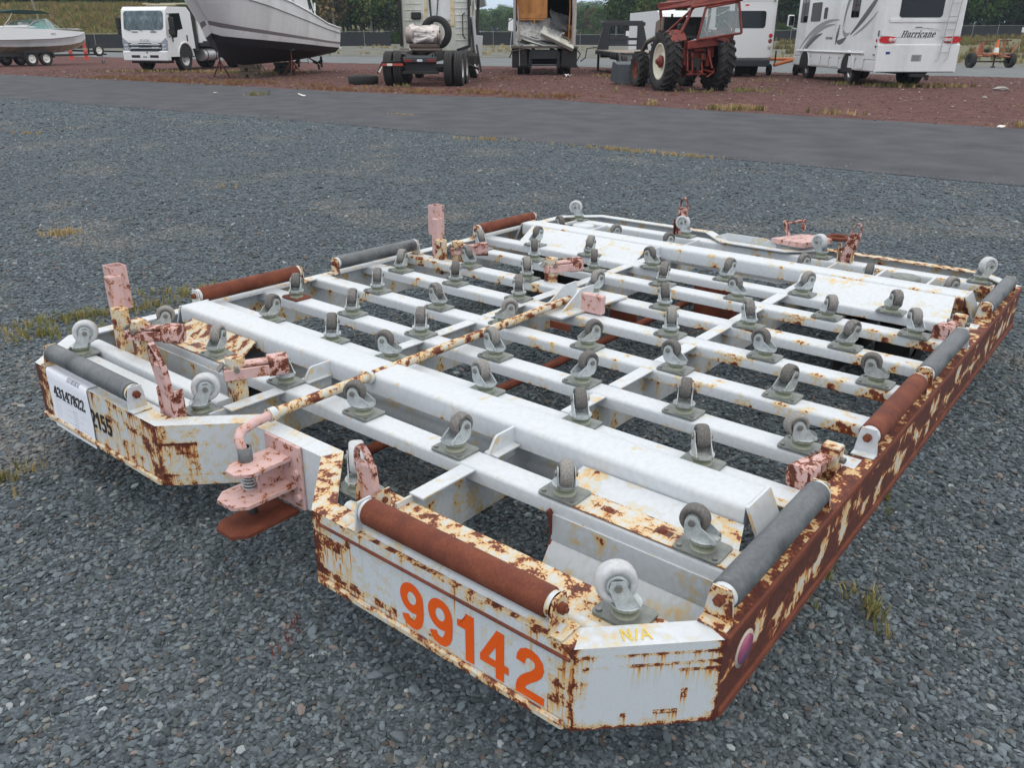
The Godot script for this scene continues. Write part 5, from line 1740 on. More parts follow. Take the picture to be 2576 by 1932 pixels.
func bus():
	var t := thing("shuttle_bus", "white shuttle bus seen from behind beside the red tractor", "bus", Vector3(8.92, 0, -33.6), -.02)
	var w := 1.14
	var mb := MB.new()
	mb.box(Vector3(0, 1.72, -3.2), Vector3(2 * w, 2.18, 6.4), Basis(), .10)
	put("body", mb.done(), M.whitepaint, t)
	mb = MB.new()
	mb.slab([Vector2(-w + .02, 2.70), Vector2(w - .02, 2.70), Vector2(w - .16, 2.84), Vector2(w * .5, 2.90), Vector2(-w * .5, 2.90), Vector2(-w + .16, 2.84)], Vector3(0, 0, .03), Vector3.RIGHT, Vector3.UP, -6.2, 0)
	put("roof", mb.done(), M.whitepaint, t)
	bx(t, "roof_unit", Vector3(-.25, 2.98, -.9), Vector3(1.0, .18, 1.1), M.whitepaint, .05)
	sl(t, "rear_panel", rrect(1.96, 1.98, .06, 3), Vector3(0, 1.70, 0), Vector3.RIGHT, Vector3.UP, 0, .012, M.whitepaint)
	sl(t, "rear_window", rrect(1.55, .60, .10, 5), Vector3(-.04, 2.06, .010), Vector3.RIGHT, Vector3.UP, 0, .012, M.glass)
	bx(t, "stop_lamp", Vector3(-.02, 2.56, .014), Vector3(.14, .05, .02), M.redlens, .005)
	for x in [-.24, .02, .28, 1.0]:
		bx(t, "roof_lamp", Vector3(x, 2.765 if x < .9 else 2.70, .035), Vector3(.09, .04, .02), flatmat(lin(.06, .02, .02)), .005)
	for x in [1.0]:
		for k in 3:
			mb = MB.new()
			mb.lathe([Vector2(.075, 0), Vector2(.075, .018), Vector2(.05, .024), Vector2(0, .024)], 16, Vector3(x * .985, 1.50 - k * .19, .003), Vector3.BACK)
			put("tail_lamp", mb.done(), [M.redlens, flatmat(lin(.22, .05, .03), .3), flatmat(lin(.55, .52, .5), .2)][k], t)
	bx(t, "side_marker", Vector3(.96, 1.02, .006), Vector3(.10, .035, .012), M.chassis)
	bx(t, "bumper", Vector3(-.05, .52, .05), Vector3(2 * w - .1, .26, .18), flatmat(lin(.02, .025, .034), .6), .03)
	sl(t, "blue_emblem", [Vector2(-.10, 0), Vector2(-.02, .06), Vector2(.08, .02), Vector2(.06, -.06), Vector2(-.06, -.05)], Vector3(-.78, 1.56, .012), Vector3.RIGHT, Vector3.UP, 0, .003, flatmat(Color8(70, 150, 180)))
	sl(t, "roof_emblem", rrect(.22, .10, .05, 3), Vector3(-.02, 2.855, .031), Vector3.RIGHT, Vector3.UP, 0, .003, flatmat(Color8(60, 90, 170)))
	bx(t, "door_hinge", Vector3(-1.02, 1.0, .01), Vector3(.08, .03, .02), M.chassis)
	for x in [-.82, .30, .82]:
		wheel(t, Vector3(x, .40, -1.5), .40, .26, .22, M.chassis, signf(x))
	bx(t, "mud_flap", Vector3(.30, .32, -.95), Vector3(.62, .50, .02), M.chassis)
	bx(t, "axle", Vector3(0, .42, -1.5), Vector3(1.7, .18, .18), M.chassis)
	bx(t, "underframe", Vector3(0, .58, -3.0), Vector3(1.9, .22, 5.8), M.chassis)

func red_tractor():
	var t := thing("farm_tractor", "battered red farm tractor with a tilted broken cab and cream left wheel", "tractor", Vector3(5.22, 0, -25.25), .19)
	var red = M.redpaint
	var cream := flatmat(lin(.62, .60, .48), .6)
	wheel(t, Vector3(-.80, .80, 0), .79, .46, .50, cream, -1.0, "rear_wheel", 22)
	wheel(t, Vector3(.80, .80, 0), .79, .46, .50, M.chassis, 1.0, "rear_wheel", 22)
	wheel(t, Vector3(-.80, .50, -2.2), .50, .32, .27, M.rust, -1.0, "front_wheel", 16)
	wheel(t, Vector3(.80, .50, -2.2), .50, .32, .27, M.rust, 1.0, "front_wheel", 16)
	var mb := MB.new()
	mb.lathe([Vector2(0, 0), Vector2(.16, 0), Vector2(.18, .06), Vector2(.10, .12), Vector2(.06, .18), Vector2(0, .18)], 12, Vector3(-.90, .80, 0), Vector3.LEFT, true)
	put("wheel_hub", mb.done(), red, t)
	# differential, gearbox and the clutter of the rear linkage
	bx(t, "axle_housing", Vector3(0, .82, 0), Vector3(1.25, .26, .30), red, .06)
	bx(t, "gearbox", Vector3(0, .92, -.10), Vector3(.58, .62, .6), red, .06)
	bx(t, "engine_block", Vector3(0, .90, -1.4), Vector3(.50, .65, 1.9), red, .05)
	bx(t, "hydraulic_top", Vector3(.08, 1.16, .24), Vector3(.40, .22, .22), red, .04)
	bx(t, "valve_block", Vector3(-.22, 1.10, .28), Vector3(.14, .30, .14), M.chassis, .03)
	for s in [[-.30, 1.25, .35, -.34, .55, .60], [.30, 1.22, .35, .40, .62, .62], [-.12, 1.05, .30, -.12, .50, .42], [.16, 1.0, .30, .18, .48, .45]]:
		tb(t, "lift_link", [Vector3(s[0], s[1], s[2]), Vector3(s[3], s[4], s[5])], .028, red if s[0] < .2 else M.redpaint, 7)
	for s in [-1.0, 1.0]:
		tb(t, "lower_arm", [Vector3(s * .26, .58, .18), Vector3(s * .34, .52, .85)], .034, red, 7)
		tb(t, "hose", [Vector3(s * .1, 1.30, .2), Vector3(s * .22, 1.14, .45), Vector3(s * .20, .85, .42), Vector3(s * .12, .70, .34)], .014, M.black, 6)
	bx(t, "drawbar", Vector3(0, .46, .42), Vector3(.62, .05, .09), red, .01)
	bx(t, "drawbar", Vector3(0, .54, .30), Vector3(.08, .06, .9), red, .01)
	bx(t, "guard_plate", Vector3(0, .72, .36), Vector3(.26, .34, .02), M.chassis, .005)
	tb(t, "pto_shaft", [Vector3(0, .62, .3), Vector3(0, .62, .52)], .04, M.chassis, 8)
	tb(t, "stay_bar", [Vector3(.62, .62, .30), Vector3(.36, .52, .80), Vector3(.15, .40, .85)], .02, red, 6)
	# fenders
	for s in [-1.0, 1.0]:
		mb = MB.new()
		mb.smooth()
		for i in 9:
			var a0 := PI * (.24 + .40 * i / 9.0)
			var a1 := PI * (.24 + .40 * (i + 1) / 9.0)
			var R := .86
			var p0 := Vector3(0, .80 + sin(a0) * R, cos(a0) * R)
			var p1 := Vector3(0, .80 + sin(a1) * R, cos(a1) * R)
			mb.poly([p0 + Vector3(s * .44, 0, 0), p1 + Vector3(s * .44, 0, 0), p1 + Vector3(s * .90, -.05, 0), p0 + Vector3(s * .84, -.09, 0)], Vector3(0, 1, .1))
		put("fender", mb.done(), red, t)
		sl(t, "fender_side", [Vector2(-.55, 1.10), Vector2(.40, .95), Vector2(.52, 1.30), Vector2(.30, 1.52), Vector2(-.2, 1.60), Vector2(-.5, 1.45)], Vector3(s * .45, 0, 0), Vector3.BACK, Vector3.UP, -.008, .008, red)
		bx(t, "rear_panel", Vector3(s * .40, 1.16, .36), Vector3(.20, .52, .03), red, .01, Basis(Vector3(0, 0, 1), s * .12))
	# bent cab: leaning frame, tilted rear window frame, roof
	var P := [Vector3(-.62, 1.42, .40), Vector3(.98, 1.42, .48), Vector3(-.66, 1.50, -.85), Vector3(.74, 1.50, -.85)]
	var Q := [Vector3(-.20, 2.26, .30), Vector3(1.00, 2.44, .52), Vector3(-.70, 2.20, -.95), Vector3(.86, 2.44, -.95)]
	for i in 4:
		tb(t, "cab_post", [P[i], P[i].lerp(Q[i], .5) + Vector3(.03, 0, 0), Q[i]], .045, red, 7)
	tb(t, "cab_brace", [Vector3(-.70, 1.50, -.5), Vector3(-.36, 1.95, .0), Vector3(-.10, 2.26, .28)], .035, red, 6)
	tb(t, "cab_rail", [Q[0], Q[2]], .05, red, 7)
	tb(t, "cab_rail", [Q[1], Q[3]], .05, red, 7)
	tb(t, "cab_rail", [Q[2], Q[3]], .05, red, 7)
	tb(t, "cab_rail", [Q[0], Q[1]], .06, red, 7)
	mb = MB.new()
	var e := [Q[0] + Vector3(-.03, .02, .08), Q[1] + Vector3(.06, .03, .08), Q[3] + Vector3(.05, .02, -.1), Q[2] + Vector3(-.05, .02, -.1)]
	var up := Vector3(.02, .13, 0)
	mb.flat()
	mb.poly(e, Vector3.DOWN)
	var e2 := []
	for k in 4: e2.append(e[k] + up + (Vector3(.05, 0, -.05) if k % 2 == 0 else Vector3(-.05, 0, -.03)))
	var mid: Vector3 = (e2[0] + e2[1] + e2[2] + e2[3]) * .25 + Vector3(-.05, .07, 0)
	for k in 4:
		var j := (k + 1) % 4
		mb.poly([e[k], e[j], e2[j], e2[k]], (e[k] + e[j]) * .5 - (e[0] + e[2]) * .5)
		mb.poly([e2[k], e2[j], mid], Vector3.UP)
	put("cab_roof", mb.done(), red, t)
	# rear window: frame skewed, cracked cloudy pane
	var F := [Vector3(-.10, 1.38, .56), Vector3(1.14, 1.55, .72), Vector3(1.02, 2.36, .62), Vector3(.10, 2.20, .50)]
	for k in 4: tb(t, "window_frame", [F[k], F[(k + 1) % 4]], .035, red, 6)
	mb = MB.new()
	mb.flat()
	mb.poly([F[0].lerp(F[2], .03), F[1].lerp(F[3], .03), F[2].lerp(F[0], .03), F[3].lerp(F[1], .03)], Vector3.BACK)
	var gm := flatmat(Color(.62, .68, .69, .42), .25)
	gm.transparency = BaseMaterial3D.TRANSPARENCY_ALPHA
	put("cracked_window", mb.done(), gm, t)
	var g := RandomNumberGenerator.new()
	g.seed = 8
	for k in 6:
		var a: Vector3 = F[0].lerp(F[3], g.randf_range(.3, .9)).lerp(F[1].lerp(F[2], .5), g.randf_range(0, .6)) + Vector3(0, 0, .006)
		tb(t, "crack", [a, a + Vector3(g.randf_range(.1, .4), g.randf_range(-.3, .4), .03)], .005, flatmat(lin(.6, .63, .63), .4), 4)
	bx(t, "seat", Vector3(-.05, 1.58, -.30), Vector3(.46, .42, .14), M.black, .05)
	bx(t, "instrument_box", Vector3(-.42, 1.72, .12), Vector3(.22, .16, .2), M.black, .03)
	bx(t, "red_flag_plate", Vector3(1.02, 1.58, .30), Vector3(.34, .02, .34), red, .0, Basis(Vector3(0, 0, 1), -.25))
	bx(t, "cab_floor", Vector3(.12, 1.44, -.15), Vector3(1.30, .08, 1.2), M.chassis, .01)
	bx(t, "cab_rear_sill", Vector3(.30, 1.30, .48), Vector3(1.35, .22, .06), red, .02, Basis(Vector3(0, 0, 1), .10))
	bx(t, "cab_front_panel", Vector3(.05, 1.72, -.88), Vector3(1.35, .55, .05), M.black, .01)
	sl(t, "cab_side_panel", [Vector2(-.85, 1.45), Vector2(.40, 1.40), Vector2(.30, 1.78), Vector2(-.55, 1.72)], Vector3(.98, 0, 0), Vector3.BACK, Vector3.UP, -.015, .015, red)
	bx(t, "side_window_glass", Vector3(.95, 1.98, -.25), Vector3(.02, .55, .85), M.glass, .0)
	for k in 3: tb(t, "roof_ridge", [Q[0] + Vector3(.1 + k * .3, .16 + k * .02, .05), Q[2] + Vector3(.2 + k * .4, .20 + k * .03, 0)], .035, red, 6)
	tb(t, "roof_lip", [Q[0] + Vector3(-.10, -.04, .1), Q[1] + Vector3(.10, -.02, .12)], .055, red, 6)
	for s in [[-.16, .98, .36, .10, .16, .12], [.20, .92, .38, .14, .20, .10], [.0, 1.26, .34, .34, .12, .10], [-.34, .86, .30, .12, .34, .12], [.36, .80, .30, .12, .30, .12]]:
		bx(t, "linkage_casting", Vector3(s[0], s[1], s[2]), Vector3(s[3], s[4], s[5]), red if s[1] != .92 else M.rust, .03)
	# loader frame and bucket
	for s in [-1.0, 1.0]:
		tb(t, "loader_arm", [Vector3(s * .52, 1.55, -.9), Vector3(s * .60, 1.30, -2.2), Vector3(s * .62, .50, -3.3)], .07, flatmat(lin(.10, .085, .07), .8), 6)
	sl(t, "loader_guard", [Vector2(-1.35, 1.1), Vector2(-.75, 1.3), Vector2(-.70, 2.0), Vector2(-1.3, 1.86)], Vector3(-.66, 0, 0), Vector3.BACK, Vector3.UP, -.02, .02, flatmat(lin(.16, .14, .12), .85))
	sl(t, "bucket", [Vector2(-3.2, .02), Vector2(-3.35, .62), Vector2(-3.9, .70), Vector2(-4.1, .10)], Vector3(-.2, 0, 0), Vector3.BACK, Vector3.UP, -.95, .95, flatmat(lin(.05, .06, .075), .7))
	bx(t, "hood", Vector3(0, 1.36, -1.7), Vector3(.52, .32, 1.5), red, .06)
	tb(t, "exhaust", [Vector3(.05, 1.4, -1.9), Vector3(.05, 2.1, -1.9)], .035, M.chassis, 7)

func gooseneck():
	var t := thing("gooseneck_trailer", "black gooseneck flatbed trailer with plank deck beside the red tractor", "trailer", Vector3(5.3, 0, -33.2), .02)
	var blk := flatmat(lin(.022, .024, .030), .55)
	var g := RandomNumberGenerator.new()
	g.seed = 12
	var wood := []
	for k in 3: wood.append(texmat(mottled(128, 256, 540 + k, .02, .1, .4, lut([[0, [112, 104, 98]], [128, [140 + k * 8, 130 + k * 7, 122 + k * 6]], [255, [166, 156, 148]]]), 1), .9, .8))
	for i in 15:
		bx(t, "deck_plank", Vector3(-1.12 + i * .16, .885 + g.randf_range(-.004, .004), -4.0), Vector3(.152, .04, 7.0), wood[i % 3], .004)
	for s in [-1.0, 1.0]:
		bx(t, "side_rail", Vector3(s * 1.23, .80, -4.0), Vector3(.06, .17, 7.0), blk, .006)
		for k in 9:
			bx(t, "stake_pocket", Vector3(s * 1.27, .79, -.9 - k * .78), Vector3(.03, .12, .10), blk, .004)
		bx(t, "frame_rail", Vector3(s * .55, .62, -3.8), Vector3(.10, .22, 7.0), blk)
		sl(t, "tail_side", [Vector2(.55, .88), Vector2(-.02, .88), Vector2(1.1, .36), Vector2(1.15, .42)], Vector3(s * 1.2, 0, -.55), Vector3.BACK, Vector3.UP, -.03, .03, blk)
		for z in [-.30, -1.15]:
			wheel(t, Vector3(s * .98, .40, z), .40, .24, .22, M.rimgrey, s)
		tb(t, "landing_leg", [Vector3(s * 1.15, .8, -7.1), Vector3(s * 1.15, .04, -7.1)], .055, blk, 8)
		bx(t, "leg_foot", Vector3(s * 1.15, .03, -7.1), Vector3(.24, .03, .24), blk, .005)
		sl(t, "neck_side", [Vector2(-1.20, .0), Vector2(-.66, .0), Vector2(-.66, 1.12), Vector2(-.90, 1.12)], Vector3(0, .90, -7.45), Vector3.RIGHT * -s, Vector3.UP, -.10, .10, blk)
	sl(t, "tail_ramp", [Vector2(-.02, .86), Vector2(1.1, .38), Vector2(1.1, .34), Vector2(-.02, .82)], Vector3(0, 0, -.55), Vector3.BACK, Vector3.UP, -1.15, 1.15, blk)
	for s in [[2.0, .10], [1.36, .07], [1.10, .04]]:
		bx(t, "neck_crossbar", Vector3(0, s[0], -7.45), Vector3(1.9 if s[0] < 1.9 else 2.0, s[1] * 1.6, .16), blk, .01)
	bx(t, "neck_top", Vector3(0, 2.08, -8.2), Vector3(1.8, .12, 1.6), blk, .02)
	tb(t, "coupler_tube", [Vector3(-.5, 2.0, -8.8), Vector3(-.5, 1.1, -8.8)], .07, blk, 8)
	tb(t, "chain", [Vector3(-1.2, 1.0, -7.5), Vector3(-1.65, .96, -7.5), Vector3(-1.72, .55, -7.5), Vector3(-1.95, .40, -7.4)], .03, blk, 6)
	bx(t, "toolbox", Vector3(-.4, .66, -7.6), Vector3(1.2, .20, .4), blk, .02)

func travel_trailer():
	var t := thing("travel_trailer", "white travel trailer with a bird emblem on its curved front, behind the tractor", "caravan", Vector3(8.45, 0, -44.0), .12)
	var mb := MB.new()
	# front towards +z
	var pr := [Vector2(.55, .45), Vector2(.62, 1.2), Vector2(.50, 2.0), Vector2(.20, 2.52), Vector2(-.2, 2.66), Vector2(-5.5, 2.66), Vector2(-5.5, .45)]
	mb.slab(pr, Vector3(0, 0, 0), Vector3.BACK, Vector3.UP, -1.22, 1.22, true)
	put("body", mb.done(), M.whitepaint, t)
	for i in 9:
		bx(t, "siding_rib", Vector3(0, .62 + i * .10, .60 + minf(i, 6) * .008), Vector3(2.40, .02, .03), M.gelcoat, .006)
	sl(t, "roof_hatch", rrect(.4, .16, .03, 2), Vector3(-.4, 2.74, -.5), Vector3.RIGHT, Vector3.UP, -.4, .0, M.whitepaint)
	var ink := flatmat(lin(.14, .15, .17), .5)
	sl(t, "bird_emblem", [Vector2(-.36, .18), Vector2(-.22, .05), Vector2(-.10, .10), Vector2(.10, .11), Vector2(.22, .02), Vector2(.36, -.02), Vector2(.2, -.06), Vector2(.08, -.12), Vector2(-.12, -.10), Vector2(-.28, -.02)], Vector3(-.30, 2.13, .475), Vector3.RIGHT, Vector3(0, 1, -.22).normalized(), 0, .006, ink)
	sl(t, "dark_flash", [Vector2(0, .0), Vector2(.50, -.10), Vector2(.30, -.02), Vector2(.0, .08)], Vector3(-1.21, 1.96, .53), Vector3.RIGHT, Vector3(0, 1, -.2).normalized(), 0, .006, ink)
	text_on(t, "front_lettering", "Jayco", Vector3(-.28, 1.72, .572), Vector3.RIGHT, Vector3(0, 1, -.15).normalized(), .62, .20, ink, "Droid Sans", true, .25)
	for s in [-1.0, 1.0]: wheel(t, Vector3(s * 1.05, .36, -3.0), .36, .22, .2, M.rimgrey, s)

func box_truck():
	var t := thing("box_truck", "burnt out box truck seen from behind, its back open with a plywood panel", "truck", Vector3(1.33, 0, -35.6), -.01)
	var w := 1.26
	var wall := texmat(mottled(256, 256, 551, .01, .08, .3, lut([[0, [120, 112, 108]], [128, [168, 160, 156]], [255, [196, 190, 186]]]), 4), .7, 2.0)
	var ply := texmat(mottled(256, 512, 553, .01, .06, .3, lut([[0, [120, 78, 40]], [128, [164, 112, 62]], [255, [188, 138, 84]]]), 8), .8, 1.6)
	bx(t, "side_wall", Vector3(-w + .03, 2.35, -2.6), Vector3(.06, 2.7, 5.2), wall, .01)
	bx(t, "side_wall", Vector3(w - .03, 2.35, -2.6), Vector3(.06, 2.7, 5.2), wall, .01)
	bx(t, "roof", Vector3(0, 3.72, -2.6), Vector3(2 * w, .05, 5.2), wall, .01)
	bx(t, "front_wall", Vector3(0, 2.35, -5.15), Vector3(2 * w - .14, 2.6, .05), M.black)
	bx(t, "floor", Vector3(0, 1.07, -2.5), Vector3(2 * w + .1, .08, 5.3), flatmat(lin(.05, .045, .04), .9), .01)
	bx(t, "floor_lining", Vector3(-w + .08, 2.3, -2.6), Vector3(.02, 2.4, 5.0), flatmat(lin(.03, .025, .02), .9))
	bx(t, "floor_lining", Vector3(w - .08, 2.3, -2.6), Vector3(.02, 2.4, 5.0), flatmat(lin(.06, .04, .025), .9))
	# frame of the opening, leaning right post, plywood
	bx(t, "rear_post", Vector3(-w + .03, 2.3, .05), Vector3(.10, 2.6, .10), flatmat(lin(.30, .32, .34), .5), .01)
	tb(t, "rear_post", [Vector3(w - .10, 1.05, .06), Vector3(w - .08, 2.3, .08), Vector3(w - .16, 3.7, .06)], .085, wall, 8)
	tb(t, "door_track", [Vector3(w - .30, 1.1, .02), Vector3(w - .26, 2.6, .04), Vector3(w - .34, 3.7, .02)], .03, ply, 6)
	bx(t, "rear_header", Vector3(0, 3.62, .05), Vector3(2 * w, .14, .10), wall, .01)
	bx(t, "plywood_panel", Vector3(-.53, 2.92, -.12), Vector3(1.24, 1.55, .03), ply, .004)
	bx(t, "plywood_strip", Vector3(-.55, 2.10, -.10), Vector3(1.0, .06, .05), ply, .006)
	bx(t, "plywood_strip", Vector3(-.42, 2.08, -.07), Vector3(.05, .3, .04), ply, .006)
	bx(t, "plywood_strip", Vector3(.88, 1.5, -.3), Vector3(.5, .8, .03), ply, .004)
	bx(t, "red_header", Vector3(.48, 3.42, -.10), Vector3(1.2, .08, .05), flatmat(lin(.30, .06, .04), .7))
	bx(t, "marker_lamp", Vector3(-w + .16, 3.05, .06), Vector3(.14, .16, .06), M.black, .03)
	tb(t, "hanging_strap", [Vector3(-w + .16, 2.6, .12), Vector3(-w + .22, 1.6, .14), Vector3(-w + .24, .35, .14)], .022, wall, 5)
	# chassis and tail
	bx(t, "tail_plate", Vector3(0, 1.06, .16), Vector3(2.74, .07, .14), flatmat(lin(.10, .09, .08), .7), .01)
	bx(t, "tail_flap", Vector3(-1.0, .98, .18), Vector3(.9, .03, .12), flatmat(lin(.14, .11, .09), .8), .0, Basis(Vector3(0, 0, 1), .18))
	bx(t, "under_panel", Vector3(-.02, .80, .10), Vector3(1.16, .36, .06), flatmat(lin(.016, .019, .023), .6), .01)
	for x in [-.58, .56]: bx(t, "under_post", Vector3(x, .58, .12), Vector3(.12, .62, .06), M.chassis, .01)
	bx(t, "under_bar", Vector3(-.05, .38, .12), Vector3(2.1, .05, .06), M.chassis, .01)
	for x in [-1.05, 1.05]:
		bx(t, "mud_flap", Vector3(x * .97, .66, .05), Vector3(.62, .76, .03), M.black)
		bx(t, "tail_lamp", Vector3(x * .84, .86, .075), Vector3(.10, .12, .03), flatmat(lin(.08, .02, .015), .4), .01)
	for x in [-.98, -.70, .70, .98]:
		wheel(t, Vector3(x, .50, -.75), .50, .26, .29, M.chassis, signf(x))
	bx(t, "axle", Vector3(0, .5, -.75), Vector3(1.7, .22, .24), M.chassis, .05)
	for s in [-1.0, 1.0]: bx(t, "frame_rail", Vector3(s * .42, .85, -2.4), Vector3(.1, .26, 5.0), M.chassis)
	tb(t, "bent_step", [Vector3(w + .05, 1.0, -.2), Vector3(w + .22, .8, -.1), Vector3(w + .02, .45, 0), Vector3(w + .16, .25, 0)], .025, M.black, 6)
	tb(t, "bent_step", [Vector3(-w - .02, 1.0, 0), Vector3(-w - .18, .66, .05)], .025, M.black, 6)
	tb(t, "mirror_arm", [Vector3(-w, 2.3, -5.6), Vector3(-w - .3, 2.1, -5.6)], .02, M.chassis, 5)
	bx(t, "cab", Vector3(0, 1.9, -6.3), Vector3(2.1, 1.9, 1.8), wall, .1)
	for x in [-.9, .9]: wheel(t, Vector3(x, .5, -6.2), .5, .28, .29, M.chassis, signf(x))
	# what lies in the back
	var base := Vector3(1.33, 0, -35.6)
	var shell := texmat(mottled(256, 256, 561, .02, .1, .3, lut([[0, [120, 122, 124]], [128, [176, 176, 176]], [255, [206, 206, 206]]])), .7, .8)
	var o := tag(put("crumpled_panel", crumple(1.75, 1.3, 16, 12, .22, 5, .9), shell, null, Transform3D(Basis(Vector3(1, 0, 0), 1.05) * Basis(Vector3(0, 0, 1), -.12), base + Vector3(-.32, 1.66, -.22))), "large crumpled grey white panel standing in the box truck's back", "panel")
	o = tag(put("grey_blanket", crumple(.95, .8, 12, 12, .18, 8, 1.6), flatmat(lin(.055, .058, .065), .95), null, Transform3D(Basis(Vector3(1, 0, 0), .95) * Basis(Vector3(0, 0, 1), -.5), base + Vector3(.62, 2.02, -.12))), "dark grey blanket drooping over the wreckage in the box truck", "blanket")
	o = tag(put("plastic_bag", crumple(.62, .45, 10, 8, .25, 11, 2.6), flatmat(lin(.5, .5, .5), .35), null, Transform3D(Basis(Vector3(1, 0, 0), .8), base + Vector3(.42, 1.62, -.05))), "crumpled pale plastic sheet under the grey blanket in the box truck", "plastic sheet")
	var door := thing("loose_door_panel", "long white panel with dark edge sloping down to the right in the box truck", "panel", base + Vector3(.55, 1.42, .06))
	var b := Basis(Vector3(0, 0, 1), -.42) * Basis(Vector3(1, 0, 0), .5)
	bx(door, "face", Vector3.ZERO, Vector3(1.45, .05, .62), M.dirtywhite, .01, b)
	bx(door, "edge", b * Vector3(0, -.03, .32), Vector3(1.45, .13, .05), flatmat(lin(.26, .24, .21), .8), .01, b)
	bx(door, "handle", b * Vector3(.30, .05, -.1), Vector3(.30, .02, .03), M.ink, .0, b)
	var box := thing("white_box_corner", "upright white broken box end in the middle of the box truck's wreckage", "box", base + Vector3(-.10, 1.52, .10))
	bx(box, "face", Vector3(0, 0, 0), Vector3(.22, .34, .06), M.whitepaint, .01, Basis(Vector3(0, 0, 1), -.2))
	var g := RandomNumberGenerator.new()
	g.seed = 31
	for k in 5:
		var q := thing("bent_strip", ["thin dark strip lying lowest in the box truck's wreckage", "long pale bent strip along the box truck's tail", "dark strip below the sloping white panel in the truck", "grey strip beside the broken box end in the truck", "short black strip at the left of the truck's floor"][k], "metal strip", base + Vector3([-.1, .0, .25, -.25, -.7][k], [1.16, 1.18, 1.28, 1.40, 1.24][k], [.08, .16, .1, .12, .05][k]))
		var a: float = [-.10, -.22, -.28, -.35, .1][k]
		tb(q, "strip", [Vector3(-.85, .18, -.1) if k != 4 else Vector3(-.4, .05, 0), Vector3(-.1, -.02 + a * .1, .0), Vector3(.8, -.08, .02) if k != 4 else Vector3(.4, 0, 0)], .032, [M.black, M.dirtywhite, M.black, M.rimgrey, M.black][k], 6)

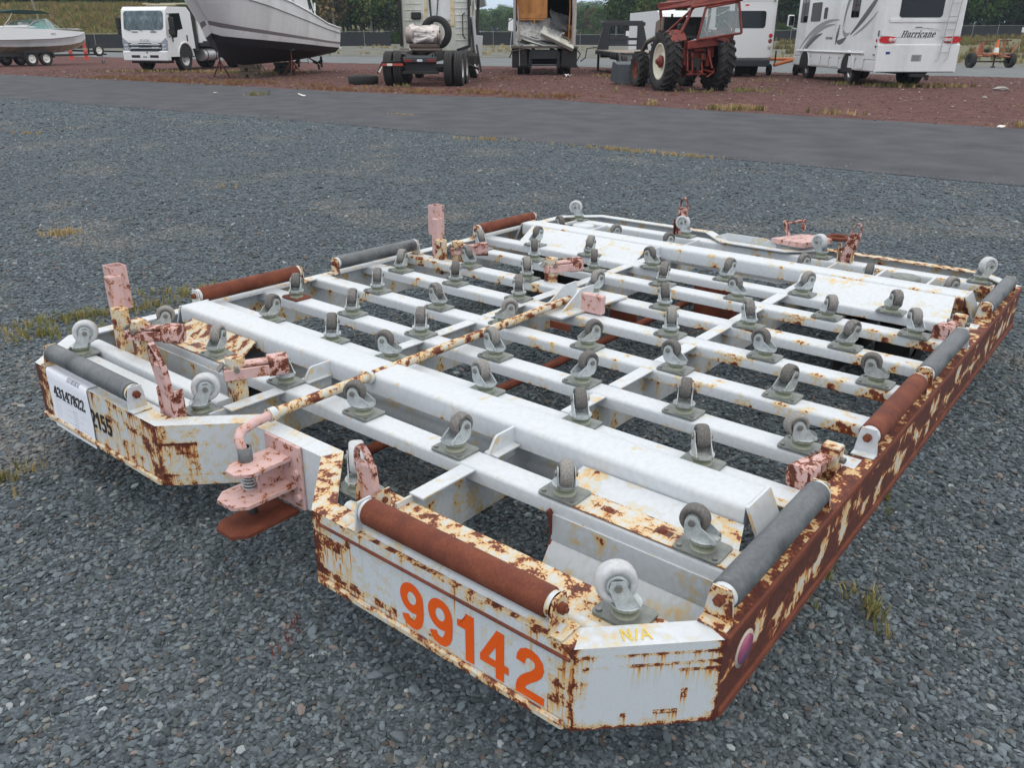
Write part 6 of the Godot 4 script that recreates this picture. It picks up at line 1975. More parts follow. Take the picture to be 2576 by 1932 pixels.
func tractor_unit():
	var t := thing("tractor_unit", "wrecked white sleeper tractor unit seen from behind with double rear wheels", "truck", Vector3(-2.80, 0, -27.6), -.05)
	var worn = M.dirtywhite
	for z in [0.0, -1.32]:
		for s in [-1.0, 1.0]:
			wheel(t, Vector3(s * 1.12, .52, z), .52, .27, .29, M.rimgrey if s > 0 else M.chassis, s)
			wheel(t, Vector3(s * .80, .52, z), .52, .27, .29, M.chassis, -s)
		bx(t, "axle", Vector3(0, .52, z), Vector3(1.6, .2, .22), M.chassis, .05)
	for s in [-1.0, 1.0]: bx(t, "frame_rail", Vector3(s * .43, .88, -2.2), Vector3(.09, .28, 5.4), M.chassis, .01)
	bx(t, "tail_crossmember", Vector3(-.05, .80, .52), Vector3(1.06, .16, .10), flatmat(lin(.035, .045, .055), .5), .02)
	for s in [-1.0, 1.0]: bx(t, "tail_lamp", Vector3(-.05 + s * .36, .77, .58), Vector3(.28, .10, .03), flatmat(lin(.14, .018, .015), .4), .01)
	bx(t, "plate_lamp", Vector3(-.05, .77, .58), Vector3(.17, .07, .03), flatmat(lin(.55, .6, .65), .4), .01)
	bx(t, "lower_crossmember", Vector3(-.05, .42, .45), Vector3(1.15, .09, .12), M.chassis, .01)
	bx(t, "tail_plate", Vector3(-.05, .60, .40), Vector3(1.0, .30, .06), M.black, .01)
	sl(t, "tow_hook_plate", [Vector2(-.42, .86), Vector2(.34, .86), Vector2(.40, 1.02), Vector2(.22, .92), Vector2(-.30, .92), Vector2(-.48, 1.02)], Vector3(-.03, 0, .50), Vector3.RIGHT, Vector3.UP, -.03, .03, flatmat(lin(.08, .09, .1), .5))
	bx(t, "fifth_wheel", Vector3(0, 1.06, -.7), Vector3(.9, .09, .9), flatmat(lin(.08, .06, .05), .7), .03)
	for k in 3: tb(t, "air_spring", [Vector3(-.62, .95 + k * .06, .1 - k * .05), Vector3(-.62, 1.0 + k * .06, .1 - k * .05)], .15, flatmat(lin(.16, .14, .13), .6), 12)
	# bracket with red and white tape over the left wheels
	tb(t, "flap_bracket", [Vector3(-1.40, .40, .58), Vector3(-1.22, .72, .60), Vector3(-.62, .76, .60)], .035, M.chassis, 6)
	for k in 4: bx(t, "reflector_tape", Vector3(-1.16 + k * .17, .655, .625), Vector3(.165, .07, .012), flatmat(lin(.36, .05, .035), .5) if k != 1 else flatmat(lin(.75, .70, .62), .4))
	bx(t, "reflector_tape", Vector3(-1.30, .52, .61), Vector3(.06, .20, .012), flatmat(lin(.7, .66, .6), .4), 0, Basis(Vector3(0, 0, 1), -.5))
	# sleeper cab
	var cz := -2.75
	bx(t, "sleeper_cab", Vector3(.02, 2.12, cz - 1.1), Vector3(2.34, 2.30, 2.2), worn, .05)
	sl(t, "roof_fairing", [Vector2(-1.06, 3.22), Vector2(1.06, 3.22), Vector2(.96, 3.60), Vector2(-.96, 3.60)], Vector3(.02, 0, cz - .02), Vector3.RIGHT, Vector3.UP, -2.0, 0, worn)
	sl(t, "fairing_step", [Vector2(-1.10, 3.08), Vector2(1.10, 3.08), Vector2(1.04, 3.24), Vector2(-1.04, 3.24)], Vector3(.02, 0, cz), Vector3.RIGHT, Vector3.UP, -.2, .10, worn)
	bx(t, "back_panel", Vector3(.10, 2.46, cz + .012), Vector3(.98, 1.0, .03), M.gelcoat, .012)
	for s in [[-.26, .14], [.64, .14]]:
		bx(t, "panel_seam_stripe", Vector3(s[0] - .02, 2.40, cz + .014), Vector3(s[1], 1.22, .034), texmat(mottled(128, 256, 571, .02, .1, .3, lut([[0, [178, 132, 72]], [110, [206, 190, 158]], [255, [214, 208, 192]]])), .6, 1.0), .006)
	for i in 9: bx(t, "rib", Vector3(.93, 1.35 + i * .20, cz + .010), Vector3(.42, .03, .022), worn, .008)
	for i in 4: bx(t, "rib", Vector3(-.72, 2.30 + i * .20, cz + .010), Vector3(.56, .03, .022), worn, .008)
	for y in [1.62, 2.02, 1.98]: bx(t, "rib", Vector3(.15 if y > 2.0 else -.72, y, cz + .016), Vector3(.9 if y > 2.0 else .6, .05, .03), worn, .012)
	bx(t, "black_light_box", Vector3(-.62, 2.12, cz + .06), Vector3(.34, .22, .12), M.black, .03)
	bx(t, "side_extender", Vector3(-1.18, 2.15, cz + .04), Vector3(.06, 2.0, .30), M.black, .01)
	bx(t, "side_extender", Vector3(1.20, 2.15, cz + .04), Vector3(.06, 1.9, .30), M.black, .01)
	bx(t, "extender_foot", Vector3(1.0, 1.10, cz + .08), Vector3(.5, .08, .2), M.black, .01, Basis(Vector3(0, 0, 1), .3))
	for s in [-1.0, 1.0]:
		bx(t, "work_lamp", Vector3(s * .98, 3.02, cz + .10), Vector3(.13, .15, .10), M.chrome, .03)
		tb(t, "cab_bar", [Vector3(s * .95, 2.98, cz + .08), Vector3(s * .3, 2.92, cz + .08)], .016, M.black, 5)
	tb(t, "air_hose", [Vector3(-.16, 2.92, cz + .08), Vector3(-.12, 2.4, cz + .12), Vector3(-.06, 1.9, cz + .35), Vector3(.15, 1.72, cz + .5)], .035, M.black, 7)
	tb(t, "air_hose", [Vector3(.18, 2.88, cz + .08), Vector3(.12, 2.3, cz + .10), Vector3(.08, 1.95, cz + .12)], .02, M.black, 6)
	tb(t, "grab_handle", [Vector3(1.05, 2.2, cz + .05), Vector3(.98, 2.15, cz + .12), Vector3(.98, 1.5, cz + .12), Vector3(1.05, 1.4, cz + .05)], .02, M.chassis, 6)
	# torn right side
	var shell := flatmat(lin(.48, .50, .53), .45)
	bx(t, "sleeper_window", Vector3(1.205, 2.72, cz - .5), Vector3(.012, .55, .22), M.black, .004)
	for s in [[1.30, 1.55, cz - .45, .10, 1.1, .5, .25], [1.42, 1.15, cz - .9, .06, .7, .6, -.3], [1.46, 2.6, cz - 1.6, .05, .35, .9, .5], [1.38, 2.15, cz - 1.3, .04, 1.2, .3, -.15]]:
		bx(t, "torn_panel", Vector3(s[0], s[1], s[2]), Vector3(s[3], s[4], s[5]), shell if s[3] > .045 else M.black, .01, Basis(Vector3(0, 0, 1), s[6] * .3) * Basis(Vector3(0, 1, 0), s[6]))
	for s in [[1.30, .85, -2.4, 1.52, .28, -2.0], [1.45, 1.2, -2.6, 1.62, .35, -2.3], [1.2, .6, -1.9, 1.58, .45, -1.8]]:
		tb(t, "broken_strut", [Vector3(s[0], s[1], s[2]), Vector3(s[3], s[4], s[5])], .04, [M.black, M.chrome, M.rimgrey][int(s[1] * 10) % 3], 6)
	bx(t, "broken_tank", Vector3(1.30, .72, -2.5), Vector3(.42, .5, .7), M.chassis, .12)
	for s in [-1.0, 1.0]: wheel(t, Vector3(s * 1.05, .52, -5.6), .52, .3, .29, M.rimgrey, s)
	bx(t, "front_cab", Vector3(0, 1.9, -5.4), Vector3(2.2, 2.0, 1.6), worn, .1)
	# engine and tyre lying on the frame
	var base := Vector3(-2.80, 0, -27.6)
	var e := thing("engine_block", "silver foil wrapped engine lying on the tractor unit's frame", "engine", base + Vector3(-.05, 1.12, -1.0), -.05)
	var foil := flatmat(lin(.62, .57, .56), .34, .35)
	var foil2 := flatmat(lin(.34, .29, .27), .4, .4)
	var n := FastNoiseLite.new()
	n.seed = 3
	n.frequency = 2.2
	var mb := MB.new()
	mb.smooth()
	var P := func(i: int, k: int) -> Vector3:
		var a := TAU * i / 26.0
		var z := (k / 10.0 - .5) * .98
		var r := .33 + .13 * n.get_noise_3d(cos(a) * .8, sin(a) * .8, z * 1.6) * 2.0 - .12 * pow(absf(z) * 1.8, 4)
		return Vector3(z, .36 + sin(a) * r * .9, cos(a) * r)
	for i in 26:
		for k in 10:
			mb.poly([P.call(i, k), P.call((i + 1) % 26, k), P.call((i + 1) % 26, k + 1), P.call(i, k + 1)], (P.call(i, k) + P.call(i, k + 1)) * .5 - Vector3((k / 10.0 - .5) * .98, .36, 0))
	put("heat_shield", mb.done(), foil, e)
	mb = MB.new()
	mb.lathe([Vector2(0, -.1), Vector2(.22, -.1), Vector2(.27, .0), Vector2(.24, .12), Vector2(.0, .16)], 16, Vector3(-.46, .38, .12), Vector3(-1, 0, .3))
	put("housing", mb.done(), foil2, e)
	for k in 3: tb(e, "shield_fold", [Vector3(-.3, .50 - k * .13, .31), Vector3(.0, .47 - k * .13, .345 - k * .01), Vector3(.36, .50 - k * .13, .29)], .016, foil2, 5)
	bx(e, "sump", Vector3(0, .05, .1), Vector3(.95, .16, .5), flatmat(lin(.08, .055, .045), .7), .05)
	for k in 3: tb(e, "exhaust_ring", [Vector3(.44 + k * .05, .30, .22), Vector3(.46 + k * .05, .30, .22)], .17, foil2, 14)
	var ty := thing("spare_tyre", "worn tyre leaning on the foil wrapped engine behind the cab", "tyre", base + Vector3(.28, 1.58, -1.55))
	ty.rotation = Vector3(-.2, 1.35, .0)
	mb = MB.new()
	mb.lathe([Vector2(.33, -.10), Vector2(.40, -.14), Vector2(.48, -.13), Vector2(.52, -.09), Vector2(.52, .09), Vector2(.48, .13), Vector2(.40, .14), Vector2(.33, .10)], 36, Vector3.ZERO, Vector3.RIGHT)
	put("casing", mb.done(), M.rubber, ty)

func cab_truck():
	var t := thing("cab_over_truck", "white cab-over truck facing the road, left of the big cabin cruiser", "truck", Vector3(-16.25, 0, -40.6), PI - .24)
	var w := 1.14
	# forward is -z; cab from z = -1.25 to .85
	var mb := MB.new()
	mb.slab([Vector2(-1.22, .62), Vector2(-1.25, 1.30), Vector2(-1.20, 1.72), Vector2(-1.02, 2.55), Vector2(-.85, 2.70), Vector2(.55, 2.72), Vector2(.80, 2.50), Vector2(.85, .95), Vector2(.50, .95), Vector2(.42, 1.16), Vector2(-.40, 1.16), Vector2(-.52, .62)], Vector3.ZERO, Vector3.BACK, Vector3.UP, -w, w)
	put("cab", mb.done(), M.whitepaint, t)
	var sx := Vector3.LEFT
	var ty := Vector3(0, .83, .18).normalized()
	sl(t, "windscreen", rrect(2.02, .80, .14, 4), Vector3(0, 2.13, -1.112), sx, ty, .0, .016, texmat(mottled(256, 128, 591, .012, .05, .25, lut([[0, [38, 50, 58]], [110, [66, 84, 94]], [190, [104, 122, 132]], [255, [176, 188, 196]]])), .06, 1.6))
	for x in [-.55, .05, .65]: tb(t, "wiper", [Vector3(x + .35, 1.80, -1.20), Vector3(x, 1.70, -1.23)], .012, M.black, 5)
	for x in [-.5, .45]: bx(t, "air_slot", Vector3(x, 1.66, -1.225), Vector3(.30, .03, .03), M.black, .005)
	text_on(t, "maker_lettering", "ISUZU", Vector3(0, 1.30, -1.256), Vector3.LEFT, Vector3.UP, .50, .10, M.chrome)
	sl(t, "grille_opening", [Vector2(-.86, 1.20), Vector2(.86, 1.20), Vector2(.80, .86), Vector2(-.80, .86)], Vector3(0, 0, -1.246), Vector3.LEFT, Vector3.UP, 0, .012, M.black)
	for y in [1.13, .98]: 
		bx(t, "grille_bar", Vector3(0, y, -1.272), Vector3(1.6, .055, .03), M.chrome, .01)
		for s in [-1.0, 1.0]: bx(t, "grille_wing", Vector3(s * .52, y + .01, -1.276), Vector3(.36, .09, .03), M.chrome, .015)
	for s in [-1.0, 1.0]:
		sl(t, "headlamp", [Vector2(-.14, .84), Vector2(.14, .84), Vector2(.16, 1.30), Vector2(.12, 1.42), Vector2(-.14, 1.22)], Vector3(s * .99, 0, -1.235), Vector3.RIGHT * s, Vector3.UP, .03 * s, -.03 * s, flatmat(lin(.35, .38, .42), .1, .3))
		mb = MB.new()
		for y in [.96, 1.10]: mb.box(Vector3(s * .98, y, -1.275), Vector3(.18, .07, .03), Basis(), .01)
		kind(put("lamp_unit", mb.done(), M.chrome, t), "stuff")
		bx(t, "mirror", Vector3(s * 1.36, 2.02, -1.05), Vector3(.20, .48, .16), M.black, .03)
		bx(t, "mirror_low", Vector3(s * 1.32, 1.66, -1.05), Vector3(.22, .24, .16), M.black, .03)
		tb(t, "mirror_arm", [Vector3(s * 1.1, 2.40, -.95), Vector3(s * 1.36, 2.38, -1.05), Vector3(s * 1.36, 1.55, -1.05), Vector3(s * 1.12, 1.45, -1.0)], .018, M.black, 5)
		sl(t, "door_window", [Vector2(-.92, 1.62), Vector2(-.82, 2.42), Vector2(-.05, 2.45), Vector2(.05, 1.80), Vector2(-.35, 1.74), Vector2(-.45, 1.45), Vector2(-.85, 1.40)], Vector3(s * w, 0, 0), Vector3.BACK, Vector3.UP, -.012, .012, M.glass)
		bx(t, "door_handle", Vector3(s * (w + .01), 1.40, .30), Vector3(.03, .26, .07), M.black, .01)
		bx(t, "side_lamp", Vector3(s * (w + .01), 1.36, -.80), Vector3(.03, .22, .08), M.black, .02)
		var pts := []
		for i in 11:
			var a := PI * i / 10.0
			pts.append(Vector3(s * (w + .01), .62 + sin(a) * .60, .02 + cos(a) * .58))
		tb(t, "arch", pts, .05, M.whitepaint, 6)
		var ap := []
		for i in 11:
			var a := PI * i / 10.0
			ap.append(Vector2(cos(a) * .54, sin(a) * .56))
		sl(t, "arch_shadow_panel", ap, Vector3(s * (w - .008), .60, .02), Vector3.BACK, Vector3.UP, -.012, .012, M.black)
		wheel(t, Vector3(s * .99, .50, .02), .50, .28, .29, M.rimgrey, s)
		for z in [4.6]:
			wheel(t, Vector3(s * .99, .50, z), .50, .27, .29, M.chassis, s)
			wheel(t, Vector3(s * .70, .50, z), .50, .27, .29, M.chassis, s)
		bx(t, "frame_rail", Vector3(s * .40, .85, 2.4), Vector3(.09, .26, 6.4), M.chassis)
	bx(t, "bumper", Vector3(0, .66, -1.24), Vector3(2.30, .42, .30), M.whitepaint, .04)
	bx(t, "bumper_top", Vector3(0, .88, -1.30), Vector3(1.5, .03, .20), M.black, .005)
	for x in [-.48, .48]: bx(t, "fog_slot", Vector3(x, .64, -1.392), Vector3(.44, .11, .012), M.black, .003)
	bx(t, "plate_slot", Vector3(0, .62, -1.392), Vector3(.20, .035, .012), M.black)
	bx(t, "badge", Vector3(-.14, .80, -1.392), Vector3(.08, .05, .01), M.black)
	bx(t, "underpan", Vector3(0, .42, -.9), Vector3(1.8, .14, .6), M.chassis, .02)
	bx(t, "cab_step", Vector3(0, .52, .5), Vector3(2.1, .16, .3), M.chassis, .02)
	bx(t, "cab_back", Vector3(0, 1.75, 1.05), Vector3(2.2, 1.9, .32), M.black, .03)
	for s in [-1.0, 1.0]:
		sl(t, "bed_headboard", [Vector2(1.25, 1.20), Vector2(1.25, 2.58), Vector2(1.36, 2.58), Vector2(2.0, 1.45), Vector2(2.5, 1.24)], Vector3(s * 1.12, 0, 0), Vector3.BACK, Vector3.UP, -.03, .03, M.whitepaint)
	for s in [-1.0, 1.0]:
		bx(t, "bed_side", Vector3(s * 1.18, 1.16, 4.6), Vector3(.06, .22, 6.2), M.chassis, .01)
		bx(t, "toolbox", Vector3(s * .98, .72, 3.35), Vector3(.36, .42, .7), M.chassis, .03)
		bx(t, "rear_guard", Vector3(s * .95, .92, 4.6), Vector3(.5, .05, 1.3), M.chassis, .01)
	bx(t, "flat_bed", Vector3(0, 1.12, 4.4), Vector3(2.4, .16, 6.4), M.chassis, .02)
	tb(t, "fuel_tank", [Vector3(-.92, .66, 1.5), Vector3(-.92, .66, 2.7)], .28, M.rimgrey, 16)
	for z in [1.75, 2.45]: tb(t, "tank_strap", [Vector3(-.92, .66, z - .03), Vector3(-.92, .66, z + .03)], .29, M.black, 16)
	for k in 3: bx(t, "roof_rail", Vector3(-.1, 2.80 + k * .05, .2 + k * .5), Vector3(1.5, .035, .06), flatmat(lin(.40, .36, .26), .6), .01)
	for s in [-1.0, 1.0]: bx(t, "roof_rail_side", Vector3(s * .8, 2.86, .9), Vector3(.06, .05, 1.5), flatmat(lin(.40, .36, .26), .6), .01)

func cruiser():
	var turn := PI - .185
	var at := Vector3(-9.05, 0, -39.4)
	var t := thing("cabin_cruiser", "large white cabin cruiser with black bottom propped on boat stands", "boat", at, turn)
	var D := [[0.0, [0, .60], [1.12, .82], [1.33, 1.01], [1.37, 1.15], [1.38, 1.24], [1.43, 1.62], [1.44, 1.80]],
		[1.5, [0, .54], [1.18, .86], [1.36, 1.07], [1.40, 1.22], [1.41, 1.31], [1.46, 1.78], [1.47, 1.98]],
		[3.2, [0, .50], [1.22, .93], [1.37, 1.16], [1.41, 1.32], [1.42, 1.42], [1.48, 2.02], [1.49, 2.36]],
		[5.0, [0, .47], [1.14, 1.00], [1.30, 1.25], [1.35, 1.43], [1.37, 1.54], [1.50, 2.26], [1.52, 2.68]],
		[6.6, [0, .47], [.90, 1.08], [1.06, 1.34], [1.13, 1.55], [1.16, 1.67], [1.38, 2.52], [1.41, 2.92]],
		[7.8, [0, .62], [.54, 1.18], [.68, 1.42], [.77, 1.66], [.81, 1.79], [1.08, 2.72], [1.12, 3.08]]]
	var st := []
	for d in D:
		var r := []
		for k in range(1, 8): r.append(Vector3(d[k][0], d[k][1], d[0]))
		st.append(r)
	st.append([Vector3(0, .86, 8.15), Vector3(.18, 1.28, 8.25), Vector3(.26, 1.48, 8.32), Vector3(.36, 1.75, 8.45), Vector3(.41, 1.90, 8.52), Vector3(.66, 2.84, 9.1), Vector3(.70, 3.18, 9.3)])
	st.append([Vector3(0, 1.22, 8.36), Vector3(.02, 1.42, 8.44), Vector3(.03, 1.57, 8.52), Vector3(.04, 1.84, 8.70), Vector3(.05, 1.98, 8.78), Vector3(.08, 2.92, 9.70), Vector3(.10, 3.24, 10.1)])
	var bottom := flatmat(lin(.012, .013, .018), .6)
	hull_strip(t, "bottom", st, 0, 2, bottom)
	hull_strip(t, "boot_stripe", st, 2, 3, M.gelcoat)
	hull_strip(t, "hull_stripe", st, 3, 4, flatmat(lin(.17, .16, .17), .4))
	hull_strip(t, "topsides", st, 4, 6, M.gelcoat)
	var mb := MB.new()
	mb.flat()
	for s in range(st.size() - 1):
		var a: Vector3 = st[s][6]; var b: Vector3 = st[s + 1][6]
		mb.poly([Vector3(a.x, a.y, -a.z), Vector3(-a.x, a.y, -a.z), Vector3(-b.x, b.y, -b.z), Vector3(b.x, b.y, -b.z)], Vector3.UP)
	put("deck", mb.done(), M.whitepaint, t)
	mb = MB.new()
	mb.flat()
	var bow = st[st.size() - 1]
	for k in range(2, 6):
		var p0: Vector3 = bow[k]; var p1: Vector3 = bow[k + 1]
		mb.poly([Vector3(p0.x, p0.y, -p0.z - .012), Vector3(-p0.x, p0.y, -p0.z - .012), Vector3(-p1.x, p1.y, -p1.z - .012), Vector3(p1.x, p1.y, -p1.z - .012)], Vector3.FORWARD)
	put("stem", mb.done(), M.gelcoat, t)
	mb = MB.new()
	mb.flat()
	var tr := []
	for k in 7: tr.append(Vector3(st[0][k].x, st[0][k].y, 0))
	for k in range(6, -1, -1): tr.append(Vector3(-st[0][k].x, st[0][k].y, 0))
	mb.poly(tr, Vector3.BACK)
	put("transom", mb.done(), M.gelcoat, t)
	for s in [-1.0, 1.0]:
		var rub := []
		var line := []
		var low := []
		for r in st:
			rub.append(Vector3(r[6].x * s, r[6].y, -r[6].z) + Vector3(s * .01, 0, 0))
			line.append(Vector3(r[5].x * s, r[5].y, -r[5].z) + Vector3(s * .012, -.02, 0))
			var q: Vector3 = (r[2] + r[3]) * .5
			low.append(Vector3(q.x * s, q.y, -q.z))
		tb(t, "gunwale", rub, .035, M.whitepaint, 6)
		tb(t, "rub_line", line, .018, flatmat(lin(.30, .29, .30), .5), 5)
	# cabin, windscreen, cockpit coaming and the rails by the stern
	var cab := [Vector2(2.7, 2.1), Vector2(3.6, 3.35), Vector2(5.2, 3.5), Vector2(7.4, 3.05), Vector2(7.4, 2.7), Vector2(3.0, 2.05)]
	sl(t, "cabin", cab, Vector3.ZERO, Vector3.FORWARD, Vector3.UP, -1.16, 1.16, M.whitepaint)
	for s in [-1.0, 1.0]:
		sl(t, "cabin_window", [Vector2(3.7, 2.95), Vector2(3.95, 3.25), Vector2(6.0, 3.2), Vector2(6.6, 3.0)], Vector3(s * 1.165, 0, 0), Vector3.FORWARD, Vector3.UP, -.01, .01, M.glass)
		sl(t, "wheelhouse_side", [Vector2(2.2, 2.02), Vector2(2.75, 2.95), Vector2(3.1, 3.9), Vector2(4.6, 3.9), Vector2(4.9, 3.3), Vector2(3.2, 2.2)], Vector3(s * 1.20, 0, 0), Vector3.FORWARD, Vector3.UP, -.03, .03, M.whitepaint)
		sl(t, "dark_opening", [Vector2(2.55, 2.5), Vector2(2.95, 3.6), Vector2(3.15, 3.6), Vector2(2.72, 2.5)], Vector3(s * 1.235, 0, 0), Vector3.FORWARD, Vector3.UP, -.01, .01, M.black)
		tb(t, "rail_tube", [Vector3(s * 1.30, 2.02, -2.1), Vector3(s * 1.26, 2.6, -2.4), Vector3(s * 1.16, 3.6, -2.7)], .03, M.whitepaint, 6)
		tb(t, "rod_holder", [Vector3(s * 1.24, 2.75, -2.15), Vector3(s * 1.25, 2.45, -2.2)], .035, M.whitepaint, 6)
		bx(t, "cleat", Vector3(s * 1.32, 2.88, -5.2), Vector3(.08, .06, .26), M.black, .02)
	text_on(t, "name_lettering", "Wellcraft", Vector3(1.405, 1.42, -.62), Vector3.FORWARD, Vector3.UP, .50, .09, M.ink, "Droid Sans", true, .2)
	for k in 8:
		if k != 4: bx(t, "hull_mark", Vector3(1.448, 1.69 - k * .004, -.20 - k * .062), Vector3(.004, .085, .05), M.ink)
	bx(t, "hull_emblem", Vector3(1.41, 1.41, -.24), Vector3(.004, .14, .05), flatmat(lin(.10, .11, .14), .5))
	for k in 7: bx(t, "registration_mark", Vector3(1.517 - .004 * k, 2.46 + k * .012, -4.75 - k * .10), Vector3(.004, .10, .065), flatmat(lin(.22, .21, .23), .5))
	bx(t, "swim_platform", Vector3(0, .98, .28), Vector3(2.4, .06, .6), M.whitepaint, .02)
	mb = MB.new()
	mb.lathe([Vector2(.11, 0), Vector2(.11, .08), Vector2(.07, .09), Vector2(.07, .0)], 14, Vector3(1.15, .84, .01), Vector3.BACK)
	put("exhaust_outlet", mb.done(), M.rimgrey, t)
	for s in [-1.0, 1.0]:
		tb(t, "propeller_shaft", [Vector3(s * .55, .66, -1.8), Vector3(s * .55, .36, -.75)], .03, M.chassis, 6)
		for k in 3:
			var a := TAU * k / 3.0 + .4
			bx(t, "propeller_blade", Vector3(s * .55 + cos(a) * .14, .36 + sin(a) * .14, -.72), Vector3(.22, .13, .02), M.chassis, .005, Basis(Vector3(0, 0, 1), a) * Basis(Vector3(1, 0, 0), .5))
		bx(t, "rudder", Vector3(s * .55, .42, -.35), Vector3(.03, .46, .22), M.chassis, .01)
	# stands, blocks and ladder
	var fx := Basis(Vector3.UP, turn)
	var words := ["rusty boat stand under the cruiser's bow end, nearest the truck", "grey boat stand in the middle of the cruiser's near side", "rusty boat stand beneath the cruiser's stern corner", "rusty boat stand on the cruiser's far side between its two block piles"]
	var pl := [[1.08, 6.3, 1.20], [1.30, 2.9, 1.02], [1.10, .35, .84], [-1.1, 4.6, 1.05]]
	for k in 4:
		var p: Vector3 = at + fx * Vector3(pl[k][0], 0, -pl[k][1])
		var b := thing("boat_stand", words[k], "boat stand", p, k * .7, "stands under the cabin cruiser")
		var m = M.rust if k != 1 else flatmat(lin(.20, .21, .22), .6)
		var top: float = pl[k][2] - .05
		tb(b, "post", [Vector3(0, .22, 0), Vector3(0, top, 0)], .03, m, 6)
		for q in 4:
			var a := TAU * q / 4.0 + .5
			tb(b, "leg", [Vector3(0, .62, 0), Vector3(cos(a) * .42, .0, sin(a) * .42)], .022, m, 5)
		bx(b, "pad", Vector3(0, top, 0), Vector3(.28, .05, .28), M.dark, .01, Basis(Vector3(0, 0, 1), .25))
	var wood := flatmat(lin(.16, .125, .09), .9)
	for k in 2:
		var p: Vector3 = at + fx * Vector3(0, 0, -[6.0, 3.0][k])
		var b := thing("block_pile", ["pale timber block pile under the cruiser's keel, nearer the bow", "dark block pile under the middle of the cruiser's keel"][k], "block pile", p, turn, "block piles under the cruiser")
		for j in 4:
			for i in 2:
				var ln := j % 2 == 0
				bx(b, "timber", Vector3((i - .5) * .34 if ln else 0.0, .058 + j * .117, 0.0 if ln else (i - .5) * .34), Vector3(.20 if ln else .7, .112, .7 if ln else .20), wood if k == 0 else flatmat(lin(.03, .028, .026), .9), .008)
	var lp: Vector3 = at + fx * Vector3(.7, 0, .55)
	var la := thing("boarding_ladder", "small dark ladder hanging below the cruiser's swim platform", "ladder", lp, turn)
	for s in [-1.0, 1.0]: tb(la, "rail", [Vector3(s * .17, .96, 0), Vector3(s * .20, .32, .06)], .016, M.chassis, 5)
	for y in [.36, .62, .86]: tb(la, "rung", [Vector3(-.19, y, .04), Vector3(.19, y, .04)], .014, M.chassis, 5)

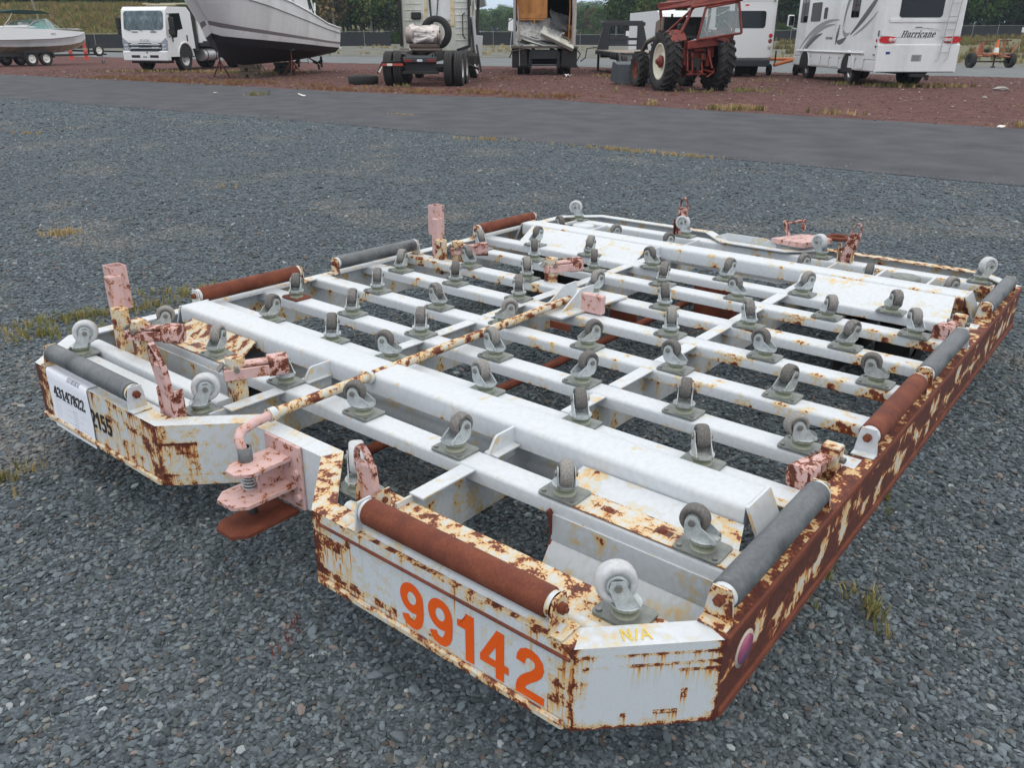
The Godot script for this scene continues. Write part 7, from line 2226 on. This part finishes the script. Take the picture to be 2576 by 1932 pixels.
func motorboat():
	var turn := -.46
	var at := Vector3(-26.7, 0, -47.6)
	var t := thing("motorboat", "white open motorboat with a dark green folded canopy, on a trailer at the left edge", "boat", at, turn)
	# stern at z = 2.4 behind the wheels, bow ahead at z = -3.9
	var st := []
	for d in [[-2.4, .62, .98, 1.10, 1.30, 1.85, 1.0], [-.8, .58, .96, 1.12, 1.32, 1.88, 1.04], [1.0, .58, .98, 1.16, 1.36, 1.84, 1.0], [2.4, .66, 1.05, 1.24, 1.46, 1.78, .80], [3.3, .84, 1.16, 1.34, 1.55, 1.74, .46], [3.95, 1.15, 1.36, 1.48, 1.66, 1.72, .06]]:
		var w: float = d[6]
		st.append([Vector3(0, d[1], d[0]), Vector3(w * .86, d[2], d[0]), Vector3(w * .95, d[3], d[0]), Vector3(w * 1.12, d[4], d[0]), Vector3(w * 1.08, d[5], d[0])])
	hull_strip(t, "bottom", st, 0, 1, texmat(mottled(128, 128, 601, .03, .1, .3, lut([[0, [150, 128, 90]], [128, [196, 184, 160]], [255, [214, 208, 196]]])), .4, 2.0))
	hull_strip(t, "hull_side", st, 1, 3, M.gelcoat)
	hull_strip(t, "topsides", st, 3, 4, M.whitepaint)
	var mb := MB.new()
	mb.flat()
	for s in range(st.size() - 1):
		var a: Vector3 = st[s][4]; var b: Vector3 = st[s + 1][4]
		mb.poly([Vector3(a.x, a.y, -a.z), Vector3(-a.x, a.y, -a.z), Vector3(-b.x, b.y, -b.z), Vector3(b.x, b.y, -b.z)], Vector3.UP)
	put("deck", mb.done(), M.whitepaint, t)
	mb = MB.new()
	mb.flat()
	var tr := []
	for k in 5: tr.append(Vector3(st[0][k].x, st[0][k].y, 2.4))
	for k in range(4, -1, -1): tr.append(Vector3(-st[0][k].x, st[0][k].y, 2.4))
	mb.poly(tr, Vector3.BACK)
	put("transom", mb.done(), M.gelcoat, t)
	for s in [-1.0, 1.0]:
		var rub := []
		for r in st: rub.append(Vector3(r[3].x * s, r[3].y, -r[3].z))
		tb(t, "rub_rail", rub, .022, M.rimgrey, 5)
		var ws := [Vector3(s * 1.0, 1.86, .3), Vector3(s * .95, 2.22, -.3), Vector3(s * .80, 2.34, -1.05), Vector3(s * .35, 2.36, -1.5)]
		tb(t, "screen_frame", ws, .025, M.rimgrey, 5)
		mb = MB.new()
		mb.flat()
		mb.poly([ws[0], ws[1], ws[2], Vector3(s * .95, 1.86, -1.1)], Vector3(s, 0, 0))
		mb.poly([ws[2], ws[3], Vector3(s * .4, 1.84, -2.0), Vector3(s * .95, 1.86, -1.1)], Vector3(s, 0, -1))
		var gm := flatmat(Color(.42, .66, .66, .5), .08)
		gm.transparency = BaseMaterial3D.TRANSPARENCY_ALPHA
		put("windscreen", mb.done(), gm, t)
		tb(t, "screen_strut", [Vector3(s * .40, 2.34, -1.5), Vector3(s * .5, 1.86, -2.1)], .02, M.rimgrey, 5)
		tb(t, "canopy_bow", [Vector3(s * 1.0, 1.86, -2.1), Vector3(s * .98, 2.3, -1.6), Vector3(s * .95, 2.64, -1.2)], .02, flatmat(lin(.3, .28, .22), .5), 5)
		tb(t, "canopy_bow", [Vector3(s * 1.02, 1.88, 1.6), Vector3(s * .98, 2.3, 1.1), Vector3(s * .95, 2.64, .8)], .02, M.rimgrey, 5)
		bx(t, "side_vent", Vector3(s * 1.09, 1.66, 1.4), Vector3(.02, .02, .5), M.chassis)
	for s in [-1.0, 1.0]:
		tb(t, "cockpit_rail", [Vector3(s * .98, 1.92, 2.2), Vector3(s * .99, 1.95, .6), Vector3(s * .90, 1.93, -.4)], .05, M.whitepaint, 6)
		bx(t, "hull_mark", Vector3(s * 1.10, 1.62, -1.2), Vector3(.02, .05, .28), M.rimgrey)
		bx(t, "hull_mark", Vector3(s * 1.10, 1.60, -.2), Vector3(.02, .08, .12), M.rimgrey)
		tb(t, "bow_rail", [Vector3(s * .95, 1.86, -2.2), Vector3(s * .62, 1.88, -3.1), Vector3(s * .1, 1.84, -3.8)], .02, M.rimgrey, 5)
	bx(t, "engine_hatch", Vector3(0, 1.90, 1.5), Vector3(1.7, .16, 1.3), M.whitepaint, .05)
	bx(t, "sun_pad", Vector3(.2, 1.96, .2), Vector3(1.3, .16, .6), M.whitepaint, .06)
	bx(t, "seat", Vector3(-.4, 2.0, -.6), Vector3(.5, .4, .4), M.whitepaint, .08)
	mb = MB.new()
	mb.slab([Vector2(-.9, 0), Vector2(-.3, .12), Vector2(.9, .16), Vector2(1.6, .08), Vector2(1.6, -.02), Vector2(.9, .02), Vector2(-.3, .0)], Vector3(0, 2.62, -.5), Vector3.BACK, Vector3.UP, -.98, .98, true)
	put("green_canopy", mb.done(), flatmat(lin(.008, .04, .035), .9), t)
	bx(t, "stern_drive", Vector3(0, .62, 2.72), Vector3(.26, .7, .42), M.dark, .08)
	mb = MB.new()
	mb.lathe([Vector2(0, 0), Vector2(.09, .04), Vector2(.09, .3), Vector2(.02, .42)], 10, Vector3(0, .32, 2.6), Vector3.BACK)
	put("propeller_hub", mb.done(), M.dark, t)
	# trailer under it
	var r := thing("boat_trailer", "black twin axle boat trailer with white wheels under the motorboat", "trailer", at, turn)
	for s in [-1.0, 1.0]:
		for z in [-.42, .42]:
			wheel(r, Vector3(s * 1.10, .36, z), .36, .22, .21, M.rimwhite, s)
		tb(r, "side_rail", [Vector3(s * .82, .52, 2.2), Vector3(s * .82, .50, -1.4), Vector3(s * .12, .50, -4.2)], .05, M.chassis, 6)
		sl(r, "mudguard", [Vector2(-.92, .40), Vector2(-.80, .72), Vector2(-.4, .80), Vector2(.4, .80), Vector2(.80, .72), Vector2(.92, .40), Vector2(.86, .40), Vector2(.74, .66), Vector2(-.74, .66), Vector2(-.86, .40)], Vector3(s * 1.10, 0, 0), Vector3.BACK, Vector3.UP, -.14, .14, M.black)
		bx(r, "bunk", Vector3(s * .5, .60, .4), Vector3(.10, .12, 3.6), M.dark, .01)
	for z in [-.42, .42, 1.8]: bx(r, "crossbar", Vector3(0, .40, z), Vector3(1.9, .08, .08), M.chassis, .01)
	tb(r, "tongue", [Vector3(0, .50, -3.2), Vector3(0, .50, -5.2)], .05, M.chassis, 6)
	tb(r, "winch_post", [Vector3(0, .5, -4.0), Vector3(0, 1.35, -4.15)], .05, M.chassis, 6)
	tb(r, "jack", [Vector3(.12, .95, -4.8), Vector3(.12, .10, -4.8)], .03, M.rimgrey, 6)
	wheel(r, Vector3(.12, .09, -4.8), .09, .05, .04, M.rimgrey, 1.0, "jack_wheel")
	wheel(r, Vector3(.26, .72, -4.5), .33, .18, .2, M.rimwhite, 1.0, "spare_wheel")
	bx(r, "tail_bar", Vector3(-.9, .36, 2.7), Vector3(1.0, .14, .3), flatmat(lin(.03, .02, .025), .5), .05)

func small_gear():
	var mb := MB.new()
	var ty := thing("flat_tyre", "single black tyre lying flat on the red gravel left of the tractor unit", "tyre", Vector3(-4.95, .14, -28.6))
	mb.lathe([Vector2(.28, -.10), Vector2(.34, -.14), Vector2(.46, -.14), Vector2(.50, -.09), Vector2(.50, .09), Vector2(.46, .14), Vector2(.34, .14), Vector2(.28, .10)], 30, Vector3.ZERO, Vector3.UP)
	put("casing", mb.done(), M.rubber, ty)
	# orange implement on two wheels with a cone on it
	var t := thing("orange_trailer_frame", "faded orange two wheeled trailer frame on the far road at the right", "trailer frame", Vector3(24.4, 0, -44.2), .08)
	var op = M.orangepaint
	for s in [-1.0, 1.0]: wheel(t, Vector3(s * 1.05, .36, 0), .36, .24, .18, M.chassis, s)
	tb(t, "axle", [Vector3(-1.0, .30, 0), Vector3(1.0, .30, 0)], .04, M.chassis, 6)
	tb(t, "cross_tube", [Vector3(-.95, .56, .1), Vector3(.0, .58, .12), Vector3(.98, .50, .1)], .05, op, 7)
	for s in [[-.72, .56, -.62, 1.22], [-.55, .56, -.58, 1.20], [-.85, .56, -.72, 1.10], [.56, .62, .54, 1.26], [1.0, .6, 1.18, 1.14], [-.9, .62, -.96, 1.0]]:
		tb(t, "upright", [Vector3(s[0], s[1], .05), Vector3(s[2], s[3], 0)], .045, op, 6)
	tb(t, "top_bar", [Vector3(-.85, 1.24, 0), Vector3(.9, 1.30, 0)], .03, flatmat(lin(.10, .05, .035), .7), 6)
	bx(t, "plate", Vector3(-.3, .62, .15), Vector3(.5, .14, .2), op, .03)
	bx(t, "motor", Vector3(-.35, .82, .1), Vector3(.20, .20, .2), M.black, .05)
	tb(t, "tongue", [Vector3(.05, .56, .1), Vector3(.40, .68, .9)], .035, op, 6)
	tb(t, "jack", [Vector3(.06, .6, .2), Vector3(.06, .08, .2)], .04, M.chassis, 6)
	bx(t, "jack_foot", Vector3(.06, .05, .2), Vector3(.20, .06, .16), M.chassis, .02)
	var c := thing("traffic_cone", "orange traffic cone with a white band standing on the orange trailer frame", "traffic cone", Vector3(24.45, .66, -43.95))
	mb = MB.new()
	mb.lathe([Vector2(.16, 0), Vector2(.12, .03), Vector2(.035, .70), Vector2(0, .70)], 14, Vector3.ZERO, Vector3.UP, true)
	put("body", mb.done(), flatmat(lin(.72, .14, .03), .5), c)
	mb = MB.new()
	mb.lathe([Vector2(.123, .06), Vector2(.090, .30)], 14, Vector3.ZERO, Vector3.UP)
	put("band", mb.done(), flatmat(lin(.75, .75, .72), .4), c)
	# orange lift between the bus and the motorhome
	var l := thing("orange_lift_frame", "bright orange steel lift frame between the shuttle bus and the motorhome", "lift frame", Vector3(11.0, 0, -34.8), 0)
	var oo := flatmat(lin(.56, .15, .035), .55)
	tb(l, "mast", [Vector3(.62, .55, -.6), Vector3(.76, 1.45, -.6)], .06, oo, 6)
	tb(l, "boom", [Vector3(-.55, .42, .3), Vector3(.62, .66, -.3)], .07, oo, 6)
	bx(l, "deck", Vector3(0, .62, -.5), Vector3(1.1, .10, .8), oo, .02)
	tb(l, "post", [Vector3(-.5, .40, .2), Vector3(-.5, .95, .2)], .03, M.chassis, 6)
	bx(l, "counterweight", Vector3(.84, .40, -.5), Vector3(.3, .62, .6), M.black, .04)
	for x in [-.5, .6]: wheel(l, Vector3(x, .22, -.5), .22, .14, .1, M.chassis)
	# litter and loose stones
	var white := flatmat(lin(.72, .72, .70), .7)
	var lit := [[-5.55, -22.5, .20, "crumpled white paper on the red gravel nearest the road"], [-5.85, -22.6, .12, "small white scrap beside the crumpled paper by the road"], [8.35, -14.35, .12, "flat white scrap at the road's far edge on the right"], [2.2, -34.2, .35, "pale broken slat on the gravel behind the box truck"]]
	for k in lit.size():
		var s = lit[k]
		tag(put("litter_scrap", crumple(s[2], s[2] * .6, 5, 4, s[2] * .35, 40 + k, 3.0), white, null, Transform3D(Basis(Vector3.UP, k * 1.3), Vector3(s[0], .05, s[1]))), s[3], "litter")
	var rk := [[14.4, -25.2, .20, "pale stone on the red gravel right of the motorhome"], [-8.2, -23.6, .10, "small pale stone by the road below the cruiser"], [12.2, -22.0, .07, "tiny pale stone on the red gravel before the motorhome"]]
	for k in rk.size():
		var s = rk[k]
		tag(put("loose_stone", rock(900 + k), flatmat(lin(.34, .33, .31), .9), null, Transform3D(Basis(Vector3.UP, k * 1.0).scaled(Vector3.ONE * s[2]), Vector3(s[0], s[2] * .25, s[1]))), s[3], "stone")

func _ready():
	var cam := Camera3D.new()
	cam.name = "camera"
	cam.fov = 51.10
	cam.near = 0.05
	cam.far = 2500.0
	cam.position = Vector3(0, H_EYE, 0)
	cam.rotation_degrees = Vector3(-23.366, 0, 0)
	add_child(cam)
	cam.make_current()
	var sky_mat := ProceduralSkyMaterial.new()
	sky_mat.sky_top_color = Color(1.0, 1.0, 1.0)
	sky_mat.sky_horizon_color = Color(.64, .70, .765)
	sky_mat.sky_curve = 0.22
	sky_mat.sky_energy_multiplier = 1.22
	sky_mat.ground_bottom_color = Color(.40, .42, .44)
	sky_mat.ground_horizon_color = Color(.70, .755, .815)
	sky_mat.ground_energy_multiplier = 1.0
	sky_mat.sun_angle_max = 0.0
	var sky := Sky.new()
	sky.sky_material = sky_mat
	var env := Environment.new()
	env.background_mode = Environment.BG_SKY
	env.sky = sky
	env.tonemap_mode = Environment.TONE_MAPPER_LINEAR
	env.tonemap_exposure = 1.02
	env.sdfgi_enabled = true
	env.ssao_enabled = true
	env.ssil_enabled = true
	env.fog_enabled = true
	env.fog_density = 0.00035
	env.fog_light_color = Color(.72, .77, .83)
	var we := WorldEnvironment.new()
	we.name = "world"
	we.environment = env
	add_child(we)
	var sun := DirectionalLight3D.new()
	sun.name = "sun"
	sun.light_color = Color(1.0, .97, .92)
	sun.light_energy = 0.30
	sun.light_angular_distance = 25.0
	sun.shadow_enabled = true
	sun.rotation_degrees = Vector3(-62, 35, 0)
	add_child(sun)
	materials()
	ground()
	dolly()
	gravel()
	red_stones()
	grasses()
	backdrop()
	vehicles()
